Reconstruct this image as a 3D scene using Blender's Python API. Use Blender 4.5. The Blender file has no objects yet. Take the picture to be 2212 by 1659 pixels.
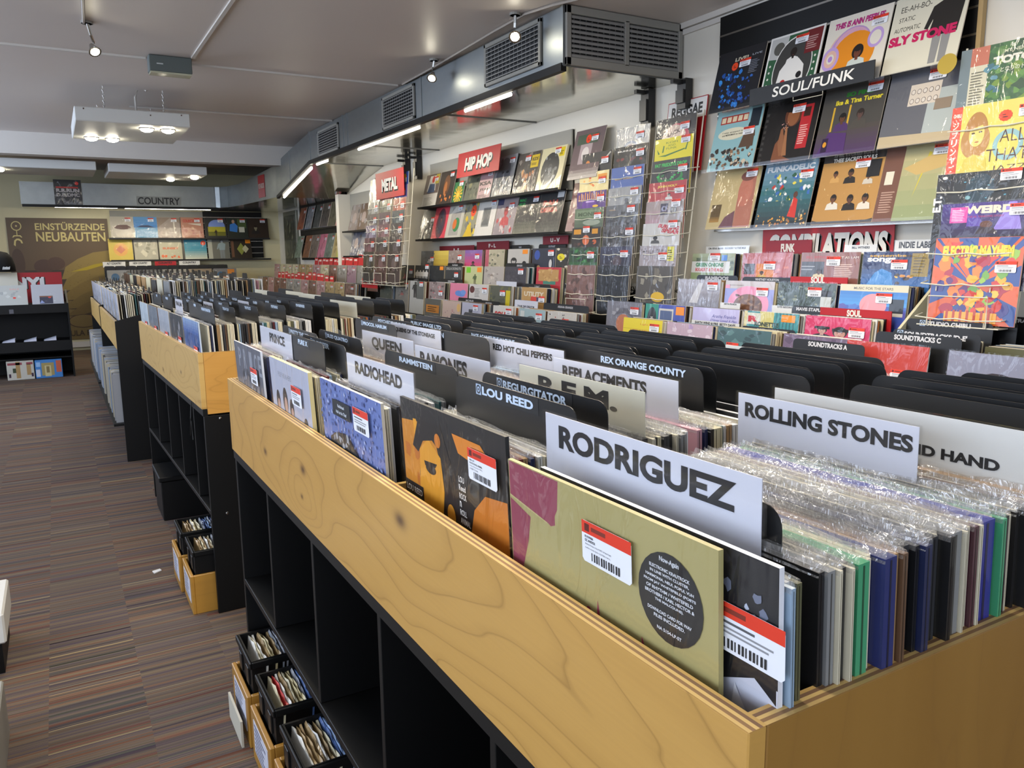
import bpy, bmesh, math, random
from mathutils import Matrix, Vector
# ------------------------------------------------------------------ camera, world, light, exposure
S = bpy.context.scene
COL = S.collection
cam_d = bpy.data.cameras.new('camera'); cam = bpy.data.objects.new('camera', cam_d); COL.objects.link(cam)
cam_d.sensor_width = 36.0; cam_d.lens = 1696.3 / 2212 * 36; cam_d.clip_start = 0.02
_y, _p, _r = math.radians(29.88), math.radians(-9.346), math.radians(-0.651)
_f = Vector((math.sin(_y) * math.cos(_p), math.cos(_y) * math.cos(_p), math.sin(_p)))
_s = Vector((math.cos(_y), -math.sin(_y), 0)); _u = _s.cross(_f)
_R = _s * math.cos(_r) + _u * math.sin(_r); _U = _u * math.cos(_r) - _s * math.sin(_r)
cam.matrix_world = Matrix(((_R.x, _U.x, -_f.x, 0), (_R.y, _U.y, -_f.y, 0), (_R.z, _U.z, -_f.z, 1.29), (0, 0, 0, 1)))
S.camera = cam
S.view_settings.view_transform = 'Standard'; S.view_settings.look = 'None'
S.view_settings.gamma = 1.0; S.view_settings.use_curve_mapping = False
S.view_settings.exposure = 0.45
S.cycles.max_bounces = 6; S.cycles.diffuse_bounces = 3; S.cycles.glossy_bounces = 3
S.cycles.transparent_max_bounces = 10; S.cycles.transmission_bounces = 4
S.cycles.sample_clamp_indirect = 4.0; S.cycles.caustics_reflective = False; S.cycles.caustics_refractive = False
S.cycles.use_denoising = True
W = bpy.data.worlds.new('world'); S.world = W; W.use_nodes = True
W.node_tree.nodes['Background'].inputs[0].default_value = (0.8, 0.85, 1, 1); W.node_tree.nodes['Background'].inputs[1].default_value = 0.05

def area(name, loc, size, sizey, power, col, rot=(0, 0, 0)):
    d = bpy.data.lights.new(name, 'AREA'); d.shape = 'RECTANGLE'; d.size = size; d.size_y = sizey
    d.energy = power; d.color = col
    o = bpy.data.objects.new(name, d); COL.objects.link(o); o.location = loc; o.rotation_euler = rot
    return o
WARM = (1.0, 0.86, 0.66); NEUT = (1.0, 0.95, 0.88); COOL = (0.72, 0.82, 1.0)
# daylight put in to carry the bluish cast, panes unseen: a wide window in the front wall behind the camera, another high in the left wall
area('added_window_light', (-0.6, -2.9, 1.6), 3.6, 2.0, 45, COOL, (math.radians(90), 0, 0))
area('added_window_light', (-2.85, 3.5, 1.65), 11.0, 1.5, 140, COOL, (math.radians(90), 0, math.radians(-90)))
area('added_window_light', (-2.85, 8.2, 2.15), 2.2, 0.6, 60, (.6, .74, 1), (math.radians(90), 0, math.radians(-90)))
# ceiling lamp boxes over the near aisle and bins (behind and above the frame)
area('ceiling_lamp_light', (0.5, 1.3, 2.36), 0.9, 0.3, 32, NEUT)
area('ceiling_lamp_light', (1.7, 1.9, 2.36), 0.9, 0.3, 26, WARM)
area('ceiling_lamp_light', (0.3, 3.4, 2.40), 0.9, 0.3, 14, NEUT)

# ------------------------------------------------------------------ helpers
def lin(c): return c / 12.92 if c <= 0.04045 else ((c + 0.055) / 1.055) ** 2.4
_hx = {}
def H(h):
    if not isinstance(h, str): return h
    if h not in _hx: _hx[h] = tuple(lin(int(h[i:i + 2], 16) / 255) for i in (0, 2, 4))
    return _hx[h]
WHITE = (1, 1, 1)
class MB:
    def __init__(s): s.v = []; s.f = []; s.c = []; s.m = []
    def poly(s, pts, col=WHITE, m=0):
        n = len(s.v); s.v += [tuple(p) for p in pts]; s.f.append(tuple(range(n, n + len(pts)))); s.c.append(H(col)); s.m.append(m)
    def mesh(s, vs, fs, col=WHITE, m=0):
        n = len(s.v); s.v += [tuple(p) for p in vs]; col = H(col)
        for f in fs: s.f.append(tuple(i + n for i in f)); s.c.append(col); s.m.append(m)
    def box(s, a, b, col=WHITE, m=0, bev=0.0):
        x0, y0, z0 = a; x1, y1, z1 = b
        if bev > 0:
            e = bev; vs = []; fs = []
            R = [(x0, x0 + e, x1 - e, x1), (y0, y0 + e, y1 - e, y1), (z0, z0 + e, z1 - e, z1)]
            idx = {}
            def V(*p):
                if p not in idx: idx[p] = len(vs); vs.append((R[0][p[0]], R[1][p[1]], R[2][p[2]]))
                return idx[p]
            for ax in range(3):
                for sd in (0, 3):
                    u, w = [k for k in range(3) if k != ax]
                    q = []
                    for (iu, iw) in ((1, 1), (2, 1), (2, 2), (1, 2)):
                        p = [0, 0, 0]; p[ax] = sd; p[u] = iu; p[w] = iw; q.append(V(*p))
                    fs.append(q if (sd == 3) == (ax != 1) else q[::-1])
            for ax in range(3):          # 12 edge strips
                u, w = [k for k in range(3) if k != ax]
                for su in (0, 3):
                    for sw in (0, 3):
                        iu, iw = (1 if su == 0 else 2), (1 if sw == 0 else 2)
                        q = []
                        for (a_, b_, t) in ((su, iw, 1), (su, iw, 2), (iu, sw, 2), (iu, sw, 1)):
                            p = [0, 0, 0]; p[ax] = t; p[u] = a_; p[w] = b_; q.append(V(*p))
                        fs.append(q)
            for sx in (0, 3):
                for sy in (0, 3):
                    for sz in (0, 3):
                        ix, iy, iz = (1 if sx == 0 else 2), (1 if sy == 0 else 2), (1 if sz == 0 else 2)
                        fs.append([V(sx, iy, iz), V(ix, sy, iz), V(ix, iy, sz)])
            s.mesh(vs, fs, col, m); return
        vs = [(x0, y0, z0), (x1, y0, z0), (x1, y1, z0), (x0, y1, z0), (x0, y0, z1), (x1, y0, z1), (x1, y1, z1), (x0, y1, z1)]
        s.mesh(vs, [(0, 3, 2, 1), (4, 5, 6, 7), (0, 1, 5, 4), (1, 2, 6, 5), (2, 3, 7, 6), (3, 0, 4, 7)], col, m)
    def tube(s, path, r, col=WHITE, n=6, m=0, closed=False):
        P = [Vector(p) for p in path]; k = len(P); vs = []; fs = []
        for i, p in enumerate(P):
            if closed: t = P[(i + 1) % k] - P[i - 1]
            else: t = P[min(i + 1, k - 1)] - P[max(i - 1, 0)]
            t.normalize(); a = Vector((0, 0, 1)) if abs(t.z) < 0.9 else Vector((1, 0, 0))
            u = t.cross(a).normalized(); w = t.cross(u)
            for j in range(n):
                q = 2 * math.pi * j / n; vs.append(p + (u * math.cos(q) + w * math.sin(q)) * r)
        for i in range(k if closed else k - 1):
            i2 = (i + 1) % k
            for j in range(n): fs.append((i * n + j, i * n + (j + 1) % n, i2 * n + (j + 1) % n, i2 * n + j))
        if not closed: fs.append(tuple(range(n))[::-1]); fs.append(tuple((k - 1) * n + j for j in range(n)))
        s.mesh(vs, fs, col, m)
    def lathe(s, prof, c=(0, 0, 0), n=20, col=WHITE, m=0, axis='z'):
        vs = []; fs = []; k = len(prof)
        for (r, z) in prof:
            for j in range(n):
                q = 2 * math.pi * j / n; x, y = r * math.cos(q), r * math.sin(q)
                p = (x, y, z) if axis == 'z' else ((z, x, y) if axis == 'x' else (y, z, x))
                vs.append((p[0] + c[0], p[1] + c[1], p[2] + c[2]))
        for i in range(k - 1):
            for j in range(n): fs.append((i * n + j, i * n + (j + 1) % n, (i + 1) * n + (j + 1) % n, (i + 1) * n + j))
        fs.append(tuple(range(n))[::-1]); fs.append(tuple((k - 1) * n + j for j in range(n)))
        s.mesh(vs, fs, col, m)
    def prism(s, pts, off, col=WHITE, m=0):
        n = len(pts); vs = [tuple(p) for p in pts] + [tuple(p[i] + off[i] for i in range(3)) for p in pts]
        s.mesh(vs, [tuple(range(n))[::-1], tuple(range(n, 2 * n))] + [(i, (i + 1) % n, n + (i + 1) % n, n + i) for i in range(n)], col, m)
    def data(s, name, mats):
        me = bpy.data.meshes.new(name); me.from_pydata(s.v, [], s.f)
        for m in (mats if isinstance(mats, (list, tuple)) else [mats]): me.materials.append(m)
        at = me.attributes.new('Col', 'FLOAT_COLOR', 'FACE'); buf = []
        for c in s.c: buf += [c[0], c[1], c[2], 1.0]
        at.data.foreach_set('color', buf)
        if any(s.m): me.polygons.foreach_set('material_index', s.m)
        me.update(); return me
    def fix(s, me):
        bm = bmesh.new(); bm.from_mesh(me); bmesh.ops.recalc_face_normals(bm, faces=bm.faces); bm.to_mesh(me); bm.free()
    def build(s, name, mats, parent=None, fix=False, loc=None, rot=None):
        me = s.data(name, mats)
        if fix: s.fix(me)
        return link(name, me, parent, loc, rot)
def link(name, me, parent=None, loc=None, rot=None):
    o = bpy.data.objects.new(name, me); COL.objects.link(o)
    if parent: o.parent = parent
    if loc: o.location = loc
    if rot: o.rotation_euler = rot
    return o
LABELS = set()
def tag(o, label, cat, group=None, kind=None):
    w = label.split()
    for art_ in ('a', 'an', 'the'):
        while len(w) > 16 and art_ in w[1:]: w.pop(w.index(art_, 1))
    label = ' '.join(w)
    o['label'] = label; o['category'] = cat
    if group: o['group'] = group
    if kind: o['kind'] = kind
    return o
def thing(name, label, cat, loc=(0, 0, 0), rot=(0, 0, 0), group=None):
    o = bpy.data.objects.new(name, None); COL.objects.link(o); o.location = loc; o.rotation_euler = rot; o.empty_display_size = 0.05
    return tag(o, label, cat, group)
def struct(name, mb, mat, fix=False):
    o = mb.build(name, mat, fix=fix); o['kind'] = 'structure'; return o
def smooth(o):
    o.data.polygons.foreach_set('use_smooth', [True] * len(o.data.polygons)); return o

# ------------------------------------------------------------------ materials
class NT:
    def __init__(s, name):
        s.mat = bpy.data.materials.new(name); s.mat.use_nodes = True; s.t = s.mat.node_tree; s.t.nodes.clear()
        s.out = s.t.nodes.new('ShaderNodeOutputMaterial')
    def n(s, typ, ins=None, **kw):
        o = s.t.nodes.new('ShaderNode' + typ)
        for k, v in kw.items(): setattr(o, k, v)
        for k, v in (ins or {}).items(): s.set(o.inputs[k], v)
        return o
    def set(s, sock, v):
        if isinstance(v, bpy.types.NodeSocket): s.t.links.new(v, sock)
        elif isinstance(v, bpy.types.Node): s.t.links.new(v.outputs[0], sock)
        else: sock.default_value = v
    def math(s, op, a, b=0.0, c=None):
        o = s.n('Math', operation=op); s.set(o.inputs[0], a); s.set(o.inputs[1], b)
        if c is not None: s.set(o.inputs[2], c)
        return o.outputs[0]
    def ramp(s, fac, stops, interp='LINEAR'):
        o = s.n('ValToRGB', {0: fac}); e = o.color_ramp; e.interpolation = interp
        while len(e.elements) < len(stops): e.elements.new(0.5)
        for el, (p, c) in zip(e.elements, stops): el.position = p; el.color = (*H(c), 1)
        return o.outputs[0]
    def mix(s, fac, a, b, blend='MIX'):
        o = s.n('MixRGB', {0: fac, 1: a, 2: b}, blend_type=blend); return o.outputs[0]
    def noise(s, vec, scale, detail=2.0, rough=0.5, dist=0.0):
        return s.n('TexNoise', {'Vector': vec, 'Scale': scale, 'Detail': detail, 'Roughness': rough, 'Distortion': dist}).outputs[0]
    def obj(s): return s.n('TexCoord').outputs['Object']
    def scale(s, v, sc):
        o = s.n('VectorMath', operation='MULTIPLY'); s.set(o.inputs[0], v); o.inputs[1].default_value = sc; return o.outputs[0]
    def bump(s, h, strength=0.2, dist=0.002):
        return s.n('Bump', {'Height': h, 'Strength': strength, 'Distance': dist}).outputs[0]
    def bsdf(s, **kw):
        b = s.n('BsdfPrincipled')
        for k, v in kw.items(): s.set(b.inputs[k.replace('_', ' ')], v if not isinstance(v, str) else (*H(v), 1))
        s.t.links.new(b.outputs[0], s.out.inputs[0]); return s.mat
def c4(h): return (*H(h), 1)
def plain(name, col, rough=0.5, metal=0.0, **kw):
    m = NT(name); v = m.noise(m.obj(), 9.0, 4.0)
    c = m.mix(m.math('MULTIPLY', v, 0.16), c4(col), tuple(x * 0.55 for x in H(col)) + (1,))
    return m.bsdf(Base_Color=c, Roughness=rough, Metallic=metal, **kw)
def colmat(name, rough=0.5, coat=0.0, bumpy=0.0, objcol=False, spec=0.5, metal=0.0):
    m = NT(name); a = m.n('Attribute', attribute_name='Col').outputs[0]
    if objcol: a = m.mix(1.0, a, m.n('ObjectInfo').outputs['Color'], 'MULTIPLY')
    kw = dict(Base_Color=a, Roughness=rough, Metallic=metal); kw['Specular_IOR_Level'] = spec
    if coat:
        oi = m.n('ObjectInfo').outputs['Random']
        v = m.n('VectorMath', operation='ADD'); m.set(v.inputs[0], m.obj()); m.set(v.inputs[1], m.n('CombineXYZ', {0: m.math('MULTIPLY', oi, 40.0), 1: m.math('MULTIPLY', oi, 17.0)}).outputs[0])
        h = m.noise(m.scale(v.outputs[0], (1.0, 1, 0.45)), 9.0, 2.5, 0.5, 1.2)
        kw.update(Coat_Weight=coat, Coat_Roughness=0.07, Coat_IOR=1.5, Coat_Normal=m.bump(h, bumpy, 0.02))
    return m.bsdf(**kw)
def emit(name, col, st):
    m = NT(name); e = m.n('Emission', {0: (*col, 1), 1: st}); m.t.links.new(e.outputs[0], m.out.inputs[0]); return m.mat
def plastic(name, base=0.10, tint=(1, 1, 1), scale=14.0, strength=0.7, milk=0.0):
    m = NT(name); co = m.obj(); h = m.noise(m.scale(co, (1, 1, 0.4)), scale, 3.0, 0.55, 1.5)
    nb = m.bump(h, strength, 0.02)
    g = m.n('BsdfGlossy', {'Color': (1, 1, 1, 1), 'Roughness': 0.09, 'Normal': nb})
    t = m.n('BsdfTransparent', {0: (*tint, 1)})
    fr = m.n('LayerWeight', {0: 0.35, 'Normal': nb}).outputs['Facing']
    f = m.math('ADD', m.math('MULTIPLY', m.math('POWER', fr, 2.5), 0.30), base)
    a = m.n('MixShader', {0: f, 1: t.outputs[0], 2: g.outputs[0]}).outputs[0]
    if milk:
        d = m.n('BsdfDiffuse', {0: (0.9, 0.9, 0.9, 1)})
        a = m.n('MixShader', {0: milk, 1: a, 2: d.outputs[0]}).outputs[0]
    m.t.links.new(a, m.out.inputs[0]); return m.mat

def ply(name, swz, c0='bd8f45', c1='9a7233', knots=(), streak=False):
    m = NT(name); sx = m.n('SeparateXYZ', {0: m.obj()})
    u, w = sx.outputs[swz[0]], sx.outputs[swz[1]]
    vec = m.n('CombineXYZ', {0: m.math('MULTIPLY', u, 1.6), 1: m.math('MULTIPLY', w, 5.5), 2: 3.3}).outputs[0]
    n1 = m.noise(vec, 1.0, 2.0, 0.45, 0.5)
    val = m.math('ADD', m.math('MULTIPLY', w, 9.0), m.math('MULTIPLY', n1, 9.0))
    dark = None
    for (ku, kw, r) in knots:
        du = m.math('MULTIPLY', m.math('SUBTRACT', u, ku), 0.55); dw = m.math('SUBTRACT', w, kw)
        d2 = m.math('ADD', m.math('MULTIPLY', du, du), m.math('MULTIPLY', dw, dw))
        g = m.math('EXPONENT', m.math('MULTIPLY', d2, -1.0 / (r * 3.2) ** 2))
        val = m.math('ADD', val, m.math('MULTIPLY', g, 3.0))
        k = m.math('EXPONENT', m.math('MULTIPLY', d2, -1.0 / (r * 0.24) ** 2))
        dark = k if dark is None else m.math('MAXIMUM', dark, k)
    tri = m.math('FRACT', m.math('MULTIPLY', val, 0.9))
    line = m.ramp(tri, [(0.0, 'ffffff'), (0.05, '909090'), (0.30, '202020'), (0.70, '000000'), (0.95, '484848'), (1.0, 'd0d0d0')])
    fine = m.noise(m.n('CombineXYZ', {0: m.math('MULTIPLY', u, 6.0), 1: m.math('MULTIPLY', w, 260.0), 2: 1.0}).outputs[0], 1.0, 3.0)
    broad = m.noise(m.n('CombineXYZ', {0: m.math('MULTIPLY', u, 0.7), 1: m.math('MULTIPLY', w, 14.0), 2: 7.0}).outputs[0], 1.0, 2.0)
    base = m.mix(broad, c4(c0), c4(c1)) if streak else m.mix(m.math('MULTIPLY', broad, 0.45), c4(c0), c4('c9a258'))
    c = m.mix(m.math('MULTIPLY', line, 0.30 if streak else 0.8), base, c4(c1) if not streak else c4('7a5526'))
    c = m.mix(m.math('MULTIPLY', fine, 0.18), c, c4('8a6630'))
    if dark is not None: c = m.mix(m.math('MULTIPLY', dark, 0.9), c, c4('4a2c14'))
    return m.bsdf(Base_Color=c, Roughness=0.42, Coat_Weight=0.25, Coat_Roughness=0.25)

M = {}
M['cover'] = colmat('glossy_wrapped_cover', 0.4, 0.5, 0.4)
M['card'] = colmat('printed_card', 0.5)
M['sleeve'] = colmat('record_sleeve', 0.45, 0.35, 0.3, objcol=True)
M['tint'] = colmat('tinted_paper', 0.55, objcol=True)
M['divider'] = colmat('divider_plastic', 0.38, spec=0.5)
M['black'] = plain('black_melamine', '070707', 0.5, Specular_IOR_Level=0.3)
M['blackmetal'] = plain('black_metal', '161616', 0.4)
M['wirewhite'] = plain('white_wire', 'd8d4c2', 0.35)
M['plastic'] = plastic('clear_plastic', 0.03, strength=0.45)
M['fringe'] = plastic('crinkled_plastic_edge', 0.16, scale=40.0, strength=1.0, milk=0.07)
M['acrylic'] = plastic('clear_acrylic', 0.012, scale=2.0, strength=0.05)
M['ply'] = ply('pine_plywood', (1, 2), knots=((2.035, 0.886, .03), (2.024, .796, .03), (1.468, .848, .035), (1.143, .881, .04), (1.161, .822, .02), (.637, .928, .045)))
M['ply2'] = ply('pine_plywood_small', (1, 2), c0='c2a060', knots=((0.4, 0.85, .03), (0.9, 0.8, .03), (1.3, .87, .02)))
M['plyend'] = ply('plywood_end', (2, 0), c0='9c7434', c1='80591f', streak=True)
M['veneer'] = ply('orange_veneer', (0, 2), c0='cc9a4c', c1='b8833a', streak=True)
M['orange'] = ply('orange_box_wood', (1, 2), c0='b98a35', c1='93672a', streak=True)
def carpet():
    m = NT('striped_carpet'); sx = m.n('SeparateXYZ', {0: m.obj()}); x, y = sx.outputs[0], sx.outputs[1]
    col = m.math('FLOOR', m.math('DIVIDE', m.math('ADD', x, 10.13), 0.25))
    row = m.math('FLOOR', m.math('ADD', m.math('DIVIDE', y, 1.0), m.math('MULTIPLY', col, 0.37)))
    wn = m.n('TexWhiteNoise', {'Vector': m.n('CombineXYZ', {0: col, 1: row}).outputs[0]}, noise_dimensions='3D').outputs[0]
    seed = m.math('MULTIPLY', wn, 50.0)
    wob = m.math('MULTIPLY', m.noise(m.scale(m.obj(), (3, 0.5, 0)), 1.0), 0.01)
    yy = m.math('ADD', y, wob)
    def st(f, off): return m.n('TexNoise', {'Vector': m.n('CombineXYZ', {0: seed, 1: m.math('MULTIPLY', yy, f), 2: off}).outputs[0], 'Scale': 1.0, 'Detail': 3.0, 'Roughness': 0.7}).outputs[0]
    a = st(24.0, 0.0); b = st(58.0, 5.0); hue = st(30.0, 11.0)
    base = m.ramp(a, [(0.28, '18151a'), (0.38, '352d2e'), (0.44, '5d5150'), (0.48, '403836'), (0.52, '756659'), (0.56, '4c4242'), (0.62, '857661'), (0.70, '322b30')])
    tint = m.ramp(hue, [(0.30, '203844'), (0.36, '4f5846'), (0.42, '4c3e54'), (0.47, '5f544c'), (0.53, '6e6450'), (0.58, '80492c'), (0.63, '52323f'), (0.70, '94803f')])
    c = m.mix(0.5, base, tint)
    bright = m.ramp(b, [(0.62, '000000'), (0.67, 'ffffff')]); darkl = m.ramp(b, [(0.34, 'ffffff'), (0.40, '000000')])
    c = m.mix(m.math('MULTIPLY', bright, 0.6), c, c4('b5a276')); c = m.mix(m.math('MULTIPLY', darkl, 0.85), c, c4('141214'))
    pile = m.noise(m.scale(m.obj(), (300, 900, 1)), 1.0, 2.0)
    c = m.mix(m.math('MULTIPLY', pile, 0.28), c, c4('1c1816'))
    return m.bsdf(Base_Color=c, Roughness=0.95, Normal=m.bump(pile, 0.4, 0.003), Specular_IOR_Level=0.15)
M['carpet'] = carpet()
def paint(name, col, rough=0.6, dirt=0.10):
    m = NT(name); n = m.noise(m.obj(), 1.3, 4.0, 0.6); g = m.noise(m.obj(), 180.0, 2.0)
    c = m.mix(m.math('MULTIPLY', n, dirt), c4(col), c4('8c8474'))
    return m.bsdf(Base_Color=c, Roughness=rough, Normal=m.bump(g, 0.08, 0.001))
M['wall'] = paint('wall_paint', 'dad5c8'); M['wallcream'] = paint('cream_wall_paint', 'd2c8a0'); M['ceil'] = paint('ceiling_paint', 'd6cdc6', 0.45)
M['trim'] = paint('trim_paint', 'cfcac2')
def galv(name, col, rough, bstr):
    m = NT(name); n = m.noise(m.scale(m.obj(), (3, 1.2, 3)), 4.0, 5.0, 0.6); d = m.noise(m.obj(), 2.2, 2.0)
    c = m.mix(m.math('MULTIPLY', n, 0.4), c4(col), c4('6f7474'))
    r = m.math('ADD', m.math('MULTIPLY', n, 0.12), rough)
    return m.bsdf(Base_Color=c, Metallic=1.0, Roughness=r, Normal=m.bump(d, bstr, 0.05))
M['galv'] = galv('galvanised_steel', '9da1a1', 0.42, 0.10); M['polish'] = galv('polished_sheet_steel', 'cfccc0', 0.07, 0.10)
M['grille'] = plain('grey_grille', '84837f', 0.5); M['grey'] = plain('grey_panel', '8e8c84', 0.5)
M['tube'] = emit('lit_strip', (1, 0.93, 0.78), 26.0); M['bulb'] = emit('lit_bulb', (1, 0.92, 0.72), 70.0)
M['added_window'] = emit('added_daylight', COOL, 0.8)  # cool glow for the added panes, none of them in view
M['chrome'] = plain('dull_chrome', 'b4b2ac', 0.25, 1.0); M['brown'] = plain('old_brown', '4c3020', 0.6)
M['lightbox'] = paint('white_box_paint', 'c9c9c4', 0.5, 0.05)
# ------------------------------------------------------------------ lettering (built-in font turned into flat polygons)
_tc = {}
FONT = None
def text_polys(s, bold=0.0, res=2):
    k = (s, bold, res)
    if k not in _tc:
        cu = bpy.data.curves.new('t', 'FONT'); cu.body = s; cu.size = 1.0
        if FONT and all(ord(ch) < 0x3000 for ch in s): cu.font = FONT
        cu.resolution_u = res; cu.offset = 0.0 if FONT and bold > -.02 else bold
        cu.align_x = 'LEFT'; cu.fill_mode = 'FRONT'; cu.space_line = 0.95
        o = bpy.data.objects.new('t', cu); COL.objects.link(o)
        dg = bpy.context.evaluated_depsgraph_get(); me = bpy.data.meshes.new_from_object(o.evaluated_get(dg))
        vs = [(v.co.x, v.co.y) for v in me.vertices]; fs = [tuple(p.vertices) for p in me.polygons]
        bpy.data.objects.remove(o); bpy.data.curves.remove(cu); bpy.data.meshes.remove(me)
        out = []
        for f in fs:
            a = sum(vs[f[i]][0] * vs[f[(i + 1) % len(f)]][1] - vs[f[(i + 1) % len(f)]][0] * vs[f[i]][1] for i in range(len(f)))
            out.append(f if a > 0 else f[::-1])
        if vs:
            x0 = min(v[0] for v in vs); x1 = max(v[0] for v in vs); y0 = min(v[1] for v in vs); y1 = max(v[1] for v in vs)
        else: x0 = y0 = 0; x1 = y1 = 1
        _tc[k] = (vs, out, x0, y0, max(x1 - x0, 1e-4), max(y1 - y0, 1e-4))
    return _tc[k]
def place_text(s, x, y, h, w=0, bold=0.03, align='c', rot=0, slant=0, res=4):
    """polygons in 2D: centre/left x, bottom y, total height h, fitted to width w when given"""
    vs, fs, x0, y0, tw, th = text_polys(s, 0.0 if FONT else bold, res)
    bo = bold if FONT and bold > .012 else 0.0
    ky = h / th; kx = (w / tw) if w else ky
    W_ = tw * kx; ox = -W_ / 2 if align == 'c' else (0 if align == 'l' else -W_)
    P = []
    ca, sa = math.cos(math.radians(rot)), math.sin(math.radians(rot))
    for (a, b) in vs:
        q = (a - x0) * kx + ox + (b - y0) * ky * slant; r = (b - y0) * ky
        P.append((x + q * ca - r * sa, y + q * sa + r * ca))
    out = [[P[i] for i in f] for f in fs]
    if bo:      # embolden: the same glyphs nudged a stroke's half width to each side
        for ex, ey in ((1, 0), (-1, 0), (0, .7), (0, -.7)):
            a, c = ex * bo * kx, ey * bo * ky; a, c = a * ca - c * sa, a * sa + c * ca
            out += [[(P[i][0] + a, P[i][1] + c) for i in f] for f in fs]
    return out
def ell(cx, cy, rx, ry, n=20, rot=0, a0=0, a1=360):
    ca, sa = math.cos(math.radians(rot)), math.sin(math.radians(rot)); out = []
    for i in range(n + (0 if a1 - a0 == 360 else 1)):
        q = math.radians(a0 + (a1 - a0) * i / n); x, y = rx * math.cos(q), ry * math.sin(q)
        out.append((cx + x * ca - y * sa, cy + x * sa + y * ca))
    return out
def clampp(pts):
    return [(min(max(x, 0.004), 0.996), min(max(y, 0.004), 0.996)) for x, y in pts]
def bust(cx, cy, h, skin, hair, cloth, afro=1.0):
    """generic head and shoulders, simple flat print"""
    return [(ell(cx, cy + h * .08, h * .30 * afro, h * .34 * afro), hair),
            ([(cx - h * .62, cy - h * .9), (cx + h * .62, cy - h * .9), (cx + h * .52, cy - h * .42), (cx + h * .2, cy - h * .28), (cx - h * .2, cy - h * .28), (cx - h * .52, cy - h * .42)], cloth),
            ([(cx - h * .1, cy - h * .42), (cx + h * .1, cy - h * .42), (cx + h * .1, cy - h * .1), (cx - h * .1, cy - h * .1)], skin),
            (ell(cx, cy, h * .22, h * .29), skin),
            (ell(cx - h * .09, cy + h * .03, h * .035, h * .018, 8), hair), (ell(cx + h * .09, cy + h * .03, h * .035, h * .018, 8), hair),
            (ell(cx, cy - h * .15, h * .07, h * .02, 8), '7a3a34'),
            (ell(cx, cy + h * .20, h * .23, h * .13, 14), hair)]
def figure(cx, y0, h, skin, top, leg, hair='1a1512'):
    w = h * .16
    return [([(cx - w * .7, y0), (cx - w * .1, y0), (cx, y0 + h * .45), (cx - w * .8, y0 + h * .5)], leg), ([(cx + w * .1, y0), (cx + w * .7, y0), (cx + w * .8, y0 + h * .5), (cx, y0 + h * .45)], leg),
            ([(cx - w * .9, y0 + h * .45), (cx + w * .9, y0 + h * .45), (cx + w * 1.2, y0 + h * .78), (cx + w * .4, y0 + h * .84), (cx - w * .4, y0 + h * .84), (cx - w * 1.2, y0 + h * .78)], top),
            ([(cx - w * 1.2, y0 + h * .78), (cx - w * 1.7, y0 + h * .5), (cx - w * 1.35, y0 + h * .48), (cx - w * .8, y0 + h * .7)], top),
            (ell(cx, y0 + h * .91, w * .55, h * .085, 12), hair), (ell(cx + w * .05, y0 + h * .895, w * .42, h * .07, 12), skin)]
STK = [([(0, 0), (1, 0), (1, .70), (0, .70)], 'e4e6ea'), ([(0, .70), (1, .70), (1, 1), (0, 1)], 'd8371f'), ([(.06, .76), (.16, .76), (.16, .94), (.06, .94)], '5a1a14'),
       ([(.2, .80), (.5, .80), (.5, .90), (.2, .90)], '7a2a1c'), ([(.08, .58), (.62, .58), (.62, .63), (.08, .63)], '55565a'), ([(.08, .47), (.86, .47), (.86, .51), (.08, .51)], '8a8c90'), ([(.08, .38), (.8, .38), (.8, .42), (.08, .42)], '8a8c90')] + \
      [([(.2 + i * .05, .08), (.2 + i * .05 + (.03 if i % 3 else .018), .08), (.2 + i * .05 + (.03 if i % 3 else .018), .28), (.2 + i * .05, .28)], '222326') for i in range(12)]
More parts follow.
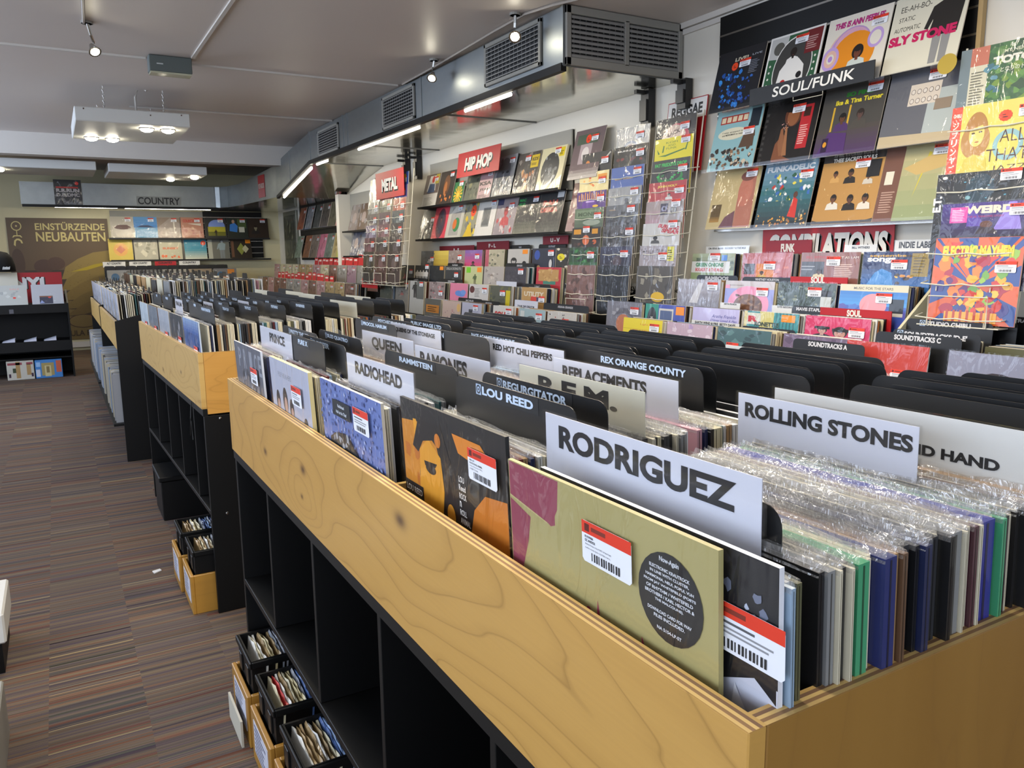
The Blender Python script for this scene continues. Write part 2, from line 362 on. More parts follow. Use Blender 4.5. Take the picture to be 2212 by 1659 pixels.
def art(spec):
    """little drawing language -> list of (polygon in 0..1 space, colour)"""
    out = []; res = []; lay = [0.0]
    def flush(step):
        for p_, c_ in out: res.append((p_, c_, lay[0])); lay[0] += step
        if step == 0: lay[0] += 1
        out.clear()
    for op in spec.split(';'):
        op = op.strip()
        if not op: continue
        txt = None
        if '|' in op: op, txt = op.split('|', 1)
        a = op.split(); k = a[0]; A = a[1:]
        F = lambda i: float(A[i])
        if k == 'r': x, y, w, h = map(float, A[:4]); out.append(([(x, y), (x + w, y), (x + w, y + h), (x, y + h)], A[4]))
        elif k == 'e': out.append((clampp(ell(F(0), F(1), F(2), F(3), 26, F(5) if len(A) > 5 else 0)), A[4]))
        elif k == 'o':   # ring
            for (rr, cc) in ((1.0, A[4]), (F(5), A[6])): out.append((clampp(ell(F(0), F(1), F(2) * rr, F(3) * rr, 28)), cc))
        elif k == 'p':
            q = list(map(float, A[1:])); out.append((clampp(list(zip(q[::2], q[1::2]))), A[0]))
        elif k == 't':   # x y h w colour [bold] [rot] [slant]
            b = F(5) if len(A) > 5 else 0.03; ro = F(6) if len(A) > 6 else 0; sl = F(7) if len(A) > 7 else 0
            for q in place_text(txt, F(0), F(1), F(2), F(3), b, 'c', ro, sl): out.append((q, A[4]))
        elif k == 'l':
            for q in place_text(txt, F(0), F(1), F(2), F(3), F(5) if len(A) > 5 else 0.03, 'l'): out.append((q, A[4]))
        elif k == 'm': out += [(clampp(p), c) for p, c in bust(F(0), F(1), F(2), A[3], A[4], A[5], F(6) if len(A) > 6 else 1.0)]
        elif k == 'f': out += [(clampp(p), c) for p, c in figure(F(0), F(1), F(2), A[3], A[4], A[5])]
        elif k == 'b':   # n seed x0 y0 x1 y1 rmin rmax colours...
            rg = random.Random(int(A[1]))
            for _ in range(int(A[0])):
                r = rg.uniform(F(6), F(7)); cx, cy = rg.uniform(F(2), F(4)), rg.uniform(F(3), F(5))
                pts = [(cx + r * rg.uniform(.5, 1.2) * math.cos(q), cy + r * rg.uniform(.5, 1.2) * math.sin(q)) for q in [i * .785 for i in range(8)]]
                out.append((clampp(pts), rg.choice(A[8:])))
        elif k == 'v':   # vertical blend of printed tints  x y w h c1 c2 n
            x, y, w, h = map(float, A[:4]); n = int(A[6]); c1, c2 = H(A[4]), H(A[5])
            for i in range(n):
                q = i / (n - 1); out.append(([(x, y + h * i / n), (x + w, y + h * i / n), (x + w, y + h * (i + 1) / n), (x, y + h * (i + 1) / n)], tuple(c1[j] * (1 - q) + c2[j] * q for j in range(3))))
        elif k == 'z':   # rays cx cy n colour r
            n = int(A[2]); r = F(4)
            for i in range(n):
                q0, q1 = 2 * math.pi * i / n, 2 * math.pi * (i + .5) / n
                out.append((clampp([(F(0), F(1)), (F(0) + r * math.cos(q0), F(1) + r * math.sin(q0)), (F(0) + r * math.cos(q1), F(1) + r * math.sin(q1))]), A[3]))
        elif k == 'w':   # fake small print: x y w h n colour
            x, y, w, h = map(float, A[:4]); n = int(A[4]); rg = random.Random(int(x * 997 + y * 77))
            for i in range(n):
                yy = y + h * i / n; out.append(([(x, yy), (x + w * rg.uniform(.6, 1), yy), (x + w * rg.uniform(.6, 1), yy + h / n * .5), (x, yy + h / n * .5)], A[5]))
        elif k == 's':   # price sticker x y [w]
            w = F(2) if len(A) > 2 else .23; h = w * .72
            out += [([(F(0) + px * w, F(1) + py * h) for px, py in p], c) for p, c in STK]
        elif k == 'k':   # round fluorescent sticker x y r colour
            n = 24; out.append(([(F(0) + F(2) * (1 if i % 2 else .9) * math.cos(6.2832 * i / n), F(1) + F(2) * (1 if i % 2 else .9) * math.sin(6.2832 * i / n)) for i in range(n)], A[3]))
            out += [(ell(F(0) - F(2) * .2, F(1) + F(2) * .15, F(2) * .3, F(2) * .08, 8), '3a1410'), (ell(F(0), F(1) - F(2) * .25, F(2) * .45, F(2) * .1, 8), '3a1410')]
        flush({'t': 0, 'l': 0, 'w': 0, 'v': 0, 'z': 0, 'b': .2}.get(k, 1))
    return res
LAY = 0.00006
def put_art(mb, a, w, h, y=0.0, m=0, x0=None):
    x0 = -w / 2 if x0 is None else x0
    for pts, c, k in a:
        yy = y - .00008 - LAY * (1 + k)
        mb.poly([(x0 + px * w, yy, pz * h) for px, pz in pts], c, m)
SHEET = {}
def record_mesh(name, bg, spec, w=.314, h=.314, t=.005, edge='cfc6b4', squash=1.0):
    mb = MB(); e = H(edge)
    mb.box((-w / 2, 0, 0), (w / 2, t, h), e)
    mb.poly([(-w / 2, -.00008, 0), (w / 2, -.00008, 0), (w / 2, -.00008, h), (-w / 2, -.00008, h)], bg)
    put_art(mb, [([(x, 1 - squash + squash * y) for x, y in p], c, k) for p, c, k in art(spec)], w, h)
    return mb
def wrap_mesh(w, h, t, over=.006, seed=1):
    """clear outer sleeve: wavy sheet in front, open crinkled top, seam down the side"""
    rg = random.Random(seed); mb = MB(); nx, nz = 10, 10; V = []; Fq = []
    for j in range(nz + 1):
        for i in range(nx + 1):
            x = -w / 2 - .002 + (w + .002 + over) * i / nx; z = -.001 + (h + over) * j / nz
            k = math.sin(math.pi * i / nx) * math.sin(math.pi * min(j / nz, 1))
            V.append((x, -.0034 - .0016 * k * rg.random(), z + (rg.uniform(-.0015, .0015) if j == nz else 0)))
    for j in range(nz):
        for i in range(nx):
            a = j * (nx + 1) + i; Fq.append((a, a + 1, a + nx + 2, a + nx + 1))
    mb.mesh(V, Fq)
    return mb
def fringe_mesh(w, h, t, seed=1, side=True):
    rg = random.Random(seed); mb = MB(); n = 14; V = []; Fq = []
    for i in range(n + 1):
        x = -w / 2 + w * i / n; tip = rg.uniform(.003, .008); wob = rg.uniform(-.3, .3) * t
        V += [(x, -.0006, h - .004), (x, t * .25 + wob, h + tip), (x, t * .7 + wob, h + tip * rg.uniform(.5, 1)), (x, t + .0006, h - .004)]
    for i in range(n):
        for j in range(3): a = i * 4 + j; Fq.append((a, a + 4, a + 5, a + 1))
    mb.mesh(V, Fq)
    if side:
        V = []; Fq = []
        for i in range(9):
            z = h * i / 8; V += [(w / 2 - .003, -.0006, z), (w / 2 + rg.uniform(.002, .005), t * rg.uniform(.2, .8), z), (w / 2 - .003, t + .0006, z)]
        for i in range(8):
            for j in range(2): a = i * 3 + j; Fq.append((a, a + 1, a + 4, a + 3))
        mb.mesh(V, Fq)
    return mb
_ST = {}
def sticker_mesh(detail=True, lines=None):
    k = (detail, lines)
    if k not in _ST:
        mb = MB(); w, h = .073, .040; r = .003
        pts = [(r, 0), (w - r, 0), (w, r), (w, h - r), (w - r, h), (r, h), (0, h - r), (0, r)]
        mb.prism([(x, 0, z) for x, z in pts], (0, -.0003, 0), 'e2e5ec')
        A = [(p, c) for p, c in STK[1:]]
        for i, (p, c) in enumerate(A):
            if lines and 3 <= i <= 5: continue
            mb.poly([(x * w, -.0003 - LAY * (i + 1) * .5, z * h) for x, z in p], c)
        if lines:
            for i, s in enumerate(lines.split('/')):
                big = i < 2; hh = .0024 if big else .0020
                for q in place_text(s, .005, h * .60 - i * .0036, hh, 0, .02 if big else 0, 'l', res=1): mb.poly([(x, -.0003 - LAY * 5, z) for x, z in q], '33353a')
        me = mb.data('price_sticker', M['card']); mb.fix(me); _ST[k] = me
    return _ST[k]
def frame_rot(heading, tilt): return (math.radians(tilt), 0, math.radians(heading))
def album(label, pos, heading, tilt, bg, spec, w=.314, h=.314, t=.005, edge='cfc6b4', group=None, wrap=0, sticker=None, cat='record', name='record_album', matte=False, squash=1.0):
    """one face-out record: sleeve, clear wrap, price sticker"""
    o = record_mesh(name, bg, spec, w, h, t, edge, squash).build(name, M['card'] if (matte or wrap) else M['cover'])
    o.location = pos; o.rotation_euler = frame_rot(heading, tilt); tag(o, label, cat, group)
    if sticker:
        s = link('price_sticker', sticker_mesh(True, sticker[2] if len(sticker) > 2 else None), o, ((sticker[0] - .5) * w, -.0045 if wrap else -.0032, (1 - squash + squash * sticker[1]) * h))
    if wrap: wrap_mesh(w, h, t, seed=wrap).build('plastic_sleeve', M['plastic'], o)
    return o
def divider_mesh(w, h, col, tab=None, r=.018, t=.0012):
    """card with rounded shoulders; tab=(x0,x1) narrows the raised top"""
    mb = MB(); x0, x1 = tab or (-w / 2, w / 2)
    arc = lambda cx, cz, a0: [(cx + r * math.cos(math.radians(a0 + 15 * i)), cz + r * math.sin(math.radians(a0 + 15 * i))) for i in range(7)]
    pts = [(-w / 2, 0), (w / 2, 0)]
    if tab: pts += [(w / 2, h - .05)] + ([(x1, h - .05)] if x1 < w / 2 else [])
    pts += arc(x1 - r, h - r, 0) + arc(x0 + r, h - r, 90)
    if tab: pts += ([(x0, h - .05)] if x0 > -w / 2 else []) + [(-w / 2, h - .05)]
    mb.prism([(x, 0, z) for x, z in pts], (0, t, 0), col)
    return mb
ICON = [([(0, 0), (1, 0), (1, 1), (0, 1)], '9db0c8'), (ell(.5, .5, .42, .42, 16), '20252c'), (ell(.5, .5, .26, .26, 16), '9db0c8'), (ell(.5, .5, .12, .12, 10), '20252c')]
def divider(label, pos, heading, tilt, text='', kind='black', w=.31, h=.35, th=.02, tw=0, tx=0, tz=None, bold=.042, icon=False, group=None, tcol=None, tab=None, cw=None, stick=True):
    """browser divider: black tabbed card, or white paper header in a clear holder"""
    if kind == 'black':
        mb = divider_mesh(w, h, '111214', tab); o = mb.build('divider_card', M['divider'], fix=True)
    else:
        mb = MB(); hh = .098 if kind == 'white' else .08; ww = cw or w
        c = {'white': 'c9cbd6', 'cream': 'c9c6b4', 'red': 'a3121c', 'plainwhite': 'd0d0cc'}[kind]
        mb.box((-ww / 2, 0, h - hh), (ww / 2, .0008, h - .002), c)
        o = mb.build('header_card', M['card'])
        hb = MB(); hb.box((-ww / 2 - .004, -.0015, h - hh - .03), (ww / 2 + .004, -.0005, h)); hb.box((-ww / 2 - .004, .0012, 0), (ww / 2 + .004, .0022, h))
        hb.build('clear_holder', M['acrylic'], o)
    o.location = pos; o.rotation_euler = frame_rot(heading, tilt); tag(o, label, 'divider', group)
    if text:
        tb = MB(); z = tz if tz is not None else h - (.006 if kind == 'black' else .012) - th
        if kind == 'black' and stick and tw:
            hw = tw / 2 + .012; tb.poly([(tx - hw, -.0003, z - .005), (tx + hw, -.0003, z - .005), (tx + hw, -.0003, z + th + .005), (tx - hw, -.0003, z + th + .005)], '08080a')
        for q in place_text(text, tx, z, th, tw, bold): tb.poly([(x, -.0006 if kind == 'black' else -.0004, zz) for x, zz in q], tcol or ('b9cbe0' if kind == 'black' else '17171a'))
        if icon:
            ix = tx - tw / 2 - th * 1.5
            for i, (p, c) in enumerate(ICON): tb.poly([(ix + x * th * 1.25, -.0006 - LAY * i, z - th * .1 + zz * th * 1.25) for x, zz in p], c)
        tb.build('lettering', M['card'], o)
    return o
UNITS = 'zeroth first second third fourth fifth sixth seventh eighth ninth tenth eleventh twelfth thirteenth fourteenth fifteenth sixteenth seventeenth eighteenth nineteenth'.split()
TENS = {2: ('twentieth', 'twenty'), 3: ('thirtieth', 'thirty'), 4: ('fortieth', 'forty'), 5: ('fiftieth', 'fifty'), 6: ('sixtieth', 'sixty'), 7: ('seventieth', 'seventy'), 8: ('eightieth', 'eighty'), 9: ('ninetieth', 'ninety')}
def nth(n):
    if n < 20: return UNITS[n]
    if n >= 100: return 'hundredth' if n == 100 else 'hundred and ' + nth(n - 100)
    return TENS[n // 10][0] if n % 10 == 0 else TENS[n // 10][1] + '-' + UNITS[n % 10]
PAL = [('cream', 'cfc7ae'), ('white', 'd6d6d4'), ('ivory', 'c4bb9a'), ('black', '141416'), ('charcoal', '2c2d30'), ('grey', '7c7d7c'), ('brown', '5e4430'), ('tan', '9a7a52'), ('navy', '1d2548'), ('dark red', '5c1c20'), ('olive', '56563c'), ('pale blue', '8ea4b8'), ('pink', 'b88a94'), ('orange', 'a8602c'), ('teal', '2f5a5c')]
PALW = [9, 9, 7, 8, 5, 5, 4, 4, 2, 2, 3, 2, 1, 1, 1]
HEX = dict(PAL); HEX.update({'green': '3f9468', 'deep blue': '262a80', 'splattered blue': '222c62', 'maroon': '4a2630', 'rust': '70331c'})
class Frame:
    """a piece of furniture's own floor frame: u runs into the unit, v along its front"""
    def __init__(s, ox, oy, deg): s.ox, s.oy, s.a = ox, oy, math.radians(deg); s.deg = deg
    def pt(s, u, v, z=0.0):
        c, n = math.cos(s.a), math.sin(s.a); return (s.ox + u * c - v * n, s.oy + u * n + v * c, z)
    @property
    def head(s): return -90 + s.deg
# ------------------------------------------------------------------ room shell
def part(name, mb, mat, parent, fix=False):
    o = mb.build(name, mat, parent, fix=fix); o.location = -parent.location; return o
b = MB(); b.poly([(-3, -3, 0), (3.16, -3, 0), (3.16, 12.9, 0), (-3, 12.9, 0)]); struct('floor', b, M['carpet'])
b = MB(); b.box((-3, -3, 2.544), (3.16, 12.9, 2.6)); struct('ceiling', b, M['ceil'])
b = MB(); b.box((3.16, -3, 0), (3.26, 12.9, 2.6)); struct('wall_right', b, M['wall'])
b = MB(); b.box((-3, 12.9, 0), (3.16, 13.0, 2.6)); struct('wall_back', b, M['wallcream'])
b = MB(); b.box((-3.1, -3, 0), (-3, 12.9, 2.6)); struct('wall_left', b, M['wall'])
b = MB(); b.box((-3, -3.1, 0), (3.16, -3, 2.6)); struct('wall_front', b, M['wall'])
b = MB(); b.box((-2.4, -2.995, .6), (1.2, -2.98, 2.3)); struct('added_window_1', b, M['added_window'])  # glowing pane added behind the camera for cool fill
b = MB(); b.box((-2.995, -2, .9), (-2.98, 9, 2.4)); struct('added_window_2', b, M['added_window'])  # glowing strip added out of view, stretched long to weaken its reflections
b = MB(); b.box((-3, 9.38, 2.33), (3.16, 9.56, 2.544)); b.box((-3, 9.372, 2.33), (2.36, 9.38, 2.345)); struct('trim_1', b, M['trim'])           # bulkhead beam
b = MB(); b.box((-3, 12.87, .045), (.9, 12.9, .125)); struct('baseboard_back', b, M['trim'])
b = MB(); b.box((3.13, -3, 2.515), (3.16, 3.54, 2.544)); b.box((3.145, -3, 2.485), (3.16, 3.54, 2.512)); struct('trim_2', b, M['trim'])      # cove over the right wall
b = MB(); b.box((-3, 5.66, 2.532), (.62, 5.685, 2.544)); b.box((.88, 5.70, 2.532), (2.33, 5.725, 2.544)); struct('trim_3', b, M['trim'])      # ceiling batten across
b = MB(); b.box((.868, -2.5, 2.534), (.888, 5.53, 2.544)); struct('trim_4', b, M['trim'])                                                    # ceiling batten along
b = MB(); b.tube([(.66, 7.45, 2.536), (2.36, 7.40, 2.536)], .009, 'c8c2ba'); struct('trim_5', b, M['card'])

# ------------------------------------------------------------------ ventilation duct along the right wall and across the back wall
DU = thing('ventilation_duct', 'long grey steel ventilation duct hung under the ceiling along the right wall', 'air duct', (2.76, 6.0, 2.245))
b = MB()
X0, X1 = 2.365, 3.155
prof = [(3.542, 2.245, 2.54), (8.2, 2.245, 2.54), (9.3, 2.06, 2.42), (9.65, 1.995, 2.36)]
for (ya, za, ta), (yb, zb, tb) in zip(prof, prof[1:]):
    b.poly([(X0, yb, zb), (X0, ya, za), (X0, ya, ta), (X0, yb, tb)]); b.poly([(X0, ya, ta), (X1, ya, ta), (X1, yb, tb), (X0, yb, tb)])
b.poly([(X0, 3.542, 2.245), (X1, 3.542, 2.245), (X1, 3.542, 2.54), (X0, 3.542, 2.54)])
foot = [(2.365, 9.65), (2.27, 11.35), (2.20, 11.78), (2.12, 11.93), (2.05, 11.97), (-.29, 11.97), (-.29, 12.88)]
for (xa, ya), (xb, yb) in zip(foot, foot[1:]):
    zt = 2.28; b.poly([(xb, yb, 1.995), (xa, ya, 1.995), (xa, ya, zt if ya > 9.7 else 2.36), (xb, yb, zt)])
b.poly([(p[0], p[1], 2.28) for p in foot] + [(3.15, 12.88, 2.28), (3.15, 9.65, 2.36)])
part('duct_body', b, M['galv'], DU)
b = MB()
for (ya, za, ta), (yb, zb, tb) in zip(prof, prof[1:]): b.poly([(X0, ya, za - .001), (X0, yb, zb - .001), (X1, yb, zb - .001), (X1, ya, za - .001)])
b.poly([(p[0], p[1], 1.994) for p in foot][::-1] + [(3.15, 9.65, 1.994), (3.15, 12.88, 1.994)][::1])
part('duct_underside', b, M['polish'], DU)
b = MB()
for y in (3.555, 5.36, 7.0, 7.12, 8.19): b.box((X0 - .006, y - .012, 2.25), (X0, y + .012, 2.545))
b.box((X0 - .006, 9.0, 2.12), (X0, 9.02, 2.45)); b.box((2.04, 11.955, 1.995), (2.06, 11.97, 2.28))
part('duct_seam', b, M['galv'], DU)
b = MB(); b.box((X0 - .014, 3.55, 2.222), (X0 + .02, 8.2, 2.262)); 
b.prism([(X0 - .014, 8.2, 2.222), (X0 - .014, 9.62, 1.975), (X0 - .014, 9.62, 2.01), (X0 - .014, 8.2, 2.262)], (.034, 0, 0))
part('edge_strip', b, M['black'], DU, True)
b = MB(); b.box((-.28, 11.95, 1.965), (2.1, 11.985, 1.998)); part('edge_strip', b, M['black'], DU)
for y in (5.09, 6.78, 8.21): b = MB(); b.box((X0 + .02, y - .006, 2.238), (X1, y + .006, 2.243)); part('underside_joint', b, M['grille'], DU)
def grille(y0, y1, z0, z1):
    g = MB(); x = X0
    for (a, c) in (((y0, z0), (y1, z0 + .022)), ((y0, z1 - .022), (y1, z1)), ((y0, z0), (y0 + .022, z1)), ((y1 - .022, z0), (y1, z1))): g.box((x - .016, a[0], a[1]), (x, c[0], c[1]), bev=.003)
    o = part('vent_grille', g, M['grey'], DU)
    s = MB(); s.box((x - .002, y0, z0), (x - .001, y1, z1), '0a0a0a'); n = 9
    s2 = MB()
    for i in range(n):
        z = z0 + .03 + (z1 - z0 - .06) * i / (n - 1); s2.prism([(x - .014, y0 + .02, z - .004), (x - .003, y0 + .02, z + .004), (x - .003, y0 + .02, z + .009), (x - .014, y0 + .02, z + .002)], (0, y1 - y0 - .04, 0))
    for i in range(14):
        y = y0 + .03 + (y1 - y0 - .06) * i / 13; s2.box((x - .005, y - .002, z0 + .02), (x - .0035, y + .002, z1 - .02))
    s.build('back', M['card'], o); s2.build('slats', M['grille'], o, fix=True)
grille(3.75, 4.386, 2.288, 2.53); grille(5.465, 6.104, 2.272, 2.515); grille(7.23, 7.877, 2.262, 2.5)
g = MB(); y = 3.542
for (x0, x1, z0, z1) in ((2.37, 3.15, 2.25, 2.29), (2.37, 3.15, 2.50, 2.54), (2.37, 2.40, 2.25, 2.54), (2.745, 2.775, 2.28, 2.51), (3.12, 3.15, 2.25, 2.54)): g.box((x0, y - .018, z0), (x1, y, z1), bev=.003)
eg = part('end_grille', g, M['grey'], DU)
s = MB(); s.box((2.4, y - .003, 2.28), (3.12, y - .001, 2.51), '0c0c0c'); s.build('back', M['card'], eg)
s = MB()
for (x0, x1) in ((2.402, 2.744), (2.776, 3.118)):
    for i in range(9):
        z = 2.297 + i * .0235; s.prism([(x0, y - .017, z - .007), (x0, y - .004, z + .005), (x0, y - .004, z + .014), (x0, y - .017, z + .006)], (x1 - x0, 0, 0))
    for i in range(9): s.box((x0 + .02 + i * .038, y - .0048, 2.285), (x0 + .023 + i * .038, y - .0035, 2.505))
s.build('slats', M['grille'], eg, fix=True)
for y in (3.79, 3.475, 7.5, 7.215):      # black wall standards hanging the racks
    o = MB(); zt = 2.24
    zb = {3.79: 2.03, 3.475: 2.08}.get(y, 2.02); o.box((3.10, y - .035, zb), (3.15, y + .035, zt)); o.box((3.085, y - .03, zb + .03), (3.10, y + .03, zt - .06)); o.box((3.03, y - .012, zt - .03), (3.12, y + .012, zt - .008))
    q = o.build('wall_rail', M['blackmetal']); k = {3.79: 'under the duct end, farther of the pair by the reggae rack', 3.475: 'under the duct end grille, nearer of the pair', 7.5: 'behind the metal sign, farther of that pair', 7.215: 'behind the metal sign, nearer of that pair'}[y]
    tag(q, 'black upright wall rail ' + k, 'wall rail', 'black wall rails under the duct')

# ------------------------------------------------------------------ lamps
def tube_light(label, p0, p1, r=.011, grp='strip lights under the ducts', pw=9):
    p0, p1 = Vector(p0), Vector(p1); mid = (p0 + p1) / 2; L_ = (p1 - p0).length; d = (p1 - p0).normalized()
    T = thing('strip_light', label, 'strip light', mid, group=grp)
    a = MB(); a.tube([p0, p1], r, n=8); part('lit_tube', a, M['tube'], T)
    a = MB(); h = Vector((0, 0, r + .006))
    up = Vector((0, 0, 1)); sd = d.cross(up).normalized() * .016
    a.prism([p0 + h - sd, p0 + h + sd, p0 + h + sd + up * .012, p0 + h - sd + up * .012], tuple(p1 - p0)); part('housing', a, M['grey'], T, True)
    l = area('strip_light_lamp', mid - Vector((0, 0, .03)), L_, .05, pw * L_, (1, .85, .60)); l.rotation_euler = (0, math.atan2(d.z, math.hypot(d.x, d.y)) * -1, math.atan2(d.y, d.x)); l.parent = None
    l.parent = T; l.location = Vector((0, 0, -.03))
    return T
tube_light('lit white tube under the duct, above the reggae rack', (2.42, 4.19, 2.222), (2.42, 4.78, 2.222), pw=6.5)
tube_light('lit white tube under the duct between hip hop and metal signs', (2.42, 5.54, 2.222), (2.42, 6.87, 2.222), pw=6.5)
tube_light('short lit white tube under the duct where it starts to bend down', (2.42, 7.80, 2.222), (2.42, 8.15, 2.222), pw=5.5)
tube_light('lit white tube along the sloping underside of the far duct', (2.41, 8.32, 2.20), (2.41, 9.5, 1.985), pw=5.5)
tube_light('lit white tube under the back duct over the brown poster', (.08, 12.02, 1.975), (.81, 12.02, 1.975), pw=6.5)
tube_light('lit white tube under the back duct over the country records', (.9, 12.02, 1.975), (2.0, 12.02, 1.975), pw=6)
def spot_lamp(label, p, top, aim, pw=18, bulb=.024):
    p, top, aim = Vector(p), Vector(top), Vector(aim); T = thing('spot_lamp', label, 'spot lamp', top, group='ceiling spot lamps')
    a = MB(); a.tube([top, (top + p) / 2 + Vector((.0, .0, .01)), p + Vector((0, 0, .045))], .008, n=8); part('stem', a, M['chrome'], T)
    a = MB(); a.lathe([(.026, 0), (.03, .012), (.03, .0)], tuple(top - Vector((0, 0, .012))), 14); part('ceiling_rose', a, M['grey'], T)
    d = (aim - p).normalized(); z = d; x = z.orthogonal().normalized(); y = z.cross(x)
    def ring(prof, mat, nm):
        a = MB(); n = 16; vs = []; fs = []
        for (r, q) in prof:
            for j in range(n): vs.append(p + (x * math.cos(6.2832 * j / n) + y * math.sin(6.2832 * j / n)) * r + z * q)
        for i in range(len(prof) - 1):
            for j in range(n): fs.append((i * n + j, i * n + (j + 1) % n, (i + 1) * n + (j + 1) % n, (i + 1) * n + j))
        fs.append(tuple((len(prof) - 1) * n + j for j in range(n))); a.mesh(vs, fs); return part(nm, a, mat, T)
    ring([(.012, -.05), (.018, -.03), (.03, -.005), (.033, .004)], M['chrome'], 'lamp_housing'); ring([(bulb, .003), (bulb * .9, .007), (bulb * .4, .010), (.001, .0105)], M['bulb'], 'lit_bulb')
    d_ = bpy.data.lights.new('spot_lamp_light', 'SPOT'); d_.energy = pw; d_.spot_size = 1.5; d_.spot_blend = .6; d_.color = (1, .86, .62); d_.shadow_soft_size = .03
    o = bpy.data.objects.new('spot_lamp_light', d_); COL.objects.link(o); o.parent = T; o.location = p + z * .02 - top; o.rotation_euler = (-z).to_track_quat('Z', 'Y').to_euler()
spot_lamp('lit silver spot lamp on a bent stem over the left aisle', (.30, 5.05, 2.41), (.27, 4.98, 2.544), (.75, 4.0, 1.0), 26)
spot_lamp('lit spot lamp by the duct beside the nearest vent grille', (2.225, 3.80, 2.43), (2.222, 3.79, 2.544), (1.3, 2.2, 1.1), 30)
spot_lamp('lit spot lamp by the duct between two vent grilles', (2.24, 4.90, 2.43), (2.25, 4.88, 2.544), (1.5, 4.0, 1.1), 26)
b = MB(); b.tube([(2.345, 5.65, 2.538), (2.32, 5.0, 2.535), (2.27, 4.1, 2.535), (2.26, 3.75, 2.535), (2.31, 3.55, 2.535), (2.6, 2.9, 2.535)], .007, 'a39a90', n=6)
tag(b.build('cable_conduit', M['card']), 'thin grey cable conduit running along the ceiling beside the duct', 'conduit')
b = MB(); b.tube([(.255, 4.98, 2.536), (.18, 3.0, 2.536), (.16, 1.0, 2.536)], .008, 'a39a90', n=6); tag(b.build('cable_conduit', M['card']), 'thin grey conduit on the ceiling leading to the bent spot lamp', 'conduit')
def light_box(label, x0, x1, y0, y1, z0, z1, bulbs, chains=True, pw=9):
    T = thing('hanging_light_box', label, 'ceiling light', ((x0 + x1) / 2, (y0 + y1) / 2, z0), group='white hanging light boxes')
    a = MB(); a.box((x0, y0, z0), (x1, y1, z1), bev=.006); part('casing', a, M['lightbox'], T)
    if chains:
        for (cx, cy) in ((x0 + .2, y0 + .08), (x1 - .17, y0 + .08), (x0 + .2, y1 - .08), (x1 - .17, y1 - .08)):
            a = MB(); n = 9
            for i in range(n):
                z = z1 + (2.544 - z1) * (i + .5) / n; hl = (2.544 - z1) / n * .62; q = .006
                ax = (q, 0) if i % 2 else (0, q)
                a.tube([(cx + ax[0] * math.cos(t), cy + ax[1] * math.cos(t), z + hl * math.sin(t)) for t in [k * 1.0472 for k in range(6)]], .0018, n=5, closed=True)
            part('chain', a, M['chrome'], T)
        a = MB(); a.tube([(x0 + .42, y0 + .15, z1), (x0 + .42, y0 + .15, z1 + .12), (x0 + .45, y0 + .15, z1 + .2), (x0 + .5, y0 + .12, 2.54)], .009, 'b9b4ac'); part('cable', a, M['card'], T)
        a = MB()
        for (sx, sz) in ((x0 + .06, z1 - .015), (x1 - .06, z1 - .015), (x0 + .5, z1 - .03)): a.lathe([(.005, 0), (.005, -.003)], (sx, y0, sz), 8, axis='y')
        part('screw', a, M['brown'], T)
    for (bx, by) in bulbs:
        a = MB(); a.lathe([(.052, z0 - .006), (.058, z0 - .001), (.04, z0)], (bx, by, 0), 20); rm = part('bulb_rim', a, M['chrome'], T)
        a = MB(); a.lathe([(.048, -.004), (.04, -.016), (.02, -.024), (.002, -.026)], (bx, by, z0 - .003), 20); part('lit_bulb', a, M['bulb'], T)
        d_ = bpy.data.lights.new('light_box_lamp', 'SPOT'); d_.energy = pw; d_.spot_size = 2.2; d_.spot_blend = .7; d_.color = (1, .9, .7); d_.shadow_soft_size = .04
        o = bpy.data.objects.new('light_box_lamp', d_); COL.objects.link(o); o.parent = T; o.location = Vector((bx, by, z0 - .035)) - T.location
light_box('white light box with four lit bulbs hanging on chains in the open ceiling', .225, 1.0, 6.62, 7.62, 2.275, 2.375, [(.36, 7.48), (.515, 7.49), (.71, 6.80), (.86, 6.80)], pw=16)
light_box('white light box behind the bulkhead, the one over the brown poster', -1.0, .51, 10.15, 11.0, 2.275, 2.37, [(-.42, 10.45), (-.75, 10.6)], False, 12)
light_box('white light box behind the bulkhead, the one over the country sign', .63, 1.68, 10.15, 11.0, 2.265, 2.36, [(1.58, 10.45), (1.35, 10.8)], False, 12)
E1 = thing('emergency_light', 'small dark grey box with a clear lens mounted on the ceiling battens', 'emergency light', (.75, 5.6, 2.544))
b = MB(); b.box((.625, 5.555, 2.445), (.875, 5.66, 2.542), bev=.004); part('casing', b, plain('slate_casing', '555d5a', .5), E1)
b = MB(); b.box((.63, 5.56, 2.435), (.87, 5.655, 2.445)); part('lens', b, plain('pale_lens', 'b9b79c', .2), E1)
b = MB(); b.box((.668, 5.553, 2.487), (.705, 5.555, 2.494), 'b8bcba'); part('badge', b, M['card'], E1)
# ------------------------------------------------------------------ record islands
RNG = random.Random(7)
rest = MB()          # uncounted filed records too many to list
def rest_rec(fr, u, v, z, w, h, t, col, tilt):
    """adds one filed record into the shared mass"""
    m = Matrix.Translation(fr.pt(u, v, z)) @ Matrix.Rotation(math.radians(fr.head), 4, 'Z') @ Matrix.Rotation(math.radians(tilt), 4, 'X')
    c = H(HEX.get(col, col)); a, b_ = (-w / 2, 0, 0), (w / 2, t, h)
    vs = [m @ Vector(p) for p in ((a[0], 0, 0), (b_[0], 0, 0), (b_[0], t, 0), (a[0], t, 0), (a[0], 0, h), (b_[0], 0, h), (b_[0], t, h), (a[0], t, h))]
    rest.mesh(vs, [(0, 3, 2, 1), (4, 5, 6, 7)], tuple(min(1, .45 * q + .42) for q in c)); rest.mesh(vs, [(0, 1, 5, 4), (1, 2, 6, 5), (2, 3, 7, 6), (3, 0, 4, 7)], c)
_fm = {}
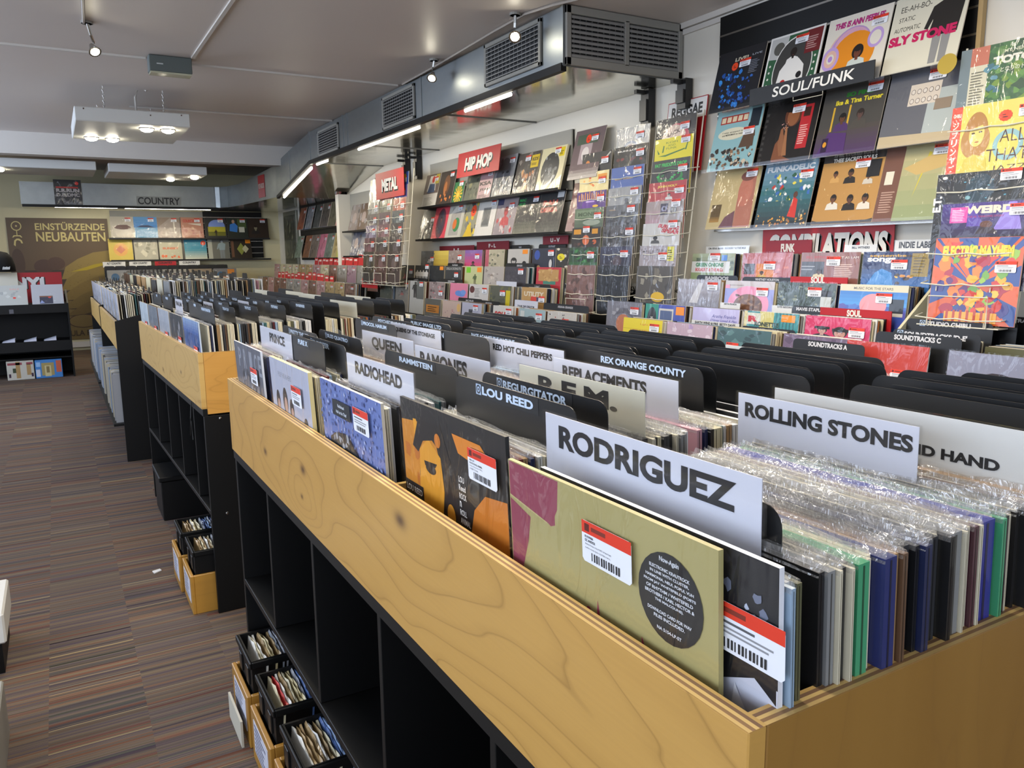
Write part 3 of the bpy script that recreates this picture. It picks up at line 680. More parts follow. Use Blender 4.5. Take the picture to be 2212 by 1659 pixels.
def filed(label, fr, u, v, z, col, t=.005, w=.312, h=.312, tilt=2.5, group=None, fringe=True):
    k = (round(t, 4), w, h)
    if k not in _fm:
        mb = MB(); mb.box((-w / 2, 0, 0), (w / 2, t, h), WHITE)
        for f in range(len(mb.c)):
            if f == 1: mb.c[f] = (1.0, 1.0, 1.0)
        mb.poly([(w / 2 + .0002, t * .42, .002), (w / 2 + .0002, t * .58, .002), (w / 2 + .0002, t * .58, h - .002), (w / 2 + .0002, t * .42, h - .002)], (.25, .24, .22))
        _fm[k] = (mb.data('filed_record', M['sleeve']), [fringe_mesh(w, h, t, s, False).data('plastic_sleeve', M['fringe']) for s in range(4)])
    o = link('filed_record', _fm[k][0], None, fr.pt(u, v, z), frame_rot(fr.head, tilt)); c = H(HEX.get(col, col)); o.color = (*c, 1)
    tag(o, label, 'record', group)
    if fringe: link('plastic_sleeve', RNG.choice(_fm[k][1]), o)
    return o
def island(fr, L_, slots, label, depth=.886, front_mat='ply', end_mat='plyend', zt=.964, zp=.765, posts=(), shelf_to=None, low=True):
    T = thing('record_bin', label, 'record bin', fr.pt(depth / 2, L_ / 2, 0), (0, 0, fr.a))
    def lp(name, mb, mat, fix=False):
        o = mb.build(name, mat, T, fix=fix); o.location = (-depth / 2, -L_ / 2, 0); return o
    tk = .018
    def edge(mb, a, c, ax):     # plywood layers on a top edge
        for i, cc in enumerate(('c9a766', '8d6a44', 'd2b06c', '7c5c40', 'c29c58')):
            p, q = list(a), list(c); d = (c[ax] - a[ax]) / 5; p[ax] = a[ax] + d * i; q[ax] = a[ax] + d * (i + 1); p[2] = q[2] = zt + .0003
            mb.poly([(p[0], p[1], p[2]), (q[0], p[1], p[2]), (q[0], q[1], p[2]), (p[0], q[1], p[2])], cc)
    for u, nm in ((0, 'front_panel'), (depth - tk, 'back_panel')):
        b = MB(); b.box((u, tk * .0, zp), (u + tk, L_, zt), bev=.0012); o = lp(nm, b, M[front_mat])
        e = MB(); edge(e, (u, 0, zt), (u + tk, L_, zt), 0); e.build('panel_edge', M['card'], o)
    for v in (0, L_ - tk):
        b = MB(); b.box((tk + .0005, v, zp - .02), (depth - tk - .0005, v + tk, zt), bev=.0012); o = lp('end_panel', b, M[end_mat])
        e = MB(); edge(e, (tk, v, zt), (depth - tk, v + tk, zt), 1); e.build('panel_edge', M['card'], o)
    b = MB(); b.box((depth / 2 - .006, tk, zp), (depth / 2 + .006, L_ - tk, zt)); lp('centre_board', b, M[end_mat])
    s = L_ / slots
    for i in range(1, slots):
        b = MB(); b.box((tk, s * i - .005, zp), (depth / 2 - .006, s * i + .005, zt - .02)); b.box((depth / 2 + .006, s * i - .005, zp), (depth - tk, s * i + .005, zt - .02)); lp('slot_divider', b, M['ply2'])
        b = MB(); b.box((.021, .0185, zp - .026), (depth - .021, L_ - .0185, zp - .0215)); lp('bin_floor', b, M['black'])
    for u in (.003, depth - .02): b = MB(); b.box((u, 0, zp - .026), (u + .017, L_, zp - .0007), bev=.001); lp('rail', b, M['black'])
    z1 = zp - .026
    for v in (0, L_ - .018):
        b = MB(); b.box((.006, v, 0), (depth - .006, v + .018, z1), bev=.001); o = lp('side_board', b, M['black'])
        if v == 0:
            k = MB()
            for (su, sz) in ((.06, z1 - .012), (.06, .375)): k.lathe([(.006, 0), (.005, -.002), (.001, -.003)], (su, -.0, sz), 10, axis='y')
            k.build('screw', M['chrome'], o)
    b = MB(); b.box((.35, .018, .04), (.36, L_ - .018, z1)); lp('back_board', b, M['black'])
    b = MB(); b.box((.006, .0185, .372), (.349, L_ - .0185, .388), bev=.001); lp('shelf', b, M['black'])
    for v in posts:
        b = MB(); b.box((.008, v - .007, .389), (.348, v + .007, z1 - .001), bev=.001); lp('upright', b, M['black'])
    return T
F1 = Frame(.384, .3475, 0); L1 = 1.89
island(F1, L1, 5, 'near plywood record bin with black open shelving under it', posts=(.39, .765, 1.14, 1.52))
F2 = Frame(.404, 2.894, 1.41); L2 = 1.71
island(F2, L2, 5, 'second plywood record bin along the aisle with a plain orange end', posts=(.235, .575, .92, 1.29), front_mat='ply2', end_mat='veneer')
b = MB(); b.tube([(.398, 3.10, .765), (.392, 3.10, .70), (.390, 3.12, .63), (.392, 3.09, .69), (.393, 3.085, .62)], .0025, '1a1a1a', n=5)
tag(b.build('cable_tie', M['card']), 'thin black cord dangling from the front of the second plywood bin', 'cord')
ZB = .7445
S1 = L1 / 5
def vs(i): return S1 * (i + .5)
# ---- five front covers of the near bin
def front(i, dv, u, label, bg, spec, stk=None, edge='cfc6b4', t=.005, wrap=1, zadd=0, h=.328):
    return album(label, F1.pt(u, vs(i) + dv, ZB + zadd), F1.head, 2.5, bg, spec, h=h, t=t, edge=edge, group=None, wrap=wrap, sticker=stk, squash=.960)
GOLD = 'p 8a3a4e 0 1 .31 1 .30 .90 .285 .875 .285 .845 .26 .835 .24 .842 0 .875;p 8a3a4e 0 .865 .135 .83 .115 .74 .075 .64 .06 .5 0 .5;p b9ac76 0 .872 .24 .838 .24 .842 0 .878;' \
       'p 9a2c50 .49 .5 .505 .68 .54 .5;p 9a2c50 .555 .5 .56 .645 .575 .60 .60 .5;e .64 .60 .03 .025 9a2c50;p 9a2c50 .70 .5 .71 .655 .735 .60 .75 .5;e .80 .575 .045 .05 9a2c50;p 9a2c50 .84 .5 .855 .61 .88 .5;e .46 .63 .012 .012 9a2c50;' \
       'e .826 .808 .125 .125 141416;t .826 .90 .018 .075 c8ccd2 .03|Now-Again;'
_lines = ['ELECTRONIC KRAUTROCK', 'IN LINE WITH CLUSTER,', 'HARMONIA, NEU!, POPUL VUH', 'FROM JAY WHITEFIELD (POETS', 'OF RHYTHM / WHITEFIELD', 'BROTHERS / KARL HECTOR &', 'THE MALCOUNS).', '', 'DOWNLOAD CARD FOR WAV', 'FILES INCLUDED.', '', 'NA 5154-LP-ST']
_wid = [.155, .15, .185, .20, .18, .19, .11, 0, .17, .12, 0, .095]
for i, s in enumerate(_lines):
    if s: GOLD += 't .826 %.4f .0095 %.3f d4d8de .03|%s;' % (.878 - i * .0152, _wid[i], s)
front(0, .0245, .037, 'gold record sleeve with maroon shapes and a round black sticker, front of the near bin', 'a59a64', GOLD, (.456, .795, 'RODINIA/EZ ANDEX/Ambient Krautrock by POETS OF RHYTHM/member includes DJ for CLUSTER, POPOL'), edge='a59a64')
DARKP = 'v 0 .5 1 .2 aab0c0 caccd8 8;p 17171c 0 1 0 .80 .18 .70 .3 .74 .45 .82 .62 .74 .8 .64 .93 .70 1 .66 1 1;b 60 4 .3 .75 .98 .98 .008 .02 8f97ad b8bfd0 2a2a32 6d7488;p d5d7e0 .84 .5 .87 .66 .92 .58 .97 .64 1 .5'
front(0, -.022, .049, 'black and white photo record sleeve just behind the gold one, poking out beside it', '1a1a20', DARKP, (.80, .74), edge='d8d8dc')
LOU = 'p c8801c 0 .9 .35 .93 .4 .80 .2 .78 .14 .5 0 .5;b 10 3 .02 .5 .3 .92 .03 .05 d9861d e09a22 b9691a;p d89420 .16 .5 .20 .80 .30 .86 .42 .80 .44 .66 .40 .5;p 17130f .12 .80 .18 .78 .24 .84 .34 .86 .44 .82 .46 .74 .52 .8 .44 .93 .2 .93;e .31 .73 .055 .022 15100c;p 15100c .24 .755 .38 .765 .36 .745 .25 .735;' \
      'p c8741c .66 .5 .72 .66 .82 .74 1 .76 1 .5;p d7801f .55 .93 .60 .86 .78 .84 .9 .80 .88 .88 .8 .93;e .50 .575 .04 .05 d08a22;e .40 .87 .03 .03 c8741c;r 0 .5 .21 .125 0e0e0f;t .105 .578 .028 .18 d8d4c8 .02|LOU REED;t .105 .553 .013 .17 3f8a3a .01|ROCK N ROLL ANIMAL;' + \
      ''.join('l .592 %.3f .024 %.3f e4e0d8 .02|%s;' % (.745 - .034 * i, w_, s) for i, (s, w_) in enumerate((('LOU', .05), ('Reed', .06), ('ROCK', .065), ('n', .016), ('ROLL', .06), ('ANIMAL', .09))))
front(1, -.004, .054, 'orange and black record sleeve with a cropped face, second front from the near corner', '1a1816', LOU, (.715, .79, 'REED, LOU/ROCK N ROLL ANIMAL/Remastered Deluxe Vinyl of 1974 live/LP BERTUS 33108'), edge='1a1816', h=.343)
RAD = 'b 300 5 0 .5 1 1 .005 .016 8fa0d0 7487c0 4a5c98 a9b6dc 5f73b0;p 15181c .14 .5 .16 .68 .26 .72 .40 .74 .50 .72 .62 .66 .78 .58 .82 .5;b 12 8 .18 .66 .5 .73 .015 .03 7d8290 202428 9aa0a8;p b07a28 .66 .5 .68 .62 .74 .59 .8 .5;r .25 .825 .30 .09 1c2126;t .40 .878 .018 .11 c8d0da .02|Radiohead;t .40 .843 .018 .18 c8d0da .02|Hail to the Thief;r .42 .60 .09 .05 7a2444;r .42 .55 .09 .045 283060;t .24 .58 .035 .1 c04848 .02|POOR'
front(2, -.035, .035, 'blue streaky record sleeve with a small black title plate', '6478b4', RAD, (.61, .80), edge='d0c8b4')
PUL = 't .40 .885 .035 .34 70737c -.005|PULP HIS N HERS;' + ''.join('e %.2f %.2f %.3f %.3f 241c1c;e %.2f %.2f %.3f %.3f b89484;' % (x, y, .055 * k, .08 * k, x + .005, y - .025, .035 * k, .05 * k) for x, y, k in ((.17, .70, 1), (.37, .73, 1.15), (.53, .69, .95), (.86, .62, .9)))
front(3, -.037, .030, 'pale grey record sleeve with a few dark heads, fourth front along the near bin', 'aeb2c4', PUL, (.61, .75), edge='d6c68e', t=.008)
PRI = ''.join('t %.2f .80 .16 .10 8d929e .02|%s;' % (x, s) for x, s in ((.2, 'P'), (.4, 'R'), (.62, 'I'), (.8, 'C'), (.94, 'E'))) + 'b 40 2 .2 .6 .9 .78 .015 .04 32353e 6e7380 8c909c 3c404a;p c7b48a 0 .5 0 .7 .05 .64 .2 .66 .3 .6 .5 .63 .9 .56 1 .5'
front(4, -.013, .030, 'dark grey record sleeve with pale block capitals, far end of the near bin', '565a66', PRI, (.64, .72), edge='b9bcc4')
# ---- divider cards (position measured along depth u from the front panel)
C1 = [ # slot, world X, y_centre, kind, text, w, th, tw, tx, label, extra
 (.464, .574, 'white', 'RODRIGUEZ', 0.026, .262, 0, 'big white header card in bold black capitals above the gold record', dict()),
 (.498, .876, 'black', 'LOU REED', 0.012, .135, -.005, 'black divider with pale blue two-word name, behind the orange faced record', dict(icon=True)),
 (.548, .886, 'black', 'REGURGITATOR', 0.012, .165, -.01, 'black divider with one long pale blue name, behind the two-word one', dict(icon=True)),
 (.637, .926, 'cream', 'R.E.M.', 0.026, .20, .0, 'yellowed white header card with three spaced black capitals', dict()),
 (.731, .969, 'white', 'REPLACEMENTS', 0.02, .22, -.02, 'white header card half hidden behind the yellowed one', dict()),
 (.793, 1.343, 'white', 'RED HOT CHILI PEPPERS', 0.0135, .232, 0, 'white header card with four words in narrow black capitals', dict(cw=.31)),
 (.829, 1.023, 'black', 'REX ORANGE COUNTY', 0.012, .22, .01, 'black divider with pale three-word name behind the half hidden header', dict(stick=False)),
 (.852, 1.02, 'black', 'RIDE', 0.018, .11, 0, 'black divider with one big pale blue word behind the three-word divider', dict()),
 (.454, 1.245, 'white', 'RADIOHEAD', 0.022, .222, 0, 'white header card in bold capitals behind the blue streaky record', dict()),
 (.528, 1.244, 'black', 'RAMMSTEIN', 0.01, .145, -.01, 'black divider with pale name right behind the header of the blue record', dict()),
 (.610, 1.291, 'white', 'RAMONES', 0.031, .205, -.03, 'white header card in tall narrow black capitals', dict()),
 (.631, 1.664, 'white', 'QUEEN', 0.03, .185, 0, 'white header card with five black capitals behind a curled clear sleeve', dict()),
 (.770, 1.83, 'white', 'QUEENS OF THE STONEAGE', 0.0125, .25, 0, 'white header card in thin narrow capitals behind the five letter one', dict()),
 (.453, 1.951, 'white', 'PRINCE', 0.023, .15, .02, 'white header card at the far end of the near bin', dict()),
 (.455, 1.704, 'black', 'PURE X', 0.011, .075, 0, 'black divider with two short pale words behind the pale grey record', dict()),
 (.479, 1.640, 'black', 'PUSCIFER', 0.011, .12, -.01, 'black divider with pale name, just behind the short two-word one', dict(icon=True)),
 (.545, 1.735, 'black', 'SUZI QUATRO', 0.01, .15, -.01, 'black divider with two pale words and a small icon, partly covered by a white header', dict(icon=True)),
 (.502, 1.91, 'black', 'PRETTY THINGS', 0.01, .16, 0, 'black divider with two pale words behind the far white header', dict(icon=True)),
 (.735, 2.02, 'black', 'PROCOL HARUM', 0.01, .18, 0, 'black divider with two pale words at the far end, beside the curled clear sleeve', dict(icon=True)),
 (.80, 2.06, 'black', 'PSYCHEDELIC FURS', 0.01, .21, 0, 'black divider with a long pale two-word name at the far end', dict(stick=False)),
 (.85, 1.94, 'black', 'PUBLIC IMAGE LTD', 0.01, .20, 0, 'black divider with faint pale three-word name at the far end', dict(stick=False)),
 (.83, 1.52, 'black', 'RAGE AGAINST THE MACHINE', 0.01, .2, -.01, 'black divider with small pale four-word name beside the thin lettered header', dict()),
 (.775, 1.60, 'black', 'MAN', 0.012, .05, -.09, 'black divider with a cut off pale word below the four-word one', dict(stick=False)),
]
for (X, yc, kind, txt, th, tw, tx, lab, kw) in C1:
    divider(lab, (X + .009, yc, ZB), -90, 1.5, txt, kind, w=.315, h=.373, th=th, tw=tw, tx=tx, **kw)
divider('white header card behind the near corner records, cracked at its right end', (.744, .583, ZB), -90, 1.5, 'ROLLING STONES', 'white', w=.242, h=.373, th=.0185, tw=.225, tx=.003, bold=.045)
divider('long white header card reading second hand, at the near right corner', (.81, .532, ZB), -90, 1.5, '2ND HAND', 'plainwhite', w=.345, h=.373, th=.012, tw=.11, tx=.060, cw=.345, tz=.325, bold=.045)
divider('plain black divider right behind the biggest white header, its rounded end peeking out', (.483, .5625, ZB), -90, 1.5, '', 'black', w=.315, h=.348)
# ---- blank black dividers of the far half (their lettering faces the other aisle)
BL = [(.925, .52), (.965, .50), (1.005, .545), (1.045, .525), (1.085, .56), (1.14, .50), (.925, .90), (.97, .93), (1.0, .955), (1.05, .94), (1.09, .96), (1.125, .92), (1.17, .955),
      (.92, 1.29), (.955, 1.32), (.99, 1.27), (1.03, 1.31), (1.07, 1.285), (1.11, 1.33), (1.16, 1.30), (.93, 1.66), (.97, 1.70), (1.01, 1.65), (1.055, 1.68), (1.10, 1.64), (1.15, 1.67), (1.19, 1.69), (.93, 2.02), (.98, 2.05), (1.04, 2.01), (1.10, 2.04), (1.16, 2.02), (.89, 1.24), (.895, 1.62)]
cols = {0: 'nearest column', 1: 'second column', 2: 'third column', 3: 'fourth column', 4: 'farthest column'}
cnt = {}
for X, y in BL:
    i = min(4, int((y - .3475) / S1)); cnt[i] = cnt.get(i, 0) + 1
    divider('blank black divider in the %s of the near bin back half, %s from the middle' % (cols[i], nth(cnt[i])), (X, y, ZB), -90, 1.5, '', 'black', w=.315, h=.371 + RNG.uniform(-.003, .004), group='blank black dividers in the near bin')
divider('blank whitish header card standing among the blank black dividers', (1.13, .955, ZB), -90, 1.5, '', 'plainwhite', w=.315, h=.370)
# ---- records filed behind the fronts of the near bin
taken = {i: [] for i in range(5)}
for (X, yc, *_r) in C1: taken[min(4, int((yc - .3475) / S1))].append(X)
taken[0] += [.738, .801, .476]
SEQ = [('pale blue', .004), ('white', .004), ('olive', .005), ('black', .006), ('grey', .008), ('cream', .003), ('black', .006), ('cream', .003), ('charcoal', .005), ('green', .013), ('cream', .005), ('cream', .005), ('splattered blue', .014), ('tan', .005), ('brown', .006), ('black', .006), ('charcoal', .008), ('black', .005), ('navy', .009), ('black', .010), ('charcoal', .009), ('cream', .003), ('black', .006), ('grey', .016), ('cream', .003), ('grey', .006), ('cream', .004), ('maroon', .007), ('cream', .004), ('deep blue', .022), ('cream', .003), ('green', .006), ('black', .008), ('cream', .003), ('black', .004), ('cream', .004), ('black', .010), ('charcoal', .009), ('brown', .010), ('cream', .003), ('tan', .010), ('cream', .003), ('rust', .014), ('grey', .010), ('cream', .003), ('grey', .006), ('cream', .004), ('orange', .008), ('cream', .006), ('grey', .016), ('cream', .008), ('black', .006), ('grey', .012), ('cream', .008), ('tan', .008), ('olive', .012), ('white', .008)]
u = .057; k = 0; fronts = ['gold record', 'orange faced record', 'blue streaky record', 'pale grey record', 'dark grey record']
NCOUNT = 0
def clear(i, X, t):
    for q in taken[i]:
        if X - .0035 < q < X + t + .0035: return q
    return None
for (c, t) in SEQ:
    X = .384 + u; q = clear(0, X, t)
    while q is not None: u = q - .384 + .0042; X = .384 + u; q = clear(0, X, t)
    if u + t > .432: break
    k += 1; NCOUNT += 1
    o = filed('%s edged record, %s back behind the gold record' % (c, nth(k)), F1, u, S1 * .5 - .022 + RNG.uniform(-.006, .008), ZB, c, t, tilt=2.5, h=.312 + RNG.uniform(-.006, .004) * 0, group='records filed behind the gold record'); u += t + .0012
names = [p[0] for p in PAL]
for i in range(1, 5):
    u = .066 if i == 1 else .046; k = 0
    while True:
        c = RNG.choices(names, PALW)[0]; t = RNG.choice([.004, .005, .006, .009])
        X = .384 + u; q = clear(i, X, t)
        while q is not None: u = q - .384 + .0042; X = .384 + u; q = clear(i, X, t)
        if u + t > .43: break
        k += 1; NCOUNT += 1
        filed('%s edged record, %s back behind the %s' % (c, nth(k), fronts[i]), F1, u, vs(i) + RNG.uniform(-.006, .006), ZB, c, t, tilt=2.5, group='records filed behind the ' + fronts[i]); u += t + RNG.choice([.0012, .0012, .003])
# back half of the near bin and everything deeper: uncounted mass
def fill(fr, i, s, u0, u1, z, tilt=2.5, avoid=(), pitch=(.006, .011), skip=0.0, h=.312, w=.312):
    u = u0
    while u < u1 - .006:
        t = RNG.choice([.004, .005, .007]); hit = [q for q in avoid if u - .004 < q < u + t + .004]
        if hit: u = hit[0] + .0045; continue
        if RNG.random() >= skip: rest_rec(fr, u, s * (i + .5) + RNG.uniform(-.006, .006), z, w, h + RNG.uniform(-.012, .002), t, RNG.choices(names, PALW)[0], tilt)
        u += max(t + .001, RNG.uniform(*pitch))
for i in range(5):
    av = [X - .384 for X, y in BL + [(1.13, .955)] if min(4, int((y - .3475) / S1)) == i]
    fill(F1, i, S1, .470, .86, ZB, avoid=av, pitch=(.010, .018), tilt=1.5)
# curled clear sleeve standing up by the five-letter header
b = MB(); V = []; Fq = []
for j in range(9):
    for i2 in range(13):
        x = -.157 + .314 * i2 / 12; z = .30 + .062 * j / 8 * (1 - .75 * i2 / 12); V.append((x, -.02 * (j / 8) ** 2 * (1 - i2 / 12) + .002 * math.sin(i2 * 1.3), z))
for j in range(8):
    for i2 in range(12): a_ = j * 13 + i2; Fq.append((a_, a_ + 1, a_ + 14, a_ + 13))
b.mesh(V, Fq); o = b.build('loose_plastic_sleeve', M['fringe']); o.location = (.600, 1.70, ZB + .022); o.rotation_euler = frame_rot(-90, 2.5); tag(o, 'curled clear plastic sleeve sticking up before the five letter header', 'plastic sleeve')
b = MB(); b.box((-.10, 0, .24), (.175, .0015, .335)); o = b.build('clear_plastic_card', M['acrylic']); o.location = (.757, .58, ZB); o.rotation_euler = frame_rot(-90, 1.5)
tag(o, 'cracked clear plastic holder in front of the second hand header card', 'plastic holder')
# ---- second island: fronts, spines along its near end
def front2(i, u, label, bg, spec, stk=None, edge='cfc6b4', dv=0, wrap=3):
    return album(label, F2.pt(u, S2 * (i + .5) + dv, ZB), F2.head, 2.0, bg, spec, edge=edge, wrap=wrap, sticker=stk, h=.326)
S2 = L2 / 5
front2(0, .022, 'blue record sleeve with a round orange sticker at the corner of the second bin', '32508a', 'b 80 5 0 0 1 1 .02 .05 3c5c98 2a4478 48689f;v 0 .85 1 .15 3a5c9c 7e98c0 5;k .60 .42 .13 f0481c', (.66, .60), edge='aebccc')
front2(1, .022, 'black record sleeve with pale photo fragments, second front on the second bin', '222428', 'b 40 6 .1 .1 .9 .9 .03 .08 3a3d42 55585e 8c8c90 17181b;p b0aca8 .5 .2 .6 .5 .75 .4 .8 .15', (.66, .62), edge='8c8c8c')
front2(2, .022, 'grey record sleeve with faint print, third front on the second bin', '7d838c', 'v 0 0 1 1 6a7078 a0a6b0 6;b 20 2 .1 .1 .9 .8 .03 .07 50565e 969ca6', (.62, .60), edge='a8a49c')
front2(3, .022, 'dark slate record sleeve in loose plastic, fourth front on the second bin', '3f464e', 'v 0 0 1 1 2a3036 6a727c 6;b 20 2 .1 .1 .9 .8 .03 .07 23282e 7a828c', (.62, .60), edge='6a4a30')
front2(4, .022, 'pale blue grey record sleeve in loose plastic, fifth front on the second bin', '98a6b0', 'v 0 0 1 1 80909c b4c0c8 6;b 20 2 .1 .1 .9 .8 .03 .07 5a6a74 c0ccd4', (.62, .60), edge='a8a49c')
D2 = [(.05, 0, 'PHOENIX FOUNDATION', 'black'), (.12, 0, 'THELMA PLUM', 'black'), (.20, 0, 'THE POLICE', 'black'), (.30, 0, 'PORTISHEAD', 'black'), (.40, 0, 'POWDERFINGER', 'black'), (.12, 1, 'PINK FLOYD', 'white'), (.26, 1, 'THE PIXIES', 'white'), (.07, 1, 'PHISH', 'black'), (.17, 1, 'PINBACK', 'black'), (.21, 1, 'PIXX', 'black'), (.31, 1, 'PLACEBO', 'black'), (.36, 1, 'POGUES', 'black'), (.41, 1, 'POLIÇA', 'black'), (.06, 2, 'PEARL JAM', 'white'), (.10, 2, 'PERE UBU', 'black'), (.15, 2, 'TOM PETTY', 'black'), (.2, 2, 'LIZ PHAIR', 'black'), (.25, 2, 'PETER BJORN', 'black'), (.3, 2, 'PHANTOGRAM', 'black'), (.36, 2, 'PHOENIX', 'black'), (.06, 3, 'PAVEMENT', 'black'), (.10, 3, 'PEACHES', 'black'), (.16, 3, 'PARCELS', 'black'), (.22, 3, 'PANTERA', 'black'), (.3, 3, 'PALACE', 'black'), (.06, 4, 'OPETH', 'black'), (.12, 4, 'OH SEES', 'black'), (.2, 4, 'OASIS', 'black'), (.3, 4, 'ORB', 'black')]
for n_, (u, i, txt, kd) in enumerate(D2):
    w_ = {0: 'nearest', 1: 'second', 2: 'third', 3: 'fourth', 4: 'farthest'}[i]; kk = sum(1 for q in D2[:n_ + 1] if q[1] == i)
    divider('%s, %s from the front in the %s column of the second bin' % ('small white header card' if kd == 'white' else 'black divider with small pale name', nth(kk), w_), F2.pt(u + .028, S2 * (i + .5), ZB), F2.head, 1.5, txt, kd, w=.30, h=.370, th=.011 if kd == 'black' else .024, tw=min(.24, (.0095 if kd == 'black' else .017) * len(txt)), group='dividers in the second bin', cw=.19 if kd == 'white' else None, tx=0)
av2 = [u + .028 for (u, i, *_q) in D2 if i == 0]
BB = [(.47, 0), (.53, 0), (.60, 0), (.67, 0), (.74, 0), (.80, 0), (.47, 1), (.55, 1), (.64, 1), (.72, 1), (.79, 1), (.48, 2), (.58, 2), (.68, 2), (.78, 2), (.5, 3), (.6, 3), (.7, 3), (.48, 4), (.62, 4), (.75, 4)]
for n_, (u, i) in enumerate(BB):
    wh = (u, i) in ((.60, 0), (.79, 1), (.68, 2), (.7, 3), (.62, 4)); w_ = ('nearest', 'second', 'third', 'fourth', 'farthest')[i]; kk = sum(1 for q in BB[:n_ + 1] if q[1] == i)
    divider('blank %s in the %s column of the second bin back half, %s from the middle' % ('pale header card' if wh else 'black divider', w_, nth(kk)), F2.pt(u, S2 * (i + .5), ZB), F2.head, 1.5, '', 'cream' if wh else 'black', w=.31, h=.372, group='blank dividers in the second bin')
u = .05; k = 0
while u < .85 and NCOUNT < 296:
    c = RNG.choices(names, PALW)[0]; t = RNG.choice([.004, .005, .006, .009]); hit = [q for q in av2 + [q[0] for q in BB if q[1] == 0] if u - .004 < q < u + t + .004]
    if hit: u = hit[0] + .0045; continue
    if .425 < u + t and u < .462: u = .462; continue
    k += 1; NCOUNT += 1
    filed('%s edged record, %s from the aisle at the near end of the second bin' % (c, nth(k)), F2, u, S2 * .5 + RNG.uniform(-.006, .004), ZB, c, t, tilt=1.8, group='records at the near end of the second bin', fringe=u < .4); u += t + RNG.uniform(.001, .0035)
for i in range(1, 5):
    av = [q + .028 for (q, j, *_q) in D2 if j == i] + [q for q, j in BB if j == i]
    fill(F2, i, S2, .045, .425, ZB, avoid=av, tilt=1.8, pitch=(.007, .012)); fill(F2, i, S2, .462, .85, ZB, avoid=av, tilt=1.8, pitch=(.010, .018))
# ---- orange boxes and black trays of seven-inch singles on the floor under the shelves
def tray(label, v0, v1, fr, X0_, z0, zt_, seed, depth=.30, boxlab=None, paper=True, gname=''):
    rg = random.Random(seed); X0b = X0_ - .008
    B = thing('wooden_box', boxlab, 'wooden box', (X0b + depth / 2, (v0 + v1) / 2, 0), group='orange wooden boxes under the shelves')
    tk = .012; a = MB(); zt2 = .148
    a.box((X0b, v0, .0), (X0b + tk, v1, zt2), bev=.002); a.box((X0b + depth - tk, v0, 0), (X0b + depth, v1, zt2)); a.box((X0b + tk, v0, 0), (X0b + depth - tk, v0 + tk, zt2), bev=.002); a.box((X0b + tk, v1 - tk, 0), (X0b + depth - tk, v1, zt2), bev=.002); a.box((X0b + tk, v0 + tk, .0), (X0b + depth - tk, v1 - tk, .01))
    part('case', a, M['orange'], B)
    if paper:
        a = MB(); y0, y1 = v0 + .03, v1 - .03; a.box((X0b - .0008, y0, .035), (X0b, y1, .125), 'c4c6d2')
        rr = random.Random(seed)
        for i in range(7): a.poly([(X0b - .001, y1 - .01, .112 - i * .012), (X0b - .001, y0 + .02 + rr.uniform(0, .05), .112 - i * .012), (X0b - .001, y0 + .02 + rr.uniform(0, .05), .117 - i * .012), (X0b - .001, y1 - .01, .117 - i * .012)][::-1], '4a4c66')
        part('paper_label', a, M['card'], B, True)
    Tt = thing('black_tray', label, 'tray', (X0_ + depth / 2, (v0 + v1) / 2, .011), group='black plastic trays of singles'); x0, x1 = X0_ + .012, X0_ + depth - .02; w0, w1 = v0 + .016, v1 - .016; tk = .004
    a = MB()
    for (p, q) in (((x0, w0, .011), (x0 + tk, w1, zt_)), ((x1 - tk, w0, .011), (x1, w1, zt_)), ((x0 + tk, w0, .011), (x1 - tk, w0 + tk, zt_)), ((x0 + tk, w1 - tk, .011), (x1 - tk, w1, zt_)), ((x0 + tk, w0 + tk, .011), (x1 - tk, w1 - tk, .016))): a.box(p, q)
    a.box((x0 - .006, w0 - .006, zt_ - .02), (x0, w1 + .006, zt_ - .001), bev=.002); a.box((x0, w0 - .006, zt_ - .02), (x1, w0, zt_ - .001), bev=.002); a.box((x0, w1, zt_ - .02), (x1, w1 + .006, zt_ - .001), bev=.002)
    part('body', a, M['black'], Tt)
    for yy in (w0 + .03, w1 - .06): a = MB(); a.box((x0 - .005, yy, .155), (x0, yy + .03, zt_ - .03), bev=.001); part('rib', a, M['blackmetal'], Tt)
    n = 24; pal = [('cream', 'cdc4a4'), ('white', 'd6d4cc'), ('red', 'b83430'), ('ivory', 'd0c090'), ('pale blue', '8ea8cc'), ('grey', 'a4a6ac'), ('blue', '5670a4'), ('navy', '2e3c68'), ('clear grey', '9aa0a8'), ('tan', 'a48a60'), ('black', '2a2a30')]
    x = x0 + .008
    for i in range(n):
        c, hx = (pal[rg.choice([0, 1, 3, 9, 0, 1])] if i < n * .28 else pal[rg.choice([4, 5, 6, 7, 8, 4])]) if not (i == 1 and seed == 2) else pal[2]
        w_ = .178; key = 'single%d' % (i % 4)
        if key not in _fm:
            m2 = MB(); r2 = random.Random(i); V = []; Fq = []
            for j in range(9):
                yy = -w_ / 2 + w_ * j / 8; V += [(0, yy, 0), (0, yy, .176 + r2.uniform(-.006, .006)), (.003 + r2.uniform(0, .002), yy, .176 + r2.uniform(-.008, .006)), (.002, yy, 0)]
            for j in range(8):
                for q in range(3): Fq.append((j * 4 + q, j * 4 + q + 1, j * 4 + q + 5, j * 4 + q + 4))
            Fq += [(0, 3, 2, 1), (32, 33, 34, 35)]; m2.mesh(V, Fq); me = m2.data('single_record', M['sleeve']); m2.fix(me); _fm[key] = me
        o = link('single_record', _fm[key], None, (x, (w0 + w1) / 2 + rg.uniform(-.006, .006), .017 + max(0, zt_ - .20)), (0, math.radians(5 + rg.uniform(-1, 1)), math.radians(rg.uniform(-1, 1)))); o.color = (*H(hx), 1)
        tag(o, '%s single, %s back in the tray %s' % (c, nth(i + 1), gname), 'single record', 'singles in the tray ' + gname); x += .0085 if i < 16 else .012
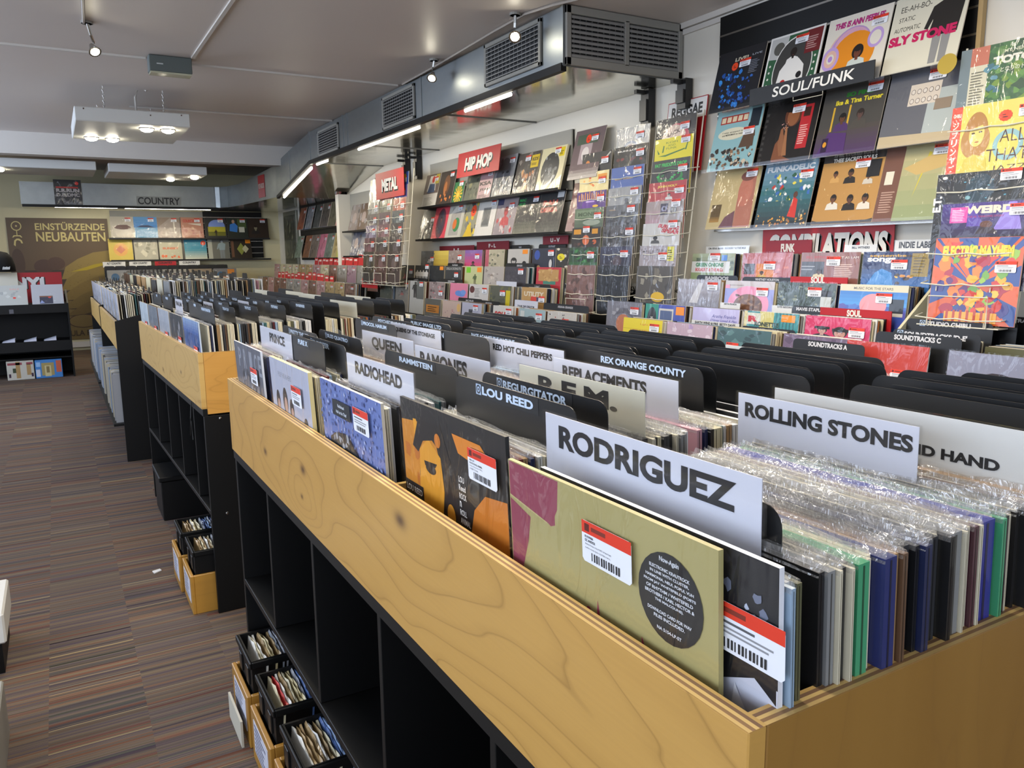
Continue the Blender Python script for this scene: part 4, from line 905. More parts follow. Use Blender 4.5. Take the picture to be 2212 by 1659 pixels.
G = ['farthest along the near bin', 'in the middle under the near bin', 'closest to the camera']
ys = [(2.005, 2.215), (1.75, 1.965), (1.495, 1.71)]
for i, (a_, b_) in enumerate(ys): tray('black plastic tray of singles, the one ' + G[i], a_, b_, F1, .345, 0, .235, i + 1, boxlab='orange wooden box holding the tray ' + G[i], gname=G[i])
tray('black plastic tray of singles, the one just inside the second bin end', 2.93, 3.145, F2, .335, 0, .235, 11, boxlab='orange wooden box nearest the end of the second bin', gname='nearest in the second bin')
tray('black plastic tray of singles, the farther one under the second bin', 3.165, 3.38, F2, .325, 0, .235, 12, boxlab='orange wooden box with a paper label, farther of two under the second bin', gname='farther in the second bin')
b = MB(); b.box((.36, 4.12, 0), (.60, 4.42, .20), bev=.004); b.box((.352, 4.11, .20), (.61, 4.43, .225), bev=.004); tag(b.build('storage_crate', M['black'], loc=(0, 0, 0)), 'black lidded crate on the floor under the second bin', 'crate')
b = MB(); b.box((.318, 2.02, .0), (.324, 2.19, .075)); o = b.build('cardboard_sleeve', plain('kraft_board', 'b9b4a4', .7)); tag(o, 'pale card leaning against the farthest orange box under the near bin', 'card')
# ------------------------------------------------------------------ right wall: soul and funk slat wall
def slatwall(label, y0, y1, z0, z1, x=3.155, rails=None, pitch=.1, ledges=(), mat='black', lx=3.012):
    T = thing('slat_wall', label, 'display panel', (x, (y0 + y1) / 2, z0)); a = MB()
    n = int((z1 - z0) / pitch)
    for i in range(n + 1):
        za = max(z0, z1 - (i + 1) * pitch + .009); zb_ = z1 - i * pitch
        if zb_ - za > .01: a.box((x - .02, y0, za), (x, y1, zb_))
    a.box((x - .008, y0, z0), (x, y1, z1)); part('board', a, M[mat], T)
    a = MB()
    for i in range(1, n + 1): a.box((x - .021, y0, z1 - i * pitch), (x - .009, y1, z1 - i * pitch + .009))
    part('slot_insert', a, M['chrome'], T)
    for (z, ya, yb) in ledges:
        a = MB(); a.box((lx - .004, ya, z - .006), (x - .02, yb, z - .002)); a.box((lx - .006, ya, z - .006), (lx - .003, yb, z + .012)); part('record_ledge', a, M['acrylic'] if mat == 'black' else M['black'], T)
    return T
SW = slatwall('black slat wall panel behind the soul and funk records', 1.86, 3.225, 1.40, 2.50, ledges=((2.0, 1.86, 3.2), (1.708, 1.86, 3.2), (1.41, 1.86, 3.2)))
a = MB(); a.box((3.13, 1.842, 1.4), (3.155, 1.86, 2.5)); part('end_trim', a, plain('raw_pine', 'b59a6a', .6), SW)
def wall(y, z, label, bg, spec, stk=None, wrap=0, X=3.03, tilt=-14.5, head=-90, **kw):
    return album(label, (X, y, z), head, tilt, bg, spec, wrap=wrap, sticker=stk, **kw)
gs = 'records on the soul and funk slat wall'
T_ = lambda *a: None
wall(3.03, 2.0, 'black record with blue tangled drawing and a round orange sticker, top row of the black slat wall', '181a20', 'v .02 .02 .96 .1 15181f 1a1c22 3;b 60 3 .12 .05 .62 .62 .02 .05 1f4f9a 2f78c8 16306a 3c90d8 1a2040;b 20 9 .6 .1 .85 .5 .02 .04 24408a 1a2a60 2f62b0;t .52 .80 .06 .28 cfc8b0 .03|LIVE!;k .40 .72 .07 e8481e;w .72 .55 .2 .22 8 6a6e78;t .84 .83 .03 .2 9aa0a8 .02|LIVE', (.50, .68))
wall(2.69, 2.0, 'white framed green record with a white suit figure, second in the top row of the slat wall', 'e2e0da', 'r .03 .03 .94 .94 2c5a3c;p b8b8b4 .03 .97 .36 .97 .34 .62 .03 .66;e .2 .8 .1 .1 55544e;e .52 .45 .36 .48 e6e4de;e .52 .45 .345 .46 3a3a38;m .50 .68 .2 1c1512 17120f e4e2dc;p e4e2dc .26 .1 .78 .1 .74 .46 .62 .58 .42 .58 .30 .44;e .40 .24 .05 .05 b8201c;e .68 .32 .05 .05 18181a;r .70 .62 .27 .35 6a1c20;w .72 .68 .2 .2 6 b08a86;' + ''.join('e %.2f %.2f .018 .018 d8d8cc;' % (x, y) for x in (.09, .92) for y in (.15, .25, .35, .45, .55)) + 't .45 .06 .09 .6 efece4 .03 0 .2|LEGENDS', (.50, .80))
wall(2.355, 2.0, 'white record with purple swirls around an orange disc, third in the top row of the slat wall', 'dcd6c8', 'o .42 .5 .34 .30 d8b8a8 .93 b890c8;o .45 .55 .30 .27 b090c0 .93 d0a0b8;e .5 .42 .34 .32 e08a1c;o .14 .42 .14 .17 b79ad0 .72 d8b0a0;o .82 .58 .12 .14 b79ad0 .7 dcd6c8;o .14 .42 .06 .07 dcd6c8 .6 a884c8;p d8d4c8 .0 0 1 0 1 .12 0 .12;m .58 .42 .24 6a3a26 17110f c8d0c8 1.25;t .50 .83 .09 .78 b02878 .05 0 .1|THIS IS ANN PEEBLES', (.72, .74))
wall(2.03, 2.0, 'cream record with tall slanted lettering and a figure in a dark jacket, top right of the slat wall', 'd4d0bc', 'l .10 .80 .075 .42 2a2a26 .0|EE-AH-BO-;l .10 .67 .06 .22 2a2a26 .0|STATIC;l .06 .54 .06 .36 2a2a26 .0|AUTOMATIC;f .74 .03 .95 8a6a58 1e1d1c 8a8a88;p 1e1d1c .55 .38 .93 .38 .96 .78 .62 .80;e .74 .885 .07 .08 1a1614;e .745 .87 .05 .062 9a8478;l .02 .36 .13 .9 c01c58 .06|SLY STONE;e .80 .95 .04 .04 e87820', None)
wall(3.03, 1.708, 'pale blue record with a speech bubble over a crowd, middle row of the slat wall', '8ab4b8', 'r .1 .78 .6 .13 a8352c;' + ''.join('r %.2f .80 .09 .09 d8c8a8;' % (.12 + i * .12) for i in range(5)) + 'e .42 .60 .32 .10 d8d2b8;t .42 .61 .03 .45 2a2a28 .02|I was stopped in;t .42 .57 .03 .45 2a2a28 .02|and MERRIMAN to meet;m .80 .68 .2 6a4230 1a1412 6a4230;r .76 .66 .2 .3 1c2630;b 70 3 .02 .02 .95 .34 .02 .05 241c18 5a4436 8a6a50 3a3438 c8b8a0;p 5a4436 .62 .34 .92 .34 .9 .6 .7 .62', (.66, .54))
wall(2.69, 1.708, 'black record with a person praying and a red side strip, middle row of the slat wall', '161312', 't .5 .90 .045 .9 3a3836 .0|HOLY CHURCH OF;w .02 .05 .06 .8 9 3a3836;e .55 .72 .16 .18 5a3220;e .55 .70 .11 .15 8a5636;e .52 .86 .2 .1 0e0b0a;p 7a4a30 .28 .05 .3 .3 .42 .45 .46 .40 .44 .12 .66 .02 .3 .02;p 8a5a3c .36 .52 .40 .55 .46 .3 .5 .12 .42 .1 .35 .3;p 9a6844 .44 .56 .48 .54 .52 .3 .56 .1 .47 .1 .46 .3;b 10 3 .36 .5 .5 .62 .006 .012 d8a8a0 c89890;r .70 .18 .2 .66 b0242a;r .74 .66 .12 .14 3a2018;w .72 .25 .16 .3 9 e0a8a0', (.52, .74))
wall(2.355, 1.708, 'dark record with yellow lettering and two people on purple, middle row of the slat wall', '45433f', 'v 0 0 1 .4 4a3458 4a4440 6;r .2 .35 .03 .35 c8a030;r .46 .35 .03 .35 c8a030;m .38 .52 .2 5a3a26 141110 4a3060;m .66 .54 .2 54403a 2a211c 4a4640;p 4c2e66 .05 .02 .52 .02 .5 .3 .2 .34;t .58 .82 .065 .42 2f7a2c .06|SO FINE;l .22 .72 .07 .74 d8c838 .035|Ike & Tina Turner;r .12 .06 .1 .2 2a1838;e .17 .17 .03 .04 d09028', (.70, .83))
wall(2.03, 1.708, 'silvery grey record in shiny plastic with a white label, middle row right of the slat wall', '5f6168', 'r .60 .08 .38 .62 a9b2b0;p b8a888 0 0 1 0 1 .12 0 .16;r .32 .52 .42 .28 cfc4b4;' + ''.join('o %.2f %.2f .03 .035 6a605c .8 d4ccc0;' % (.37 + .08 * i, y) for i in range(5) for y in (.58, .70)) + 'r .70 .42 .22 .14 8a7a68', (.55, .82), wrap=4)
b_ = MB(); b_.lathe([(.038, 0), (.038, -.0012)], (0, 0, 0), 28, 'a89030', axis='y'); o = b_.build('hanging_tag', M['card'], fix=True); o.location = (3.000, 1.885, 1.985); o.rotation_euler = frame_rot(-90, -8); tag(o, 'round gold card tag at the right end of the slat wall', 'tag')
wall(3.03, 1.41, 'tan record with a pinkish face and a dark inset picture, bottom row of the slat wall', 'b9a676', 'p a86a58 .62 .02 .98 .02 .92 .9 .7 .86 .6 .5;e .74 .62 .15 .26 b8705c;e .74 .86 .15 .08 7a4a40;p 6a4450 .3 .02 .62 .02 .6 .3 .4 .2;r .06 .12 .22 .3 54401c;t .28 .62 .04 .2 d8cca0 .0|Leon;t .30 .56 .04 .26 d8cca0 .0|HAYWOOD;v .06 .12 .22 .12 a07838 54401c 4', (.70, .84), wrap=5)
wall(2.69, 1.41, 'blue record with a crowd in a meadow and white capitals, bottom row of the slat wall', '356a78', 'v 0 .5 1 .5 2f6a70 7fa0b8 6;b 40 6 .05 .35 .95 .8 .02 .05 d8dce0 e0d050 3a68b0 b83a30 2a5a40 e8e8e0;v 0 .0 1 .4 28323a 2f5a60 5;p c8342c .62 .15 .78 .12 .76 .40 .68 .45;e .70 .48 .04 .05 5a3424;b 40 8 .03 .02 .97 .18 .01 .025 d89a40 a86a30 e0b060;t .5 .86 .09 .9 dfe4e6 .05|FUNKADELIC', (.72, .72), wrap=6)
wall(2.345, 1.41, 'orange brown record with seven people in pale shirts, bottom row of the slat wall', 'b5884a', 'r 0 .9 1 .1 2a2624;p 2a2624 0 0 1 0 1 .06 .9 .04 .1 .04 0 .06;m .5 .72 .16 5a3a28 17120f 1e1b1a;m .25 .72 .13 6a4630 17120f c89a58;m .8 .66 .13 6a4630 17120f c8c0b0;m .3 .36 .17 6a4630 17120f d8d4c8;m .58 .34 .17 54382a 120e0c 1e1b1a;m .82 .34 .17 6a4630 17120f d8d0c0;t .52 .89 .06 .7 dcd8cc .04|THEE SACRED SOULS;r .76 .64 .2 .24 17181c', (.56, .78), wrap=7)
wall(2.03, 1.41, 'pale green record in shiny creased plastic with a brown side strip, bottom right of the slat wall', 'a3a47a', 'r 0 0 .28 1 6f4a3c;v .28 .0 .72 1 8f9a70 b4ac80 5;p c8b840 .5 .3 .62 .9 .66 .88;p c4a86a .3 .7 .9 .95 .95 .7 .5 .6;r .06 .5 .12 .18 d8d4c0;w .05 .12 .2 .3 9 b09080', (.68, .84), wrap=8)
a = MB(); a.box((2.985, 2.185, 1.985), (2.990, 2.86, 2.062), '0c0c0d')
sg = a.build('category_sign', M['card']); tag(sg, 'black sign with white slanted SOUL/FUNK lettering on the slat wall', 'sign')
def letter(parent, pos, text, h, w, col, bold=.03, head=-90, tilt=0, slant=0, shadow=None, y0=-.0008):
    tb = MB()
    if shadow:
        for dx, dz in ((.10, -.10), (.06, -.06), (.03, -.03), (0, 0)):
            for q in place_text(text, dx * h, dz * h, h * 1.03, w * 1.03, bold + .03, slant=slant): tb.poly([(x, y0, z) for x, z in q], shadow)
    for q in place_text(text, 0, 0, h, w, bold, slant=slant): tb.poly([(x, y0 - .0004, z) for x, z in q], col)
    o = tb.build('lettering', M['card'], parent); o.location = Vector(pos) - parent.location; o.rotation_euler = frame_rot(head, tilt); return o
letter(sg, (2.985, 2.50, 2.003), 'SOUL/FUNK', .044, .44, 'e6e4dc', .015, slant=.18)
a = MB(); a.tube([(2.99, 2.60, 1.985), (2.99, 2.60, 1.968), (2.99, 2.44, 1.968), (2.99, 2.44, 1.985)], .0015); a.build('wire_hook', M['wirewhite'], sg)
def red_sign(label, X, y0, y1, z0, z1, text, th, tw, shadow='17100f', col='d8d4ca', bg='a5121a', slant=0, tz=None, tilt=0, bold=.05):
    a = MB(); w = y1 - y0; a.box((-w / 2, 0, 0), (w / 2, .004, z1 - z0), bg); o = a.build('category_sign', M['card']); o.location = (X, (y0 + y1) / 2, z0); o.rotation_euler = frame_rot(-90, tilt); tag(o, label, 'sign', 'red section signs')
    tb = MB(); zz = (z1 - z0 - th) / 2 if tz is None else tz
    if shadow:
        for dx, dz in ((.10, -.12), (.05, -.06)):
            for q in place_text(text, dx * th, zz + dz * th, th * 1.02, tw * 1.02, bold + .02, slant=slant): tb.poly([(x, -.0006, z) for x, z in q], shadow)
    for q in place_text(text, 0, zz, th, tw, bold, slant=slant): tb.poly([(x, -.0010, z) for x, z in q], col)
    tb.build('lettering', M['card'], o); return o
red_sign('wide red COMPILATIONS sign with blocky pale lettering below the slat wall', 3.135, 2.15, 2.88, 1.23, 1.405, 'COMPILATIONS', .115, .66, tz=.03, slant=.08)
red_sign('red HIP HOP sign above the hip hop records', 2.985, 5.365, 6.09, 1.925, 2.125, 'HIP HOP', .105, .46, slant=.12, tilt=-8)
red_sign('red METAL sign on top of the tall wire rack', 2.78, 6.74, 7.45, 1.83, 2.075, 'METAL', .115, .40, slant=.05)

# ------------------------------------------------------------------ hip hop shelf
SH = slatwall('grey slat panel behind the hip hop records', 4.60, 6.95, 1.42, 2.13, mat='grey', ledges=((1.726, 4.58, 6.98), (1.432, 4.58, 7.05)), pitch=.24)
BW = 'v 0 0 1 1 606468 8a8c8e 6;e .5 .55 .3 .4 54585c;e .42 .6 .07 .03 202326;e .66 .6 .07 .03 202326;p 8e9092 .5 .6 .46 .42 .56 .42;e .54 .3 .1 .03 2a2c2e;b 20 4 .1 .1 .9 .9 .03 .08 777a7e 4a4e52 94969a'
wall(6.81, 1.726, 'white record with a blue jacketed figure and red head, far left of the top hip hop row', 'd4d0c8', 'r 0 .42 1 .58 6a5a52;p d8d6d0 .2 .5 .8 .5 .7 .95 .3 .95;e .55 .84 .1 .1 c83020;p 36507a .25 .45 .75 .45 .7 .7 .35 .72;r .7 .7 .25 .28 b8a838;w .1 .08 .7 .25 6 9a9890', (.66, .78), X=3.034)
wall(6.487, 1.726, 'dark brown record with an orange lit face, second in the top hip hop row', '3a322e', 'e .5 .6 .2 .28 6a4630;e .45 .5 .1 .2 a86a3c;b 15 3 .1 .1 .9 .4 .03 .08 2a2420 5a3a28 c8783c', (.66, .82), X=3.036)
wall(6.18, 1.726, 'small green record with a yellow sunflower below the hip hop sign', '2c6a40', 'z .5 .4 14 d8b030 .42;e .5 .4 .2 .2 c89a28;e .5 .4 .1 .1 e0c050', (.50, .80), w=.19, h=.19, X=3.02)
wall(5.92, 1.726, 'grey green record with a round orange sticker half hidden by the hip hop sign', '5a5e50', 'b 30 6 .1 .1 .9 .9 .03 .09 4a4e44 6e705c 3a3d36 7e7c5c;r .7 .76 .24 .2 e88818', None, X=3.034)
wall(5.70, 1.726, 'pinkish record with broken dark lettering in the top hip hop row', 'a88a8c', 't .5 .5 .13 .9 2a2224 .05|KSA;t .5 .3 .1 .8 2a2224 .05|JTAM;w .1 .08 .7 .12 3 6a5658', (.6, .8), w=.22, h=.24, X=3.02)
wall(5.44, 1.726, 'black and white record with a large face close up, middle of the top hip hop row', '7a7d80', BW, (.70, .80), X=3.028, wrap=9, w=.33, h=.33, t=.012, edge='1a1a1c')
wall(5.095, 1.726, 'dark record with orange figures and a yellow sticker, second from right in the top hip hop row', '3a3634', 'b 26 3 .1 .3 .9 .95 .03 .09 2a2624 6a5a50 4a423c 8a8078;b 16 5 .3 .05 .8 .55 .04 .09 b8784a 8a5430 d09860;r .62 .62 .34 .3 d8b818;t .79 .78 .08 .26 2a2414 .04|KIDS;w .66 .68 .26 .06 2 5a4a10', (.36, .80), wrap=10)
wall(4.765, 1.726, 'cream record with a dark oval portrait, right end of the top hip hop row', 'd4cba4', 'e .46 .5 .36 .38 303236;m .46 .5 .3 8a8c8c 4a4c4e 606264;b 10 4 .25 .3 .7 .8 .03 .07 a8aaaa 54585a 787a7c;r .74 .76 .2 .2 d8c018;w .76 .8 .16 .1 3 5a4a10;t .56 .04 .03 .3 4a463c .0|Artist', (.56, .84), t=.016, edge='cfc7a4')
wall(6.90, 1.432, 'black record with a grey scratched picture, far left of the bottom hip hop row', '1c1d20', 'b 40 5 .05 .05 .95 .6 .03 .08 3a3c40 55585c 26282b 6a6d70;w .1 .7 .5 .2 4 4a4c50', (.68, .56), X=3.036)
wall(6.61, 1.432, 'bright pink record with a dark oval picture, second in the bottom hip hop row', 'c8404e', 'e .5 .48 .3 .44 5a2a38;e .5 .5 .2 .34 3a3844;m .5 .6 .2 7a4a48 241618 4a3a44', None, X=3.034, wrap=11)
wall(6.31, 1.432, 'pale record with a small green and orange picture, third in the bottom hip hop row', 'b8b4a8', 'r .2 .1 .6 .8 9a9690;e .6 .4 .2 .2 3a7a4a;e .5 .42 .12 .14 c86a30;p d0ccc0 .1 .7 .5 .98 .9 .8', (.6, .80), X=3.032, wrap=12)
wall(6.02, 1.432, 'yellow and grey record with a round orange sticker, fourth in the bottom hip hop row', '8c8a74', 'b 24 3 .05 .05 .95 .95 .05 .12 c8a828 d0b838 74746c 4a4a46;p c8a828 .2 .0 .5 .45 .8 .0;k .6 .74 .16 e8481e', None, X=3.034, wrap=13)
wall(5.745, 1.432, 'white record with a grey square picture in the middle, fifth in the bottom hip hop row', 'd0ccc4', 'r .3 .28 .42 .50 80807c;r .34 .32 .34 .42 5c5e5e', (.7, .82), X=3.032, wrap=14)
wall(5.425, 1.432, 'red figure record in very shiny plastic, third from right in the bottom hip hop row', '94888a', 'm .5 .6 .36 b02c34 7a1c28 b83a40;r 0 .8 .3 .2 3a3c5c;b 14 3 .1 .1 .9 .5 .03 .08 b83a40 c8b4b0', (.64, .70), X=3.034, wrap=15)
wall(5.095, 1.432, 'black record with green corner lettering, second from right in the bottom hip hop row', '24272a', 't .2 .82 .07 .3 2c9a4c .04|MAC;t .2 .72 .07 .3 2c9a4c .04|MILLER;v 0 0 1 .4 6a6a58 24272a 5', (.70, .78), X=3.030, wrap=16)
wall(4.78, 1.432, 'dark record with red dripping lettering, right end of the bottom hip hop row', '2a2a2c', 't .45 .66 .12 .6 a83028 .05|RAH;t .45 .5 .12 .7 a83028 .05|DIGGA;v 0 0 1 .35 5c5c54 2a2a2c 5;r .70 .82 .26 .16 c4c6c8', None, X=3.030, wrap=17)
# two fronts on the next shelf, half hidden by the reggae rack
wall(4.335, 1.775, 'dark pink record with a round orange sticker on the shelf left of the reggae rack', '6a5a5c', 'r .1 .7 .7 .2 4a5a4a;r .25 .3 .4 .4 a8989a;e .45 .5 .12 .14 d8d0cc;k .48 .80 .09 e8401c;v 0 0 1 .25 b8b0a8 6a5a5c 4', (.60, .74), X=3.028, wrap=18, w=.33, h=.33)
wall(4.36, 1.442, 'brownish pink record below it, left of the reggae rack', '7a5c58', 'v 0 0 1 1 a08480 6a4440 6;e .4 .7 .14 .12 d8d0cc;b 12 3 .1 .1 .9 .6 .04 .1 8a6a68 6a4a4a b09a98', None, X=3.028, wrap=19, w=.33, h=.33)

# ------------------------------------------------------------------ wire racks
def wire_rack(label, cols, rows, xf, w=.335, z_end=.93):
    T = thing('wire_rack', label, 'record rack', (3.0, sum(cols) / len(cols), z_end))
    for ci, yc in enumerate(cols):
        a = MB()
        for r, zb_ in enumerate(rows):
            x = xf(zb_) - .02; z = zb_ + .02; p = [(x + .06, yc + w / 2, z + .008), (x, yc + w / 2 - .01, z), (x - .008, yc + w * .18, z - .006), (x - .004, yc, z), (x - .008, yc - w * .18, z - .006), (x, yc - w / 2 + .01, z), (x + .06, yc - w / 2, z + .008)]
            a.tube(p, .0026, n=5)
            a.tube([(xf(zb_) - .018, yc + .1, z - .01), (xf(zb_) - .018, yc + .1, zb_ - .006), (xf(zb_) + .03, yc + .1, zb_ - .006)], .002, n=4); a.tube([(xf(zb_) - .018, yc - .1, z - .01), (xf(zb_) - .018, yc - .1, zb_ - .006), (xf(zb_) + .03, yc - .1, zb_ - .006)], .002, n=4)
        zb_ = rows[-1]; a.tube([(xf(zb_) - .024, yc + .11, zb_ - .01), (xf(zb_) - .024, yc + .11, zb_ + .10), (xf(zb_) - .024, yc - .11, zb_ + .10), (xf(zb_) - .024, yc - .11, zb_ - .01)], .0026, n=5)
        part('wire_pockets', a, M['wirewhite'], T)
        for s_ in (-1, 1):
            a = MB(); a.tube([(xf(rows[0]) + .07, yc + s_ * w * .48, rows[0] + .33), (xf(rows[-1]) + .06, yc + s_ * w * .48, rows[-1] - .04)], .004, n=6); part('upright_wire', a, M['wirewhite'], T)
        a = MB(); a.prism([(xf(rows[-1]) - .03, yc, rows[-1] - .012), (xf(rows[-1]) + .1, yc, rows[-1] - .012), (xf(rows[-1]) + .1, yc, rows[-1] - .006), (xf(rows[-1]) - .03, yc, rows[-1] - .006)], (0, .001, 0)); a.box((xf(rows[-1]) - .02, yc - w * .45, rows[-1] - .012), (xf(rows[-1]) + .09, yc + w * .45, rows[-1] - .008)); part('foot', a, M['wirewhite'], T)
    return T
RX = lambda z: 2.93 + (z - 1.0) * .17
RT = [2.035, 1.926, 1.805, 1.683, 1.578, 1.455, 1.330]; rr = [z - .312 for z in RT] + [.905]
wire_rack('white wire record rack with three columns of reggae and soul records', (4.20, 3.86, 3.475), rr, RX)
def rk(y, row, label, bg, spec, stk=(.62, .70), wrap=0, **kw): kw.setdefault('squash', .8 if row == 0 else (1 if row == 7 else .5)); wall(y, rr[row], label, bg, spec, stk, wrap, X=RX(rr[row]), tilt=-4, **kw)
a = MB(); a.box((-.16, 0, 0), (.16, .003, .40), '9a121a'); o = a.build('category_sign', M['card']); o.location = (3.10, 3.465, 1.735); o.rotation_euler = frame_rot(-90, -6); tag(o, 'red and white REGGAE sign behind the top of the white wire rack', 'sign')
tb = MB(); tb.poly([(-.155, -.0005, .29), (.155, -.0005, .29), (.155, -.0005, .395), (-.155, -.0005, .395)], 'd2d0cc')
for q in place_text('REGGAE', -.0, .31, .06, .25, .04): tb.poly([(x, -.001, z) for x, z in q], '17171a')
tb.build('lettering', M['card'], o)
rk(3.475, 0, 'charcoal record with a pink disc reading black solidarity, top right of the reggae rack', '3a3838', 'e .5 .42 .38 .44 b84a5c;e .45 .42 .35 .42 cfb8a8;t .42 .62 .09 .4 5a4a40 .03 12|BLACK;t .45 .45 .08 .55 5a4a40 .03 12|SOLIDARITY;p b84a5c .6 .3 .88 .45 .8 .7 .7 .5', wrap=20)
rk(3.86, 0, 'whitish record with a pale ring picture, top middle of the reggae rack', 'b4b4b0', 'o .45 .4 .26 .28 9aa4b4 .85 c4c4c0;o .45 .4 .18 .2 c0a8a0 .8 b8b8b4;e .45 .36 .1 .13 4a4c54', wrap=21)
rk(3.475, 1, 'bright yellow record with green line drawing, right column of the reggae rack', 'd6c90e', 't .45 .80 .07 .3 5a7a18 .0|KOFI;t .45 .70 .07 .2 5a7a18 .0|AND;t .45 .60 .07 .28 5a7a18 .0|FUNK;p 2a6a28 .2 .5 .23 .75 .26 .74 .24 .52;p 2a6a28 .8 .5 .86 .78 .88 .76 .84 .5;p 2a6a28 .1 .4 .3 .42 .8 .56 .8 .52 .3 .36;p 2a6a28 .06 .66 .14 .48 .1 .46', (.70, .74))
rk(3.86, 1, 'black record with white spaced capitals, middle column of the reggae rack', '1e1e20', 't .48 .80 .06 .74 d8d6d2 .03|MUNI LONG;p 4a4a4c .46 .6 .5 .72 .54 .6;b 6 3 .1 .4 .9 .56 .04 .08 5a2020 7a3030', (.70, .56), wrap=22)
rk(4.20, 1, 'dark record with an orange figure and a white light beam, top left of the reggae rack', '1a1a1e', 'p b8b4ac .6 .5 .95 .95 .97 .9 .66 .5;e .2 .6 .07 .12 c87830;p c87830 .1 .4 .3 .4 .24 .6;v 0 0 1 .4 121214 1a1a1e 3', (.68, .52))
rk(3.475, 2, 'black record with bright green arched lettering, right column of the reggae rack', '24262a', "t .5 .76 .13 .84 22a848 .05|FAT FREDDYS DROP;e .5 .4 .34 .3 1c7a38;e .5 .46 .28 .22 24262a;b 12 3 .15 .2 .85 .5 .03 .06 22a848 1a6a34", (.72, .52))
rk(3.86, 2, 'blue record with two tiny diving figures, middle column of the reggae rack', '4a62a0', 'p c8c4b8 .42 .98 .46 .98 .47 .8 .45 .8;p 1a1c2a .4 .74 .46 .82 .52 .74 .46 .78;p c8c4b8 .7 .98 .74 .98 .73 .86 .71 .86;t .4 .52 .06 .56 c8a048 .02|tom misch', (.70, .66))
rk(4.20, 2, 'cream record with orange and red figures, left column of the reggae rack', 'd8c890', 'b 10 3 .1 .4 .6 .8 .03 .07 d87a3c c8502c e8a860;r .64 .64 .3 .24 d89030;t .79 .72 .07 .24 a85820 .02|INFINITE', (.68, .50))
rk(3.475, 3, 'red record with yellow name and a small portrait, right column of the reggae rack', 'a8383c', 't .5 .78 .10 .52 d8b848 .05|JOHN HOLT;m .56 .52 .16 b0b0aa 2a2a2a c8c8c4;w .68 .62 .2 .14 3 d8a8a0;r .0 .0 1 .015 d8d0c4', (.72, .56), edge='d8d4c8')
rk(3.86, 3, 'silver grey record with a small dark head low down, middle column of the reggae rack', '8c8e90', 'e .58 .50 .06 .08 3a3634;p 3a3634 .5 .3 .68 .3 .64 .44 .54 .44;w .12 .74 .1 .14 4 6a6c6e', (.70, .68), wrap=23)
rk(4.20, 3, 'purple record with orange fringe lettering, left column of the reggae rack', '4c2c72', ''.join('r %.2f .62 .03 .%02d d08a3c;' % (.06 + i * .075, 26 + (i * 7) % 12) for i in range(12)) + 'e .45 .45 .26 .24 5a2c86;r .32 .56 .3 .06 b090c8;e .66 .40 .1 .05 d8b030', (.72, .58))
rk(3.475, 4, 'pinkish grey record with a dark camera shape and a round badge, right column of the reggae rack', '9a9290', 'v 0 0 .4 1 a88890 9a8a88 3;r .40 .5 .2 .4 3a3448;e .5 .72 .08 .09 8a86a0;e .5 .72 .04 .05 2a2630;o .75 .66 .08 .13 1c1c1e .8 8e8e8c', (.70, .76), wrap=24)
rk(3.86, 4, 'dark grey record with a stormy sea texture, middle column of the reggae rack', '4a4c50', 'v 0 0 1 1 36383c 5a5c60 5;b 40 3 .05 .2 .95 .7 .03 .08 3a3c40 56585c 62646a 2c2e32;r .1 .80 .2 .05 8a7a68', (.68, .70), wrap=25)
rk(4.20, 4, 'dull green banknote like record, left column of the reggae rack', '5a6a50', 'r .06 .62 .88 .3 6a7c60;t .5 .68 .16 .76 45543c .04|MONEY;v 0 .0 1 .5 3a443c 566450 4;e .6 .42 .3 .12 8a9484', (.70, .54))
rk(3.475, 5, 'white record with slanted red lettering, right column of the reggae rack', 'bab8b4', 't .68 .78 .14 .56 b02c34 .06 -14|BURNING;t .74 .62 .14 .48 b02c34 .06 -14|SPEAR;m .36 .46 .2 2a2826 1c1a18 4a4846', (.70, .82))
rk(3.86, 5, 'black and white record with a blurred group photo, middle column of the reggae rack', '4a484a', 'b 40 8 .05 .1 .95 .95 .04 .1 2a2a2c 6a686a 86868a 3a383a 1c1c1e', (.72, .64), wrap=26)
rk(4.20, 5, 'black record with orange blocks and faces, left column of the reggae rack', '2c2624', 'r .06 .74 .26 .2 c88a20;r .7 .74 .2 .2 c88a20;e .5 .5 .12 .2 c8683c;e .8 .42 .07 .1 b85c34;b 8 3 .1 .1 .9 .4 .04 .09 3a2c28 5a3a30', (.40, .80))
rk(3.475, 6, 'pale record with scratchy line drawing and a yellow label, lower right of the reggae rack', '9c9498', 'b 30 4 .05 .3 .95 .9 .02 .04 6a6468 b8b0b4 7a7074;m .12 .76 .14 b0a8a8 3a3638 8a8488;t .46 .76 .1 .42 7a7074 .0 8|ISRAEL;r .76 .46 .18 .5 c8c018;w .78 .52 .14 .36 5 3a3a10', (.54, .50), wrap=27)
rk(3.86, 6, 'dark navy record with faint figure, lower middle of the reggae rack', '2a2c44', 'v 0 0 1 1 2c2a34 34364e 5;e .55 .45 .14 .2 4a3c44;p 1c1c2c .2 .0 .8 .0 .7 .3 .3 .3', (.66, .60), wrap=28)
rk(4.20, 6, 'green and dark record with a pale badge, lower left of the reggae rack', '2c4a30', 'b 26 3 .05 .4 .95 .95 .04 .1 1c2420 2a5a34 347a3c 22302a;e .72 .74 .1 .12 a8b0a0;v 0 0 1 .4 6a5a48 2c5a34 4', (.66, .56), wrap=29)
rk(3.475, 7, 'brown record with a yellow oval in the lowest right pocket of the reggae rack', '4a443c', 'b 20 3 .05 .3 .95 .95 .04 .1 3a342e 6a6254 8a8474;e .62 .45 .18 .09 d0a818', None)
rk(3.86, 7, 'near black record in the lowest middle pocket of the reggae rack', '1c2028', 'b 10 3 .1 .2 .9 .9 .05 .1 242830 14181e', None, wrap=30)
